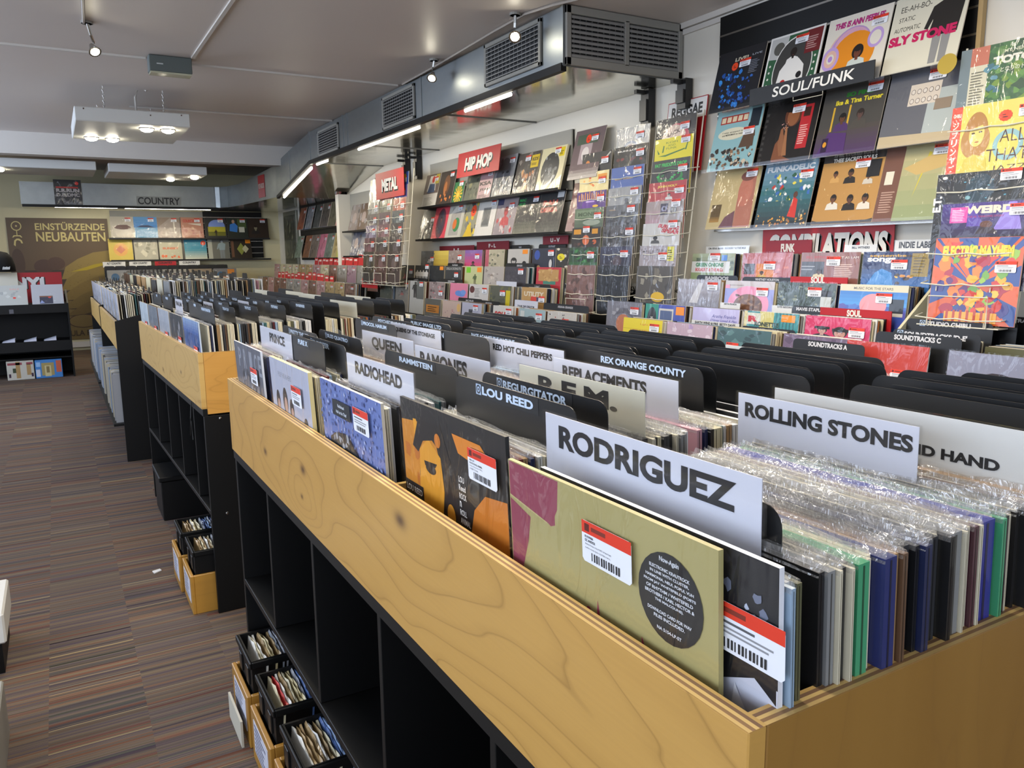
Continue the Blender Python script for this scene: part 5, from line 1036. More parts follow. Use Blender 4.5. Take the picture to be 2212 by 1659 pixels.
rk(4.20, 7, 'pinkish brown record in the lowest left pocket of the reggae rack', '7a5a54', 'b 24 6 .05 .2 .95 .95 .04 .1 8a6a64 5a4440 a88a84', None, wrap=31)
MX = lambda z: 2.69 + (z - 1.0) * .15
mr = [1.735, 1.622, 1.510, 1.398, 1.286, 1.166, 1.03]; mcols = (7.55, 7.21, 6.87)
wire_rack('tall white wire rack of dark records under the red METAL sign', mcols, mr, MX)
rg = random.Random(5); names7 = ['top', 'second', 'third', 'fourth', 'fifth', 'sixth', 'lowest']; c3 = ['far left', 'middle', 'right']
mpal = [('pale', 'a8a890'), ('greenish', '6a7a5c'), ('blue', '2e4a8a'), ('grey', '7c7c78'), ('dark red', '6a2c30'), ('purple', '3c3c78'), ('grey', '6e6c64'), ('olive', '5a5844'), ('rust', '84402e'), ('brown', '4a3c36'), ('maroon', '4a2e34'), ('slate', '3c4444'), ('mauve', '6a5c70'), ('wine', '643a40'), ('black', '2c2422'), ('maroon', '4c1c28'), ('dark', '2a1c1e'), ('black', '2a2024'), ('black', '1c1a1a'), ('wine', '4a2a2c'), ('brown', '3c2c2c')]
for r in range(7):
    for c in range(3):
        nm, hx = mpal[r * 3 + c]; k = lambda d: '%02x%02x%02x' % tuple(max(0, min(255, int(hx[i:i + 2], 16) + d)) for i in (0, 2, 4))
        wall(mcols[c], mr[r], '%s record in the %s pocket of the tall metal rack, %s column' % (nm, names7[r], c3[c]), hx, 'b 16 %d .05 .2 .95 .95 .05 .14 %s %s %s;e .5 .6 .2 .2 %s;s .6 .7 .26' % (r * 7 + c, k(-18), k(22), k(-30), k(34)) + (';r .3 .82 .5 .12 d8c020' if (r, c) == (0, 2) else ''), None, X=MX(mr[r]), tilt=-4, w=.305, h=.305)
# ------------------------------------------------------------------ soundtrack wire rack at the right edge
SX = lambda z: 2.88 + (z - 1.02) * .174
sr = [1.71, 1.485, 1.257, 1.145, 1.02]
wire_rack('single column white wire rack of soundtrack records at the right edge', (1.69,), sr, SX, w=.34)
def sk(row, y, label, bg, spec, stk, wrap=0, **kw): kw.setdefault('squash', (.75, .82, .45, .45, 1)[row]); wall(y, sr[row], label, bg, spec, stk, wrap, X=SX(sr[row]), tilt=-4.5, **kw)
sk(0, 1.68, 'green leafy record with pale title lettering, top of the soundtrack rack', '2f5a38', 'b 60 4 .25 .02 .98 .95 .04 .1 3a6a3c 4a7a3a 274a34 5a8a44 6a8a34;r .0 .0 .12 1 6a7a80;r .12 0 .2 1 c8c4ac;r .12 .72 .2 .28 b86a54;w .14 .05 .16 .6 14 6a6a5c;b 8 3 .32 .1 .45 .8 .03 .06 5a8a9a 3a6a7a;t .68 .84 .05 .4 c8d0b0 .02|MY NEIGHBOR;t .68 .68 .12 .62 d4d4c4 .06|TOTORO;t .64 .56 .07 .36 c8d0b8 .02|となりのトトロ', (.78, .6), wrap=32, w=.33)
sk(1, 1.675, 'yellow record with a drawn long haired girl and a red side strip, soundtrack rack', 'd8c860', 'r 0 0 .12 1 d0503c;l .02 .86 .05 .09 e8e0d0 .03|GHIBLI;' + ''.join('t .06 %.2f .10 .07 e8e0d0 .03|%s;' % (.70 - .115 * i, ch) for i, ch in enumerate('ジブリンヤズ2')) + 'e .30 .62 .13 .28 a8783c;e .30 .52 .16 .24 b0844a;e .31 .60 .085 .16 dcc870;e .27 .62 .02 .012 3a2c1c;e .35 .63 .02 .012 3a2c1c;e .32 .50 .025 .008 a85a40;p a8783c .2 .66 .42 .74 .38 .84 .26 .84;p c8b850 .14 .02 .48 .02 .44 .28 .3 .34 .2 .28;o .66 .42 .16 .20 8ab4b8 .68 d8c860;t .70 .46 .16 .26 4a2c28 -.01|ALL;t .66 .22 .16 .44 4a2c28 -.01|THAT;t .70 .06 .10 .36 4a2c28 -.01|JAZZ;k .60 .80 .075 e8401c', (.74, .76), wrap=33, w=.33, h=.33)
sk(2, 1.69, 'black night scene record with blue lights and vertical white title, soundtrack rack', '101216', 'v .2 0 .8 1 0c1418 1a2024 4;e .5 .55 .16 .4 173240;b 12 3 .3 .3 .8 .9 .01 .02 4a90a8 2a5a6a;e .52 .55 .02 .03 cfe4ea;e .46 .56 .01 .014 cfe4ea;e .58 .56 .01 .014 cfe4ea;e .38 .35 .03 .05 6a9aa4;t .08 .22 .1 .42 d8d8d4 .05 90|E.T.;e .09 .90 .03 .04 d8d8d4', (.72, .72), wrap=34, w=.325)
sk(3, 1.65, 'purple concert record with arched cream title and a pink sticker, soundtrack rack', '1c1530', 'v 0 0 1 1 1a1228 3c2a78 6;p 8a78c8 .74 .98 .82 .98 .9 .3 .6 .3;p 54409a .3 .98 .34 .98 .5 .4 .3 .4;t .53 .72 .2 .54 d8ceb8 .06|WEIRD;t .5 .62 .05 .4 a02c6a .02|THE AL YANKOVIC STORY;r .10 .50 .2 .40 d0489a;w .12 .55 .16 .3 7 f0b8d8;e .52 .44 .07 .09 5a3424;p 2a1a24 .4 .2 .66 .2 .6 .36 .46 .38', (.76, .64), wrap=35, w=.325)
sk(4, 1.655, 'multicoloured cartoon lettered record in the lowest pocket of the soundtrack rack', 'c85a2c', 'z .5 .45 12 2f4a8a .9;b 60 3 .08 .1 .92 .9 .04 .1 d8a028 c83c2c 6a9a3c 3c3a7a d87a2c 8ab040 a02c3c;b 20 8 .2 .2 .8 .5 .03 .07 5a3068 d8b040 b8382c;t .5 .78 .13 .80 d8c030 .07|ELECTRIC MAYHEM;r .2 .02 .6 .12 d89a38;' + ''.join('r %.2f .02 .03 .14 a83c24;' % (.22 + .08 * i) for i in range(7)), (.72, .60), w=.32)
a = MB(); a.box((3.15, 1.15, 2.16), (3.156, 1.69, 2.5), '9a121a'); tag(a.build('wall_sign', M['card']), 'plain dark red sheet on the wall at the top right edge', 'sign')
# ------------------------------------------------------------------ stepped record racks along the right wall
FW = Frame(0, 0, 0)
def stepped(label, y0, y1, tiers, x_front, near=True):
    """tiers: (x, z_bottom) from the front up"""
    T = thing('stepped_rack', label, 'record rack', (2.8, (y0 + y1) / 2, 0))
    a = MB(); a.box((x_front, y0, 0), (3.14, y1, tiers[0][1] - .03), bev=.003); part('base_cabinet', a, M['black'], T)
    for (x, z) in tiers:
        xb = min(x + .158, 3.14); a = MB(); a.box((x - .014, y0 + .003, z - .012), (xb, y1 - .003, z - .002)); a.box((x - .024, y0 + .003, z - .03), (x - .014, y1 - .003, z + .03), bev=.001); part('step', a, M['black'], T)
    a = MB(); a.box((3.125, y0, tiers[0][1]), (3.14, y1, tiers[-1][1] + .1)); part('back_board', a, M['wall'], T)
    for y, hi in ((y0 - .012, near), (y1, False)):
        a = MB(); zt = tiers[-1][1] + (.26 if hi else .02); pts = [(x_front, y, .02), (x_front, y, tiers[0][1] + (.14 if hi else 0)), (3.14, y, zt), (3.14, y, .02)]
        a.prism(pts, (0, .012, 0)); part('side_panel', a, paint('pale_side_panel', 'c8c4a0', .5) if 'side_mat' not in M else M['side_mat'], T, True)
    return T
M['side_mat'] = paint('pale_side_panel', 'c9c5a8', .5)
def tier_front(x, yc, zb_, label, bg, spec, stk=(.62, .72), behind=9, wrap=0, tilt=-5, w=.314, edge='cfc6b4', squash=.56, shift=0):
    o = album(label, (x, yc, zb_), -90, tilt, bg, spec, w=w, wrap=wrap, sticker=stk, edge=edge, squash=squash)
    fr = Frame(0, 0, 0); u = x + .012
    for k in range(behind):
        t = RNG.choice([.004, .005, .007]); rest_rec(fr, u, yc - shift + RNG.uniform(-.012, .004), zb_, .312, .312 - RNG.uniform(0, .008), t, RNG.choices(names, PALW)[0], tilt); u += t + RNG.uniform(.002, .006)
    return o
tiers_s = [(2.60, .640), (2.75, .708), (2.90, .838), (3.02, .972)]
stepped('stepped record rack of soul records below the slat wall', 1.90, 3.72, tiers_s, 2.565)
Z4, Z3, Z2, Z1 = [t[1] for t in tiers_s][::-1]
tf = tier_front
tf(3.02, 3.135, Z4, 'record with a white band of green and red capitals, top step at the left of the soul rack', '8a9a70', 'v 0 .5 1 .5 5c6650 98a080 5;b 14 3 .02 .55 .98 .95 .04 .1 3a4038 b0b890 54604c;r 0 .42 .9 .34 c9c9c4;l .10 .60 .12 .66 2a7a4c .05|GREEN ONIONS;l .10 .46 .10 .66 c04048 .04|BOOKER T. & THE M.G.s;r .70 .78 .13 .17 5a8ad0', (.44, .78))
tf(3.02, 2.765, Z4, 'rose record with faint capitals and an orange square, top step of the soul rack', 'b0686c', 'r .0 0 .06 1 a05a60;t .50 .80 .10 .84 c8888c .0|SHARON JONES;r .30 .1 .36 .6 d07c34;m .42 .44 .14 54382c 1a1412 c8a048;r .05 .40 .22 .30 3a3a3e;b 12 4 .66 .1 .96 .6 .04 .08 a05078 c87a70 8a4870', (.46, .54), wrap=36)
tf(3.02, 2.40, Z4, 'brown record with a man in a pale shirt and white capitals, top step of the soul rack', '84564c', 'b 20 5 .5 .05 .98 .9 .04 .09 7a4c44 8e6054;t .30 .84 .07 .42 a83c3c .03|BILL WITHERS;l .60 .82 .075 .38 d8d0c4 .0|JUST AS I AM;r .02 .3 .4 .46 3c3e44;r .02 .62 .24 .03 8a8c90;r .02 .54 .2 .03 8a8c90;m .34 .5 .18 4a2c1e 17110e c8b890;w .6 .3 .32 .42 9 c8a898', (.46, .66))
tf(3.02, 2.07, Z4, 'dark blue record with yellow lettering and a gold foil panel, top step right of the soul rack', '1c2c58', 'v 0 0 1 .7 2a6ab0 1c2c58 6;t .40 .86 .08 .6 d8a83c .02|september;t .28 .72 .14 .42 d8dce0 .04|songs;p 3a80c0 .05 .1 .2 .5 .3 .6 .45 .5 .5 .1;b 9 4 .5 .1 .72 .9 .03 .06 d8b040 3a2818 c88a3c;r .72 .42 .24 .54 8a7420;w .75 .5 .18 .4 6 5a4a10', (.44, .58), wrap=37, edge='1c2c58')
tf(2.90, 3.11, Z3, 'grey lilac record in shiny plastic, second step left of the soul rack', '8a8898', 'v 0 0 1 1 74747e a4a2ac 5;p c8c8cc .3 .3 .5 .9 .6 .9 .5 .3', (.72, .70), wrap=38)
tf(2.90, 2.76, Z3, 'pale record with a pink arch and a curly haired head, second step of the soul rack', 'b8b0b0', 'r 0 0 1 .78 8a90c8;e .5 .36 .42 .5 d88aa8;e .5 .30 .3 .34 6a4a38;b 30 3 .25 .25 .75 .62 .03 .06 54382c 7a5844 8a6a50;t .24 .86 .03 .3 7a7070 .0|BLOOD ORANGE;r 0 .78 .1 .1 d88aa8', (.66, .60))
tf(2.90, 2.42, Z3, 'dark green mottled record with a tall pale sticker, second step of the soul rack', '3c4c48', 'b 90 3 0 .0 1 1 .02 .05 2c3a38 5c6c60 6a7a64 283430 7c8470;r .76 .36 .18 .46 b8bcb8;r .76 .66 .18 .16 24262a', (.54, .66), wrap=39)
tf(2.90, 2.085, Z3, 'record with a pink sun over a blue sea, second step right of the soul rack', '2a6ac0', 'r 0 .84 1 .16 c9bfa0;t .5 .88 .06 .58 5c5648 .02|MUSIC FOR THE STARS;v 0 0 1 .5 3c4a9a 2a52a8 4;v 0 .5 1 .34 3a8acc 2a70b8 4;b 14 3 .0 .3 1 .5 .05 .1 4a4a9c 3c6ab8;e .52 .52 .20 .27 d88a90;r .76 .34 .2 .34 20262e;r .76 .28 .2 .08 b8b8b0', (.56, .58), edge='c9bfa0')
tf(2.75, 2.83, Z2, 'lilac record with cursive blue lettering and a dark head, third step of the soul rack', 'b0aad0', 'm .26 .38 .34 5a4030 3a3430 6a6a68 1.15;t .68 .74 .09 .5 34348a .0 0 .2|Aretha Franklin;t .68 .64 .07 .54 34348a .0 0 .2|I Never Loved A Man;t .68 .55 .07 .3 34348a .0 0 .2|The Way;t .68 .46 .07 .36 34348a .0 0 .2|I Love You', (.66, .26))
tf(2.75, 2.485, Z2, 'pale yellow and teal record with red and black lettering, third step of the soul rack', '3c8a90', 'r 0 0 .06 1 c9c090;r .3 0 .26 1 c2b870;r .06 .66 .26 .3 c4c6b8;t .18 .72 .16 .2 b8303c .06|R;t .44 .62 .12 .46 34443a .06|RONETTES;m .78 .3 .3 b8988a 2a2420 38383a 1.2;r .06 .0 .4 .32 5a4a44;' + ''.join('r %.2f .4 .02 .6 2c6a72;' % (.6 + .06 * i) for i in range(6)) + 'r .70 .78 .24 .18 e88818', None, wrap=40)
tf(2.75, 2.135, Z2, 'bright pink record with people in dark glasses, third step right of the soul rack', 'c02c5c', 'm .28 .66 .26 b8948a 2a2220 26262a;m .56 .62 .38 b88a7c 221c1a 5a4a40;m .42 .26 .2 b07a6a 5a4038 7a5a48;r .16 .70 .24 .06 17151a;r .44 .66 .26 .07 17151a;m .78 .1 .14 a8806c 221c1a 26262a', (.70, .56), wrap=41)
tf(2.75, 3.20, Z2, 'teal and blue record with a white framed photo, third step left of the soul rack', '3c4aa0', 'r 0 0 .34 1 2a8a78;e .18 .5 .12 .4 26282a;m .18 .6 .14 b0aca4 1c1a1a c8c4bc;r .36 .1 .36 .78 c4c0b8;r .39 .16 .3 .66 4a5a80;m .52 .44 .22 7a4a34 17120f d0ccc4;r .78 .72 .2 .24 e88818', None)
tf(2.75, 3.545, Z2, 'grey record with an orange face low down, third step far left of the soul rack', '74747e', 'b 20 3 .1 .1 .9 .9 .04 .1 64646e 84848e 9a9aa2;e .5 .3 .2 .3 b8704c;p 5c5a64 .2 .5 .4 .8 .6 .8 .8 .5 .6 .62 .4 .62', (.70, .62), wrap=42)
tf(2.60, 3.20, Z1, 'bright yellow record with small red lettering, front step of the soul rack', 'd8c41c', 't .55 .80 .07 .2 c8702c .0|Light;t .5 .6 .07 .6 b8502c .02|LITTLE SONGS;r 0 .68 1 .012 b8a418', (.70, .66))
tf(2.60, 2.85, Z1, 'lilac pink record under a white divider, front step of the soul rack', 'b8a0b0', 'b 14 3 .05 .5 .95 .95 .04 .1 c8a8c0 a890b8 d0c0cc', (.2, .4), wrap=43)
tf(2.60, 2.50, Z1, 'teal record with dark waves, front step of the soul rack', '3c5c60', 'b 14 3 .05 .5 .95 .95 .04 .1 2c4448 54787a', (.2, .4))
tf(2.60, 2.12, Z1, 'dull violet record in plastic, front step right of the soul rack', '6a5a74', 'b 14 3 .05 .5 .95 .95 .04 .1 584a64 847490', (.2, .4), wrap=44)
def tdiv(x, yc, zt, label, text, kind='black', w=.2, th=.018, tw=None, h=.34, col=None, **kw):
    divider(label, (x, yc, zt - h), -90, -4, text, kind, w=w, h=h, th=th, tw=tw or min(w * .85, .013 * len(text)), cw=w if kind != 'black' else None, tcol=col, stick=False, **kw)
tdiv(3.095, 3.11, 1.325, 'white divider strip with two small black names above the green and red lettered record', 'S.M. SOUL BAND   BOOKER T & THE MGS', 'plainwhite', w=.31, th=.010, tw=.27, tz=.322)
tdiv(3.10, 2.75, 1.318, 'plain white divider edge above the rose record', '', 'plainwhite', w=.17)
tdiv(3.10, 2.30, 1.318, 'white divider with a tiny name above the brown record', 'BILL WITHERS', 'plainwhite', w=.16, th=.010, tw=.09, tz=.322)
tdiv(3.10, 1.985, 1.335, 'white card with slanted black capitals at the right of the red compilations sign', 'INDIE LABEL COMPS', 'plainwhite', w=.30, th=.028, tw=.26, tz=.304)
red_sign('small dark red FUNK card in front of the compilations sign', 3.115, 2.56, 2.84, 1.22, 1.345, 'FUNK', .040, .085, shadow=None, bg='8a1220', tz=.068)
tdiv(3.00, 3.08, 1.172, 'black divider with white capitals on the second step, left of the soul rack', 'BAMBOOS', w=.30, th=.02, tw=.17, col='b8b8bc')
tdiv(3.00, 2.74, 1.168, 'black divider with a small white name above the pink arch record', 'WHITNEY HOUSTON', w=.32, th=.012, tw=.15, col='b8b8bc')
red_sign('thin red SOUL card between the steps of the soul rack', 2.992, 2.26, 2.57, 1.07, 1.175, 'SOUL', .03, .075, shadow=None, bg='b0121c', tz=.076)
tdiv(2.86, 2.84, 1.045, 'white divider with a small black name above the lilac record', 'ARETHA FRANKLIN', 'plainwhite', w=.13, th=.009, tw=.085, tz=.328)
tdiv(2.86, 2.50, 1.047, 'white divider with a small black name above the yellow and teal record', 'OTIS REDDING', 'plainwhite', w=.15, th=.009, tw=.09, tz=.328)
tdiv(2.86, 2.36, 1.05, 'black divider with white capitals above the yellow and teal record', 'MAVIS STAPLES', w=.2, th=.015, tw=.15, col='c8c8cc')
red_sign('red soul divider with a black tab, right end of the third step', 2.875, 1.96, 2.30, .95, 1.05, 'SOUL', .028, .07, shadow=None, bg='a8121c', tz=.068)
tdiv(2.72, 2.80, .962, 'white divider reading two names above the front step', 'EARTH WIND & FIRE  BETTY DAVIS', 'plainwhite', w=.32, th=.012, tw=.27, tz=.322)
tdiv(2.72, 2.47, .955, 'black divider with a small white name, front step middle', 'CURTIS MAYFIELD', w=.31, th=.014, tw=.13, col='c8c8cc')
tdiv(2.99, 3.42, 1.10, 'white NEW SOUL AND FUNK header in front of the reggae rack', 'NEW - SOUL AND FUNK', 'plainwhite', w=.33, th=.018, tw=.26, tz=.31)
tdiv(2.96, 3.45, 1.045, 'white strip listing four genres below the new soul header', 'SOUL  REGGAE  FUNK  DISCO', 'plainwhite', w=.30, th=.012, tw=.25, tz=.322)
tdiv(3.0, 3.80, 1.115, 'white header with a cut off black name under the reggae rack', 'WEEKND', 'plainwhite', w=.28, th=.03, tw=.15, tz=.29)
tdiv(2.98, 3.84, 1.075, 'black divider with small white name under the reggae rack', 'THE TEMPTATIONS SHOP', w=.34, th=.012, tw=.18, col='b8b8bc')
tdiv(2.93, 4.07, 1.10, 'white and dark red handwritten R and B header, right one of two', 'New R&B', 'plainwhite', w=.28, th=.03, tw=.13, tz=.302)
tdiv(2.93, 4.42, 1.10, 'white and dark red handwritten R and B header, left one of two', 'New R&B', 'plainwhite', w=.24, th=.03, tw=.13, tz=.302)
# ---- hip hop steps
tiers_h = [(2.60, .632), (2.75, .758), (2.90, .890), (3.02, 1.02)]
stepped('stepped record rack of hip hop records below the grey slat panel', 3.80, 7.60, tiers_h, 2.565, False)
def row(x, z, items, edge=None, be=9):
    for (yc, label, bg, spec, stk, wr) in items: tf(x, yc, z, label, bg, spec, stk, behind=be, wrap=wr, squash=.5)
B_ = lambda s, *c: 'b 24 %d .05 .05 .95 .95 .04 .1 ' % s + ' '.join(c)
o_tag = 'r .70 .76 .24 .2 e88818'
row(3.02, 1.02, [(6.85, 'dark grey record with a pale figure, top step far left of the hip hop rack', '4a4c50', B_(1, '3a3c40', '5c5e62') + ';m .6 .5 .22 b0aca8 3a3838 8a8a8c', (.7, .4), 0), (6.56, 'gold yellow record in plastic, top step of the hip hop rack', 'b89c3c', 'v 0 0 1 1 a88c30 c8b050 4', None, 0), (6.24, 'brown grey record with a dim figure, top step of the hip hop rack', '8a7a74', B_(3, '746460', '9a8a84') + ';m .6 .4 .2 5a4038 2a201c 6a3c3a', (.6, .5), 0), (5.92, 'pink and violet sunset record with a dark figure, top step of the hip hop rack', 'b05078', 'v 0 0 1 1 c84060 7a5a9a 6;m .5 .3 .26 4a2a2c 17100f 3a2830', (.62, .54), 0), (5.55, 'pink edged record with a cream picture, top step of the hip hop rack', 'a8a088', B_(5, '8a8a70', 'b8b098', '5a5c50') + ';r 0 0 .2 1 a85060', None, 0), (5.18, 'black and white record with a hooded figure and an orange tag, top step of the hip hop rack', 'b4b0aa', 'm .3 .4 .4 a8a4a0 1e1c1e 1e1c1e 1.2;m .8 .3 .3 3a3838 17151a 1e1c1e;' + o_tag, None, 0), (4.82, 'dark navy record with a blue patch, top step right of the hip hop rack', '24283a', 'e .22 .7 .12 .22 2c4a9a;e .3 .1 .08 .14 a8805c;e .8 .3 .06 .2 c8c4c0', (.7, .66), 0), (4.50, 'black record with yellow and red round stickers, top step right end of the hip hop rack', '2a2828', B_(8, 'c8c0b0', '3a3434', '1a1818') + ';k .2 .6 .16 d8c81c;k .86 .5 .14 e8402c', None, 0)])
row(2.90, .890, [(7.06, 'black record with a red figure, second step far left of the hip hop rack', '24282a', 'm .3 .4 .3 a83c4c 5a1c24 8a3040;' + B_(9, '2c3432', '1c2020'), (.66, .50), 0), (6.72, 'black record with four pale figures, second step of the hip hop rack', '2a2c2c', ''.join('f %.2f .05 .7 b8b4ac c4c0b8 8a8884;' % (.16 + .22 * i) for i in range(4)), (.74, .8), 0), (6.40, 'black record with an orange tag and dim figures, second step of the hip hop rack', '22262a', B_(11, '2c343a', '1a1e22') + ';' + o_tag, None, 0), (6.06, 'dark record with grey capitals along the top, second step of the hip hop rack', '2e3236', 't .5 .78 .14 .9 9a9a98 .04|DILLA DONUTS;m .5 .34 .3 54565a 1c1e20 3a3c40', (.58, .40), 0), (5.69, 'pale green record with green and orange tags, second step of the hip hop rack', 'b4b888', 'f .6 .1 .5 6a6a4a 4a5a3a 6a6a4c;r .1 .66 .24 .28 6ab81c;r .70 .70 .24 .24 e88818', None, 0), (5.35, 'pale grey record with a draped figure, second step of the hip hop rack', 'a8a09a', B_(14, '8a827c', 'c0b8b0', '9a9490') + ';m .4 .5 .3 c8beb4 8a7c74 b0a8a0', None, 0), (5.02, 'dark slate violet record with a small red mark, second step of the hip hop rack', '3c3a44', B_(15, '34323c', '4a4650'), (.64, .66), 0), (4.57, 'red framed record with a tan centre, second step right end of the hip hop rack', 'b02c38', 'r .1 .4 .8 .5 b08850;r .3 .26 .5 .14 3a7a68;b 20 3 .1 .4 .9 .9 .03 .08 a87c48 c09a60', None, 0)])
row(2.75, .758, [(7.25, 'dark green record with an orange tag, third step far left of the hip hop rack', '3a4238', B_(17, '4a5244', '2c322c', '5a5a4a') + ';' + o_tag, None, 0), (6.84, 'grey record with a dim red figure, third step of the hip hop rack', '7a766e', B_(18, '6a665e', '8a867c') + ';m .5 .3 .2 8a5048 3a302c a85a54', (.72, .6), 0), (6.50, 'white and grey record with a tall dark figure, third step of the hip hop rack', 'a8a8a4', 'f .4 .05 .9 3a3a3a 26282a 2c2c2e;r .5 0 .5 1 5c605e', (.7, .7), 0), (6.08, 'mottled grey and pink record, third step of the hip hop rack', '8a7c7c', B_(20, '6a5c5e', 'a8989a', 'b8646c', '54484a'), (.66, .30), 0), (5.66, 'pink record with a blue cloud, third step of the hip hop rack', 'd07894', 'e .5 .5 .2 .14 5c84c8;e .66 .46 .2 .13 5c84c8;e .76 .56 .15 .12 6a90d0', None, 0), (5.32, 'white record with a brown disc and grey lettering, third step of the hip hop rack', 'c4c0bc', 'e .16 .74 .13 .17 5a2a2c;w .3 .4 .3 .44 6 8a8886;m .45 .12 .14 3a3838 1c1c1c 4a4848', (.70, .60), 0), (4.98, 'olive grey record with a yellow strip, third step of the hip hop rack', '54564a', B_(23, '4a4c40', '64664c', '6a6a3a') + ';r .76 .1 .2 .7 c0b018', (.50, .54), 0), (4.52, 'tan record with white vertical lettering, third step right end of the hip hop rack', 'b08a54', 'r .5 .1 .2 .5 4a3c5c;e .5 .5 .12 .2 c83c2c;t .5 .62 .2 .8 d4c8b0 .04|UTILITY', (.72, .40), 0)])
row(2.60, .632, [(5.84, 'grey record with an orange printed block, front step left of the hip hop rack', '5a5a54', 'r .1 .3 .8 .4 b87830;w .2 .36 .6 .3 3 5a3c1c', None, 0), (5.49, 'pale pink scribbled record, front step of the hip hop rack', 'c0a89c', 'b 20 3 .05 .05 .95 .6 .02 .04 a87a84 b0747c 8a6a78;e .9 .7 .1 .2 d8b070', None, 0), (5.15, 'lilac white record with a grey standing figure, front step of the hip hop rack', 'b0b0c0', 'r .36 .0 .2 .7 4a4c54;r .42 .0 .1 .6 2a2c34', (.60, .66), 0), (4.70, 'white record with bold red SOUL lettering, front step of the hip hop rack', 'ccc8c0', 't .5 .46 .3 .6 b83c3c .06|SOUL;r 0 0 .12 1 2a2a2e', (.70, .66), 0), (4.30, 'pale blue record with a dark haired figure, front step of the hip hop rack', '9ab0b4', 'e .46 .5 .2 .22 5a6468;m .5 .36 .24 7a8a90 3c4448 a8b8bc;r .04 .5 .16 .4 c4c8c4', (.66, .60), 0), (3.96, 'white scribbled record in plastic, front step right of the hip hop rack', 'c0bcb4', 'b 24 3 .05 .1 .95 .95 .02 .04 54524e 6a6864 b03c34', (.54, .5), 46)])
for (x, yc, zt, lab, txt, w, kind) in ((2.985, 6.2, 1.225, 'black divider with tiny pale name on the second hip hop step, middle', 'FLATBUSH', .3, 'black'), (2.985, 5.1, 1.228, 'black divider with tiny pale name on the second hip hop step, right', 'EMINEM', .42, 'black'), (2.85, 6.0, 1.095, 'black divider with tiny pale name on the third hip hop step, middle', 'KHRUANGBIN', .42, 'black'), (2.85, 6.75, 1.09, 'black divider with tiny pale name on the third hip hop step, left', 'ANDERSON', .5, 'black'),
        (2.84, 5.05, 1.10, 'white header with black capitals on the third hip hop step', 'RUN THE JEWELS', .30, 'white'), (2.69, 4.52, .99, 'white header with small grey capitals on the front hip hop step', 'TYLER THE CREATOR', .30, 'white'), (2.84, 4.62, 1.09, 'black divider reading a short name on the third hip hop step, right', '2 PAC', .34, 'black'), (2.69, 5.35, .968, 'black divider with pale name on the front hip hop step, middle', 'MAC MILLER', .40, 'black'), (2.69, 5.05, .962, 'black divider with tiny name on the front hip hop step, right', 'MF DOOM', .34, 'black'), (2.69, 4.05, .985, 'black divider with pale names on the front hip hop step, near the R and B headers', 'ARIANA GRANDE', .5, 'black'), (3.11, 5.30, 1.365, 'black divider on the top hip hop step, middle', 'NAS', .30, 'black'), (3.11, 4.85, 1.365, 'black divider on the top hip hop step, right', 'OUTKAST', .36, 'black')):
    tdiv(x, yc, zt, lab, txt, kind, w=w, th=.014, col='a8a8ac' if kind == 'black' else None, tz=.315 if kind == 'black' else .29)
for i, (ya, yb, za, zb_, tx) in enumerate(((6.05, 6.75, 1.30, 1.375, 'A - E'), (5.45, 6.0, 1.33, 1.40, 'F - L'), (4.62, 4.95, 1.36, 1.42, 'U - V'))): red_sign('dark red lettered card behind the top hip hop step, %s' % ('left one', 'middle one', 'right one')[i], 3.118, ya, yb, za, zb_, tx, .03, .12, shadow=None, bg='7a0f20')
# ---- soundtrack bin right of the soul rack
a = thing('record_bin', 'pale record bin of soundtracks at the right edge', 'record bin', (2.8, 1.3, 0), (0, 0, 0))
b = MB(); b.box((2.40, .55, 0), (3.13, 1.885, .63), bev=.003); part('base_cabinet', b, M['black'], a)
b = MB(); b.box((2.40, .55, .632), (2.418, 1.885, .80)); b.box((2.418, .55, .632), (3.13, .568, .80)); b.box((3.11, .568, .632), (3.13, 1.885, .9)); part('case', b, M['side_mat'], a)
ZS = .66
album('red and pink record with cut off pale lettering in the soundtrack bin', (2.445, 1.70, ZS), -90, -6, 'b8988c', 'r 0 .66 1 .34 b0342c;t .42 .54 .14 .8 c8a49c .04|COWBOY BEBOP;v 0 0 1 .66 c0a294 b88a80 4', sticker=(.60, .60), wrap=47)
album('grey record with a big orange disc in the soundtrack bin', (2.43, 1.31, ZS), -90, -6, '80849a', 'e .5 .34 .42 .48 2a2430;e .5 .34 .40 .46 c8643a;b 12 3 .3 .1 .7 .6 .05 .12 d07848 b85430 d88a54;r .9 .5 .1 .2 1c1e1c', sticker=(.60, .62), wrap=48)
tdiv2 = [(2.40, 1.90, .965, 'SOUNDTRACKS A', .31), (2.50, 1.62, 1.008, 'SOUNDTRACKS C', .31), (2.535, 1.58, 1.018, "SOUNDTRACKS 'D-E'", .31), (2.84, 1.72, 1.03, 'STUDIO GHIBLI', .33), (2.90, 1.66, 1.035, "SOUNDTRACKS 'G'", .31), (2.96, 1.52, 1.05, "SOUNDTRACKS 'I-J-K'", .31), (2.56, 1.13, 1.02, 'SOUNDTRACKS M', .31), (2.60, 1.11, 1.03, 'SOUNDTRACKS O', .31)]
ls = ['black SOUNDTRACKS A divider by the near bin dividers', 'black SOUNDTRACKS C divider behind the red and pink record', 'black divider for soundtracks D to E', 'black divider with pale studio name below the wire soundtrack rack', 'black divider for soundtracks G behind the studio divider', 'black divider for soundtracks I to K below the wire rack', 'black soundtracks divider behind the orange disc record, front one', 'black soundtracks divider behind the orange disc record, rear one']
for (x, yc, zt, txt, w), lab in zip(tdiv2, ls): divider(lab, (x, yc, zt - .355), -90, -4, txt, 'black', w=w, h=.355, th=.018, tw=.013 * len(txt), tcol='c8c8cc', stick=False, icon='D-E' in txt or 'STUDIO' in txt or ' O' in txt)
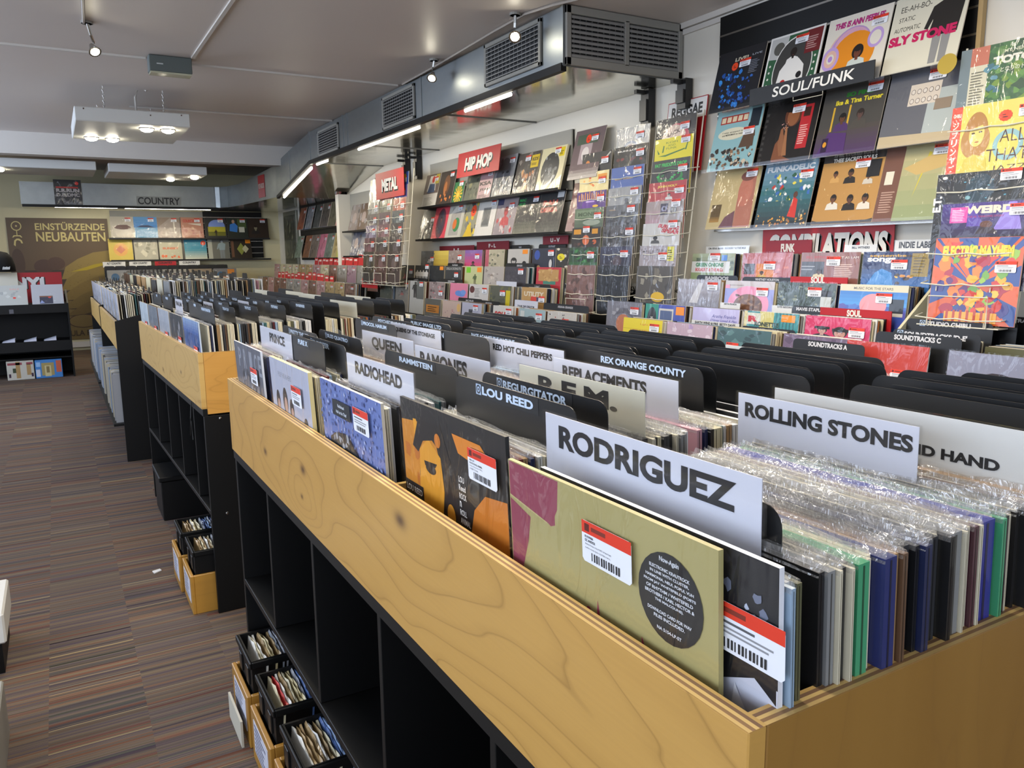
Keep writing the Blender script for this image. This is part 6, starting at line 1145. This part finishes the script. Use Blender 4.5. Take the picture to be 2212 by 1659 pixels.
tdiv(2.80, 1.26, 1.0, 'small white divider with a cut off name at the right edge', 'ENNIO MORRICONE', 'plainwhite', w=.24, th=.012, tw=.14, h=.33, tz=.30)
for yc in (1.70, 1.31, .93):
    u = 2.475
    while u < 3.05:
        t = RNG.choice([.004, .005, .007]); hit = [q for q in (2.50, 2.535, 2.84, 2.90, 2.96, 2.56, 2.60, 2.80) if u - .02 < q < u + .03]
        if not hit: rest_rec(FW, u, yc + RNG.uniform(-.006, .006), ZS, .312, .312, t, RNG.choices(names, PALW)[0], -5)
        u += RNG.uniform(.008, .014)
# ------------------------------------------------------------------ metal section
SM = slatwall('dark slat panel behind the far metal records', 9.45, 11.55, 1.25, 2.02, ledges=((1.665, 9.42, 11.3), (1.28, 9.2, 11.6)), pitch=.18)
SM2 = slatwall('grey slat panel behind the metal wire rack', 8.40, 9.28, 1.25, 2.02, mat='grey', ledges=((1.575, 8.4, 9.25), (1.288, 8.4, 9.25)), pitch=.24)
a = MB(); a.box((2.99, 9.29, .9), (3.155, 9.40, 2.02)); a = a.build('pilaster', M['wall']); a['kind'] = 'structure'; a.name = 'trim_6'
m1 = [(11.2, 'rust', '8a4a2c'), (10.82, 'silver grey', '7c7e82'), (10.42, 'charcoal', '3a3e3c'), (10.08, 'dark brown', '4a423c'), (9.74, 'olive', '54503c'), (9.50, 'rose', 'a85a60')]
m2 = [(11.42, 'grey green', '7a8a78'), (11.0, 'burnt orange', '7a4c2c'), (10.64, 'taupe', '6a5c50'), (10.3, 'pink', 'c06a80'), (9.97, 'green grey', '5c6c60'), (9.66, 'ochre', 'a8965c'), (9.46, 'yellow and black', 'a8a830')]
for r, (mm, z) in enumerate(((m1, 1.668), (m2, 1.282))):
    for i, (y, nm, hx) in enumerate(mm):
        k = lambda d: '%02x%02x%02x' % tuple(max(0, min(255, int(hx[j:j + 2], 16) + d)) for j in (0, 2, 4))
        wall(y, z, '%s record, %s from the left in the %s far metal row' % (nm, nth(i + 1), ('top', 'bottom')[r]), hx, 'b 16 %d .05 .05 .95 .95 .05 .14 %s %s %s;s .66 .74 .22' % (i + r * 9, k(-20), k(20), k(-34)), None, X=3.03 + .003 * (i % 2))
for (y, z, nm, hx) in ((8.97, 1.578, 'grey record with red print, upper left beside the metal wire rack', '7a706c'), (8.65, 1.578, 'brown leafy record, upper right beside the metal wire rack', '5c4a3c'), (8.95, 1.29, 'slate record in a shiny sleeve, lower left beside the metal wire rack', '54586a'), (8.63, 1.29, 'pale grey record in a shiny sleeve, lower right beside the metal wire rack', '7a7e88')):
    wall(y, z, nm, hx, 'b 16 4 .05 .05 .95 .95 .05 .14 4a4648 8a8688 6a5c58;e .5 .5 .2 .2 9a8a84', None, X=3.032)
a = MB(); a.box((3.125, 11.73, 1.14), (3.155, 12.46, 1.97), bev=.004); o = a.build('framed_poster', plain('brushed_frame', '8a8a7c', .3, .6)); tag(o, 'tall grey framed poster in the far right corner', 'poster')
a = MB(); a.box((3.120, 11.79, 1.2), (3.125, 12.40, 1.91), '34382c'); rg = random.Random(3)
for i in range(14): yy = rg.uniform(11.85, 12.3); zz = rg.uniform(1.25, 1.8); a.poly([(3.1197 - .0003 * i, yy + .05, zz), (3.1197 - .0003 * i, yy, zz + .09), (3.1197 - .0003 * i, yy - .04, zz + .03)][::-1], rg.choice(['5c604c', '7a7c64', '262a22']))
a.build('picture', M['cover'], o)
a = thing('stepped_rack', 'low stepped rack of metal records with red cards', 'record rack', (2.8, 10, 0))
b = MB(); b.box((2.58, 7.65, 0), (3.14, 12.3, .66), bev=.003); part('base_cabinet', b, M['black'], a)
for (x, z) in ((2.62, .70), (2.88, .88)):
    b = MB(); b.box((x - .02, 7.65, z - .03), (x + .2, 12.3, z - .004)); b.box((x - .03, 7.65, z - .03), (x - .02, 12.3, z + .05)); part('step', b, M['black'], a)
rg = random.Random(11); kk = {0: 0, 1: 0}
for r, (x, z) in enumerate(((2.62, .70), (2.88, .88))):
    y = 12.1
    while y > 7.9:
        kk[r] += 1; nm, hx = rg.choice([('cream', 'b8b090'), ('tan', '9a8458'), ('mauve', '8a707c'), ('grey', '84827c'), ('dusty pink', 'a07c7c'), ('olive', '6a6a54'), ('brown', '6a4c40')])
        k = lambda d: '%02x%02x%02x' % tuple(max(0, min(255, int(hx[j:j + 2], 16) + d)) for j in (0, 2, 4))
        tf(x, y, z, '%s record, %s from the back in the %s step of the metal rack' % (nm, nth(kk[r]), ('lower', 'upper')[r]), hx, 'b 14 %d .05 .3 .95 .95 .05 .14 %s %s %s;s .6 .66 .24' % (kk[r], k(-22), k(22), k(-36)), None, behind=14, shift=0)
        y -= .345
    for i in range(13 if r else 15):
        yy = (10.35 if r else 11.3) - i * (.155 if r else .17); zt = z + .37 + rg.uniform(0, .035) + (.05 if r and i in (11, 12) else 0)
        b = MB(); b.box((-.075, 0, 0), (.075, .002, .12), 'b0141c'); b.box((-.05, -.0006, .085), (.05, 0, .105), 'd0b8b0'); o = b.build('red_card', M['card']); o.location = (x + .11 + .006 * (i % 3), yy, zt - .12); o.rotation_euler = frame_rot(-90, -6); tag(o, 'small red divider card with a pale strip, %s from the back on the %s metal step' % (nth(i + 1), ('lower', 'upper')[r]), 'divider', 'red cards in the metal rack')
red_sign('red card at the near end of the lower metal step', 2.70, 7.30, 7.75, .98, 1.07, 'DOOM', .02, .1, shadow=None, bg='c01820')
# ------------------------------------------------------------------ back wall: country
a = thing('slat_wall', 'pale and black slat panel behind the country records on the back wall', 'display panel', (1.8, 12.88, 1.25))
b = MB(); b.box((.76, 12.875, 1.26), (2.02, 12.898, 1.985)); part('pale_board', b, M['grey'], a)
b = MB(); b.box((2.02, 12.87, 1.29), (2.89, 12.898, 1.99)); part('black_board', b, M['black'], a)
b = MB()
for z in (1.36, 1.45, 1.54, 1.63, 1.72, 1.81, 1.9): b.box((2.02, 12.866, z), (2.89, 12.87, z + .008))
part('slot_insert', b, M['chrome'], a)
for z in (1.583, 1.268): b = MB(); b.box((.72, 12.77, z - .012), (2.98, 12.875, z - .004)); b.box((.72, 12.765, z - .012), (2.98, 12.77, z + .012)); part('record_ledge', b, M['blackmetal'], a)
cr1 = [(.91, 'pale grey record with a dark boat shape', 'b0a898', 'e .5 .5 .34 .1 5a403c;p 5a403c .2 .5 .8 .5 .7 .62 .3 .62', 49), (1.215, 'blue sea record', '4a8ab0', 'v 0 .5 1 .5 3a7ab8 5a90c0 4;p 2a3a5a .1 .52 .9 .5 .6 .62 .3 .6', 50), (1.53, 'beige record with a slanting roof shape', '9a8c80', 'p 8a7868 0 .5 .6 .98 1 .7 1 .98 0 .98;p c8c0b0 .3 .1 .36 .4 .42 .1;r .7 .3 .06 .5 c8c0b0', 51), (1.855, 'red and cream record with red lettering', 'b07860', 't .5 .76 .14 .8 c03828 .04|COUNTRY LIFE;p d8ccb8 .3 .7 .9 .6 .9 .72;b 9 3 .1 .1 .9 .5 .05 .12 b8603c c8a080 984838', 52), (2.19, 'dark record with a blue and yellow landscape', '2a2c2a', 'e .55 .6 .38 .3 7a90c8;r .14 .3 .8 .26 a8a030;r .14 .12 .8 .2 6a6a20;f .5 .12 .3 2a2218 2a2218 2a2218', 0), (2.515, 'dark green record with a blue jacketed figure', '262c24', 'p 3a78c0 .1 .36 .45 .3 .5 .6 .36 .76 .14 .68;e .3 .82 .07 .09 b08a70;r .5 .5 .4 .45 4a5a30;r .55 .3 .26 .26 c0c0b0', 0), (2.82, 'brown record with a pale face in glasses', '33261c', 'm .38 .52 .34 8a8468 2a1c14 26221e', 0)]
cr2 = [(.86, 'yellow record with an orange burst', 'c8b048', 'e .5 .5 .3 .3 d8a050;p c87a5c .5 .7 .7 .5 .5 .3 .3 .5', 53), (1.195, 'silvery record in very shiny plastic', 'a8a490', 'b 9 3 .1 .1 .9 .9 .05 .15 8a8874 c8c4ac', 54), (1.53, 'pale record with small orange figures and orange lettering', 'b8b498', 't .5 .5 .1 .7 d06a40 .04|SUNSET;b 5 3 .1 .1 .9 .2 .05 .09 d86a3c', 55), (1.88, 'turquoise record with a pale lower half', '3a8aa0', 'v 0 0 1 .5 c0c4b0 4a90a0 5;k .86 .8 .12 e04828', 56), (2.215, 'grey record with a slim pale figure', '6a6a60', 'r 0 0 .2 1 a8a898;f .65 .05 .9 9aa4a4 8a9a9c 7a8080', 0), (2.545, 'black record with olive diamonds and an orange tag', '2c2418', 'p 8a9040 .5 .8 .7 .5 .5 .2 .3 .5;p b8b490 .7 .7 .86 .5 .7 .3 .54 .5;r .04 .1 .12 .8 6a4a34;r .72 .78 .24 .18 e88818', 0)]
for r, (cc, z) in enumerate(((cr1, 1.588), (cr2, 1.272))):
    for (x, lab, bg, spec, wr) in cc: album(lab + ', %s row of the country wall' % ('top', 'bottom')[r], (x, 12.80, z), 0, -10, bg, spec + ';s .62 .78 .24' * (r == 0), wrap=wr)
def sign_board(label, x, y, z, w, h, bg, text, th, tw, col, mat='card', bold=.04, name='sign_card'):
    b = MB(); b.box((-w / 2, 0, 0), (w / 2, .003, h), bg); o = b.build(name, M[mat]); o.location = (x, y, z); tag(o, label, 'sign')
    if text:
        tb = MB()
        for q in place_text(text, 0, (h - th) / 2, th, tw, bold): tb.poly([(px, -.0008, pz) for px, pz in q], col)
        tb.build('lettering', M['card'], o)
    return o
sign_board('pale hand lettered COUNTRY card stuck on the back duct', 1.33, 11.964, 2.01, .56, .12, '8c8c84', 'COUNTRY', .095, .53, '17171a', bold=.02)
album('black record with red and white block lettering leaning on the back duct', (.245, 11.958, 2.0), 0, 0, '1e1c1c', 'r .08 .66 .8 .06 b02c24;t .5 .5 .14 .84 b0a8a4 .05|R.R.RUN;t .5 .32 .14 .84 a09894 .05|D.D.DMC;b 12 3 .1 .05 .9 .28 .04 .08 3a3838 54504e;k .84 .86 .07 e03020', w=.315, h=.315)
b = MB(); b.box((0, -.14, 0), (.004, .14, .27), '8a141c'); o = b.build('sign_card', M['cover']); dirv = math.atan2(1.70, -.095); o.location = (2.325, 10.25, 2.03); o.rotation_euler = (0, 0, math.radians(3.2)); tag(o, 'red poster with pale lettering on the slanting side of the back duct', 'sign')
tb = MB()
for q in place_text('POST HARDCORE', 0, .11, .06, .24, .03): tb.poly([(-.001, -x, z) for x, z in q], 'a8a098')
tb.build('lettering', M['card'], o)
# the tall brown poster
b = MB(); b.box((-.515, 12.885, .157), (.72, 12.892, 1.866), '5c4a34'); P = b.build('wall_poster', M['card']); tag(P, 'tall brown poster with cream lettering, a stick figure emblem and bread on the back wall', 'poster')
tb = MB(); yk = [12.884]
def pp(pts, c): yk[0] -= .00025; tb.poly([(x, yk[0], z) for x, z in pts], c)
pp([(-.515, .157), (.72, .157), (.72, .75), (-.515, .75)], '6a5830'); pp([(-.515, .75), (.72, .75), (.72, 1.15), (-.515, 1.15)], '3c3026')
for (cx, cz, rx, rz, c) in ((-.12, 1.20, .12, .10, '4a342a'), (.03, 1.24, .11, .09, '4c362a'), (-.42, 1.25, .08, .2, '4a3626')): pp(ell(cx, cz, rx, rz, 24), c)
for i, (z0, z1) in enumerate(((1.02, 1.33), (.86, 1.16), (.72, .98), (.60, .82), (.50, .68))):
    pp([(.08 - .02 * i, z0), (.3, z0 - .02), (.72, z0 + .10), (.72, z1 + .09), (.5, z1 + .06), (.3, z1 - .03), (.14, z1 - .14)], ('84703a', '7a6632', '705c2c', '665428', '5e4c24')[i]); pp([(.1, z0), (.3, z0 - .022), (.72, z0 + .098), (.72, z0 + .13), (.3, z0 + .01)], '3a2c1a')
    rg = random.Random(i)
    for _ in range(50): x = rg.uniform(.16, .70); z = z0 + .03 + rg.random() * .16 + (x - .2) * .12; tb.poly([(x - .006, yk[0] - .0002, z), (x + .006, yk[0] - .0002, z), (x, yk[0] - .0002, z + .007)], '5c4a22')
pp([(.2, 1.12), (.5, 1.22), (.7, 1.26), (.66, 1.22), (.4, 1.14)], 'a08c1c')
for r_, c in ((.16, '3a2418'), (.148, '6a5830')): pp(ell(.30, .42, r_ * 1.2, r_ * .6, 24), c)
pp([(.36, .5), (.5, .42), (.62, .42), (.5, .45)], '8a4a2c')
for tx, z, h, w, c in (('EINSTÜRZENDE', 1.70, .115, .86, 'c8b878'), ('NEUBAUTEN', 1.545, .13, .86, 'c8b878'), ('TABULA RASA', .21, .08, .62, '3a2c18')):
    for q in place_text(tx, .25, z, h, w, .02): tb.poly([(x, yk[0] - .001, zz) for x, zz in q], c)
for (a0, a1, c) in ((.062, .05, 'c8b878'),): pp(ell(-.40, 1.755, a0, a0 * 1.05, 22), c); pp(ell(-.40, 1.755, a1, a1 * 1.05, 22), '5c4a34'); pp(ell(-.40, 1.755, .012, .012, 10), c)
for q in ([(-.405, 1.69), (-.395, 1.69), (-.395, 1.62), (-.405, 1.62)], [(-.46, 1.60), (-.44, 1.63), (-.36, 1.63), (-.34, 1.60), (-.355, 1.60), (-.37, 1.615), (-.43, 1.615), (-.445, 1.60)], [(-.45, 1.50), (-.44, 1.56), (-.41, 1.585), (-.38, 1.585), (-.35, 1.56), (-.34, 1.52), (-.36, 1.52), (-.37, 1.55), (-.40, 1.565), (-.42, 1.55), (-.43, 1.48)]): pp(q, 'c8b878')
tb.build('print', M['card'], P)
# country rack in front of the back wall
a = thing('stepped_rack', 'low black rack of country records against the back wall', 'record rack', (1.4, 12.3, 0))
b = MB(); b.box((.60, 11.9, 0), (2.32, 12.86, .82), bev=.003); part('base_cabinet', b, M['black'], a)
b = MB(); b.box((.60, 11.9, .82), (.618, 12.86, .95)); b.box((2.30, 11.9, .82), (2.32, 12.86, .95)); b.box((.618, 11.9, .82), (2.30, 11.918, .90)); part('case', b, M['ply2'], a)
FC = Frame(0, 0, 90)
for i, (nm, hx) in enumerate((('pale', 'a09c90'), ('grey', '7a766c'), ('cream', 'b8b098'), ('tan', 'a08c6c'), ('orange tagged', '84807a'))):
    x = .77 + i * .34; album('%s record, %s from the poster in the front row of the country rack' % (nm, nth(i + 1)), (x, 11.95, .83), 0, -3, hx, 'b 10 %d .1 .4 .9 .9 .05 .12 b0ac9c 8a8474 6a6458;e .3 .7 .16 .16 3a6a8a' % i + (';r .6 .76 .3 .2 e88818' if i == 4 else ''))
    for j in range(20): rest.box((x - .156, 11.975 + j * .035, .83), (x + .156, 11.981 + j * .035, 1.142 - RNG.random() * .02), RNG.choice(['c8c4b4', 'a09c90', '54524e', 'b8b0a0', '2a2a2c']))
for i, (x, kd, tx) in enumerate(((.75, 'plainwhite', 'ALT COUNTRY'), (1.09, 'plainwhite', 'NEW COUNTRY'), (1.43, 'red', 'COUNTRY'), (1.76, 'plainwhite', 'COUNTRY'))):
    divider('%s header card, %s from the poster at the back of the country rack' % ('red' if kd == 'red' else 'white', nth(i + 1)), (x, 12.70, .93), 0, 0, tx, kd, w=.29, h=.325, th=.03, tw=.19, cw=.29, tz=.285)
for i in range(24):
    divider('small black divider card, %s from the left in the country rack' % nth(i + 1), (.66 + (i % 12) * .135, 12.1 + .22 * (i // 12) + .03 * (i % 3), .845), 0, -2, '', 'black', w=.12, h=.352, group='black dividers in the country rack')
# ------------------------------------------------------------------ third and fourth bins (black ends, records also on a lower shelf)
def low_bin(label, y0, y1, lab2, zz=0.0):
    T = thing('record_bin', label, 'record bin', (.8, (y0 + y1) / 2, 0)); x0, x1 = .30, 1.28
    b = MB(); b.box((x0, y0 + .019, .72), (x0 + .018, y1 - .019, .90), bev=.001); part('front_panel', b, M['ply2'], T)
    for y in (y0, y1 - .018):
        b = MB(); b.prism([(x0 - .002, y, 0), (x0 - .002, y, .905), (.62, y, .985), (x1, y, .985), (x1, y, 0)], (0, .018, 0)); part('side_panel', b, M['black'], T, True)
    b = MB(); b.box((x0 + .018, y0 + .018, .745), (x1, y1 - .018, .755)); part('floor_board', b, M['black'], T)
    b = MB(); b.box((.61, y0 + .018, .76), (.62, y1 - .018, .97)); part('centre_board', b, M['black'], T)
    b = MB(); b.box((x0 - .06, y0 + .02, .235), (.62, y1 - .02, .25)); part('lower_shelf', b, M['black'], T)
    b = MB(); b.box((.60, y0 + .018, .02), (.612, y1 - .018, .744)); b.box((x1 - .018, y0 + .018, .02), (x1, y1 - .018, .96)); part('back_board', b, M['black'], T)
    n = 5; s = (y1 - y0 - .04) / n
    pal = [('slate', '5c6470'), ('grey', '84868c'), ('pale blue', '8a98ac'), ('lilac grey', '8c8aa4'), ('dark grey', '44464c')]
    for i in range(n):
        nm, hx = pal[(i + int(y0)) % 5]; y = y0 + .02 + s * (i + .5)
        album('%s record, %s front from the near end of the %s' % (nm, nth(i + 1), lab2), (.335, y, .758 + .0), -90, 2, hx, 'v 0 0 1 1 5a606a a4a8b4 5;b 12 %d .1 .2 .9 .9 .04 .12 9a9eaa 6a6e78 c0c2cc' % i, wrap=57 + i)
        fill(Frame(0, y0 + .02, 0), i, s, .352, .60, .758, tilt=2, pitch=(.010, .016)); fill(Frame(0, y0 + .02, 0), i, s, .64, 1.24, .835, tilt=1, pitch=(.009, .015))
        for j, (u, wl) in enumerate(((.40, .12), (.46, .14), (.53, .12), (.70, .16), (.80, .14), (.92, .16), (1.05, .15), (1.16, .16))):
            divider('small black divider, %s back in the %s column of the %s' % (nth(j + 1), nth(i + 1), lab2), (u, y + (.05 if j % 2 else -.06), (.758 if u < .62 else .835) + .004), -90, 1, '', 'black', w=wl, h=.345, group='black dividers in the ' + lab2)
    y = y0 + .06; k = 0; rg = random.Random(int(y0 * 10))
    while y < y1 - .06:
        t = rg.uniform(.004, .012); k += 1; c, hx = rg.choice([('white', 'c8c8c8'), ('grey', '9a9ca0'), ('cream', 'bcb49c'), ('pale blue', '9aacc4'), ('clear', 'aeb0b4'), ('dark', '4c4c50')])
        key = ('low', round(t, 3))
        b = MB(); b.box((0, 0, 0), (.312, t, .316), hx); b.poly([(-.0003, t * .3, 0), (-.0003, t * .7, 0), (-.0003, t * .7, .314), (-.0003, t * .3, .314)][::-1], '5a5a5c'); o = b.build('shelved_record', M['cover']); o.location = (.268 + rg.uniform(-.015, .015), y, .251); o.rotation_euler = (math.radians(rg.uniform(0, 1)), 0, math.radians(rg.uniform(-2, 2)))
        tag(o, '%s record, %s from the near end on the lower shelf of the %s' % (c, nth(k), lab2), 'shelved record', 'records on the lower shelf of the ' + lab2)
        y += t + rg.uniform(.008, .018)
low_bin('record bin with a black end panel and records on a lower shelf, third along the aisle', 5.50, 7.48, 'third bin')
low_bin('record bin with records on a lower shelf, last one along the aisle before the poster', 7.52, 9.40, 'fourth bin')
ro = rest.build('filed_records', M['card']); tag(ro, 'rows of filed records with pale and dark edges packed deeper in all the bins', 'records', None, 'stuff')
# ------------------------------------------------------------------ black counter unit at the far left, small things
T = thing('display_counter', 'black open counter unit with records on top at the far left', 'counter', (-.6, 10.3, 0)); cx0, cx1, cy0, cy1 = -1.7, .10, 10.0, 10.6
b = MB(); b.prism([(cx1 - .018, cy0, 0), (cx1 - .018, cy0, .82), (cx1 - .018, cy1, .95), (cx1 - .018, cy1, 0)], (.018, 0, 0)); part('side_panel', b, M['black'], T, True); b = MB(); b.box((cx0, cy0, 0), (cx0 + .018, cy1, .9)); part('side_panel', b, M['black'], T)
b = MB(); b.box((cx0, cy0 - .002, .72), (cx1 - .018, cy0 + .016, .815)); part('top_fascia', b, M['black'], T)
for p, q in (((cx0, cy0, .80), (cx1 - .018, cy1, .81)), ((cx0, cy0 + .05, .38), (cx1 - .018, cy1, .395)), ((cx0, cy0 + .02, .22), (cx1 - .018, cy1, .23))): b = MB(); b.box(p, q); part('shelf', b, M['black'], T)
b = MB(); b.box((cx0, cy0 + .03, .30), (cx1 - .018, cy0 + .042, .41)); part('lower_fascia', b, M['black'], T)
b = MB(); b.box((cx0, cy1 - .01, .0), (cx1 - .018, cy1, .9)); part('back_board', b, M['black'], T)
b = MB(); b.box((-.46, cy0 - .003, .725), (-.42, cy0 - .002, .77), '54545a'); part('badge', b, M['card'], T)
for (x, lab, bg, spec, wr) in ((-.43, 'white wrapped record with a red spot on top of the black counter', 'b8bab4', 'b 8 3 .2 .3 .8 .7 .04 .1 a4a6a4 c8cac4;e .6 .36 .05 .05 d84a40;t .62 .76 .08 .3 d8a098 .02|SALE', 62), (-.09, 'clear wrapped record with a small dark picture on top of the black counter', 'b4b6bc', 'r .24 .02 .42 .40 34364a;r .24 .36 .42 .05 8a5c40;p 8a9ac8 .24 .04 .3 .2 .4 .06;e .56 .34 .05 .04 d84a40', 63), (-.78, 'grey wrapped record at the far left of the black counter', 'a8aaa8', 'b 8 5 .2 .2 .8 .8 .05 .12 9a9c9a b8bab8', 64)):
    album(lab, (x, 10.03, .815), 0, -18, bg, spec, w=.30, h=.22, t=.03, edge='c4c0b4', wrap=wr)
o = sign_board('red sign with half hidden white lettering standing on the black counter', -.45, 10.33, .82, 1.03, .335, '9a1018', '', 0, 0, '')
tb = MB()
for col, dx in (('17100f', .012), ('c8c6c4', 0)):
    for q in place_text('12" VINYL', -.02 + dx, .155 - dx * .5, .135, .84, .06): tb.poly([(px, -.0008 - (.0006 if dx == 0 else 0), pz) for px, pz in q], col)
tb.build('lettering', M['card'], o)
for i, x in enumerate((-.56, -.36, -.17)):
    b = MB(); b.prism([(x, 10.045, .412), (x + .12, 10.045, .412), (x + .12, 10.045, .445)], (0, .2, 0), 'c8cad8'); tag(b.build('paper_stack', M['card'], fix=True), 'slanting white paper on the counter shelf, %s from the left' % nth(i + 1), 'paper', 'white papers on the counter shelf')
b = MB(); b.box((-.545, 10.03, .0), (-.29, 10.3, .21), 'b8b4a8', bev=.004)
for p, c in (((-.46, -.42, .02, .2), 'a08050'), ((-.36, -.32, .05, .17), 'a08050'), ((-.535, -.40, .165, .19), '8a3c44'), ((-.36, -.30, .165, .19), '8a3c44'), ((-.49, -.46, .08, .13), '2c3a20'), ((-.53, -.51, .03, .07), '3a2438'), ((-.32, -.30, .03, .07), '3a2438')): b.poly([(p[0], 10.0295, p[2]), (p[1], 10.0295, p[2]), (p[1], 10.0295, p[3]), (p[0], 10.0295, p[3])], c)
tag(b.build('carton', M['card']), 'white carton patched with brown tape on the counter bottom shelf', 'box')
b = MB(); b.box((-.28, 10.03, .0), (-.02, 10.3, .205), '3a78b8', bev=.004)
for p, c in (((-.22, -.10, .03, .17), '9a8a54'), ((-.19, -.13, .02, .14), 'c0b484'), ((-.175, -.145, .06, .13), '7a6a40'), ((-.08, -.03, .06, .19), 'b8583c'), ((-.275, -.235, .02, .1), 'b8c0d0'), ((-.27, -.23, .13, .18), '8ab0d8')): yy = 10.0295 if c not in ('c0b484', '7a6a40') else (10.0290 if c == 'c0b484' else 10.0285); b.poly([(p[0], yy, p[2]), (p[1], yy, p[2]), (p[1], yy, p[3]), (p[0], yy, p[3])], c)
tag(b.build('carton', M['card']), 'blue carton with a gold picture on the counter bottom shelf', 'box')
T = thing('cap', 'black cap hanging at the far left in front of the brown poster', 'cap', (-.52, 10.42, 1.16))
b = MB(); b.lathe([(.15, 1.17), (.148, 1.24), (.128, 1.32), (.085, 1.375), (.02, 1.392), (.002, 1.393)], (-.52, 10.42, 0), 20); smooth(part('crown', b, plain('black_cloth', '08080a', .9), T))
b = MB(); b.prism([(-.52 + .15 * math.cos(q), 10.42 + .15 * math.sin(q) - (.09 if math.sin(q) < -.3 else 0), 1.165) for q in [k * .314 for k in range(20)]], (0, 0, .006)); part('peak', b, M['blackmetal'], T, True)
b = MB()
for i in range(5): b.poly([(-.49 + .014 * i, 10.268, 1.19), (-.478 + .014 * i, 10.268, 1.195), (-.472 + .014 * i, 10.268, 1.225 - .006 * (i % 2)), (-.484 + .014 * i, 10.268, 1.22)], 'c8c8c4')
part('emblem', b, M['card'], T)
b = MB(); b.box((-.68, 10.30, .812), (-.36, 10.32, 1.158), 'c8c4b4'); tag(b.build('cap_stand', M['card']), 'pale upright board below the black cap', 'stand')
# ------------------------------------------------------------------ left side of the aisle
T = thing('display_plinth', 'grey plinth edge at the lower left of the aisle', 'plinth', (-.7, .9, 0)); b = MB(); b.box((-1.2, -.6, 0), (-.222, 2.42, .16), bev=.004); part('base', b, M['grey'], T)
T = thing('storage_box', 'white box with a black base at the left edge of the aisle', 'box', (-.5, 2.9, 0)); b = MB(); b.box((-.75, 2.80, .10), (-.236, 3.12, .20), bev=.006); part('case', b, M['lightbox'], T)
b = MB(); b.box((-.74, 2.81, 0), (-.25, 3.11, .10)); part('base', b, M['black'], T)
b = MB(); b.prism([(.245, 3.42, .0005), (.275, 3.44, .0005), (.27, 3.46, .0005), (.24, 3.45, .0005)], (0, 0, .004), 'd0d0d0'); tag(b.build('paper_scrap', M['card'], fix=True), 'tiny white paper scrap on the carpet beside the orange boxes', 'scrap')
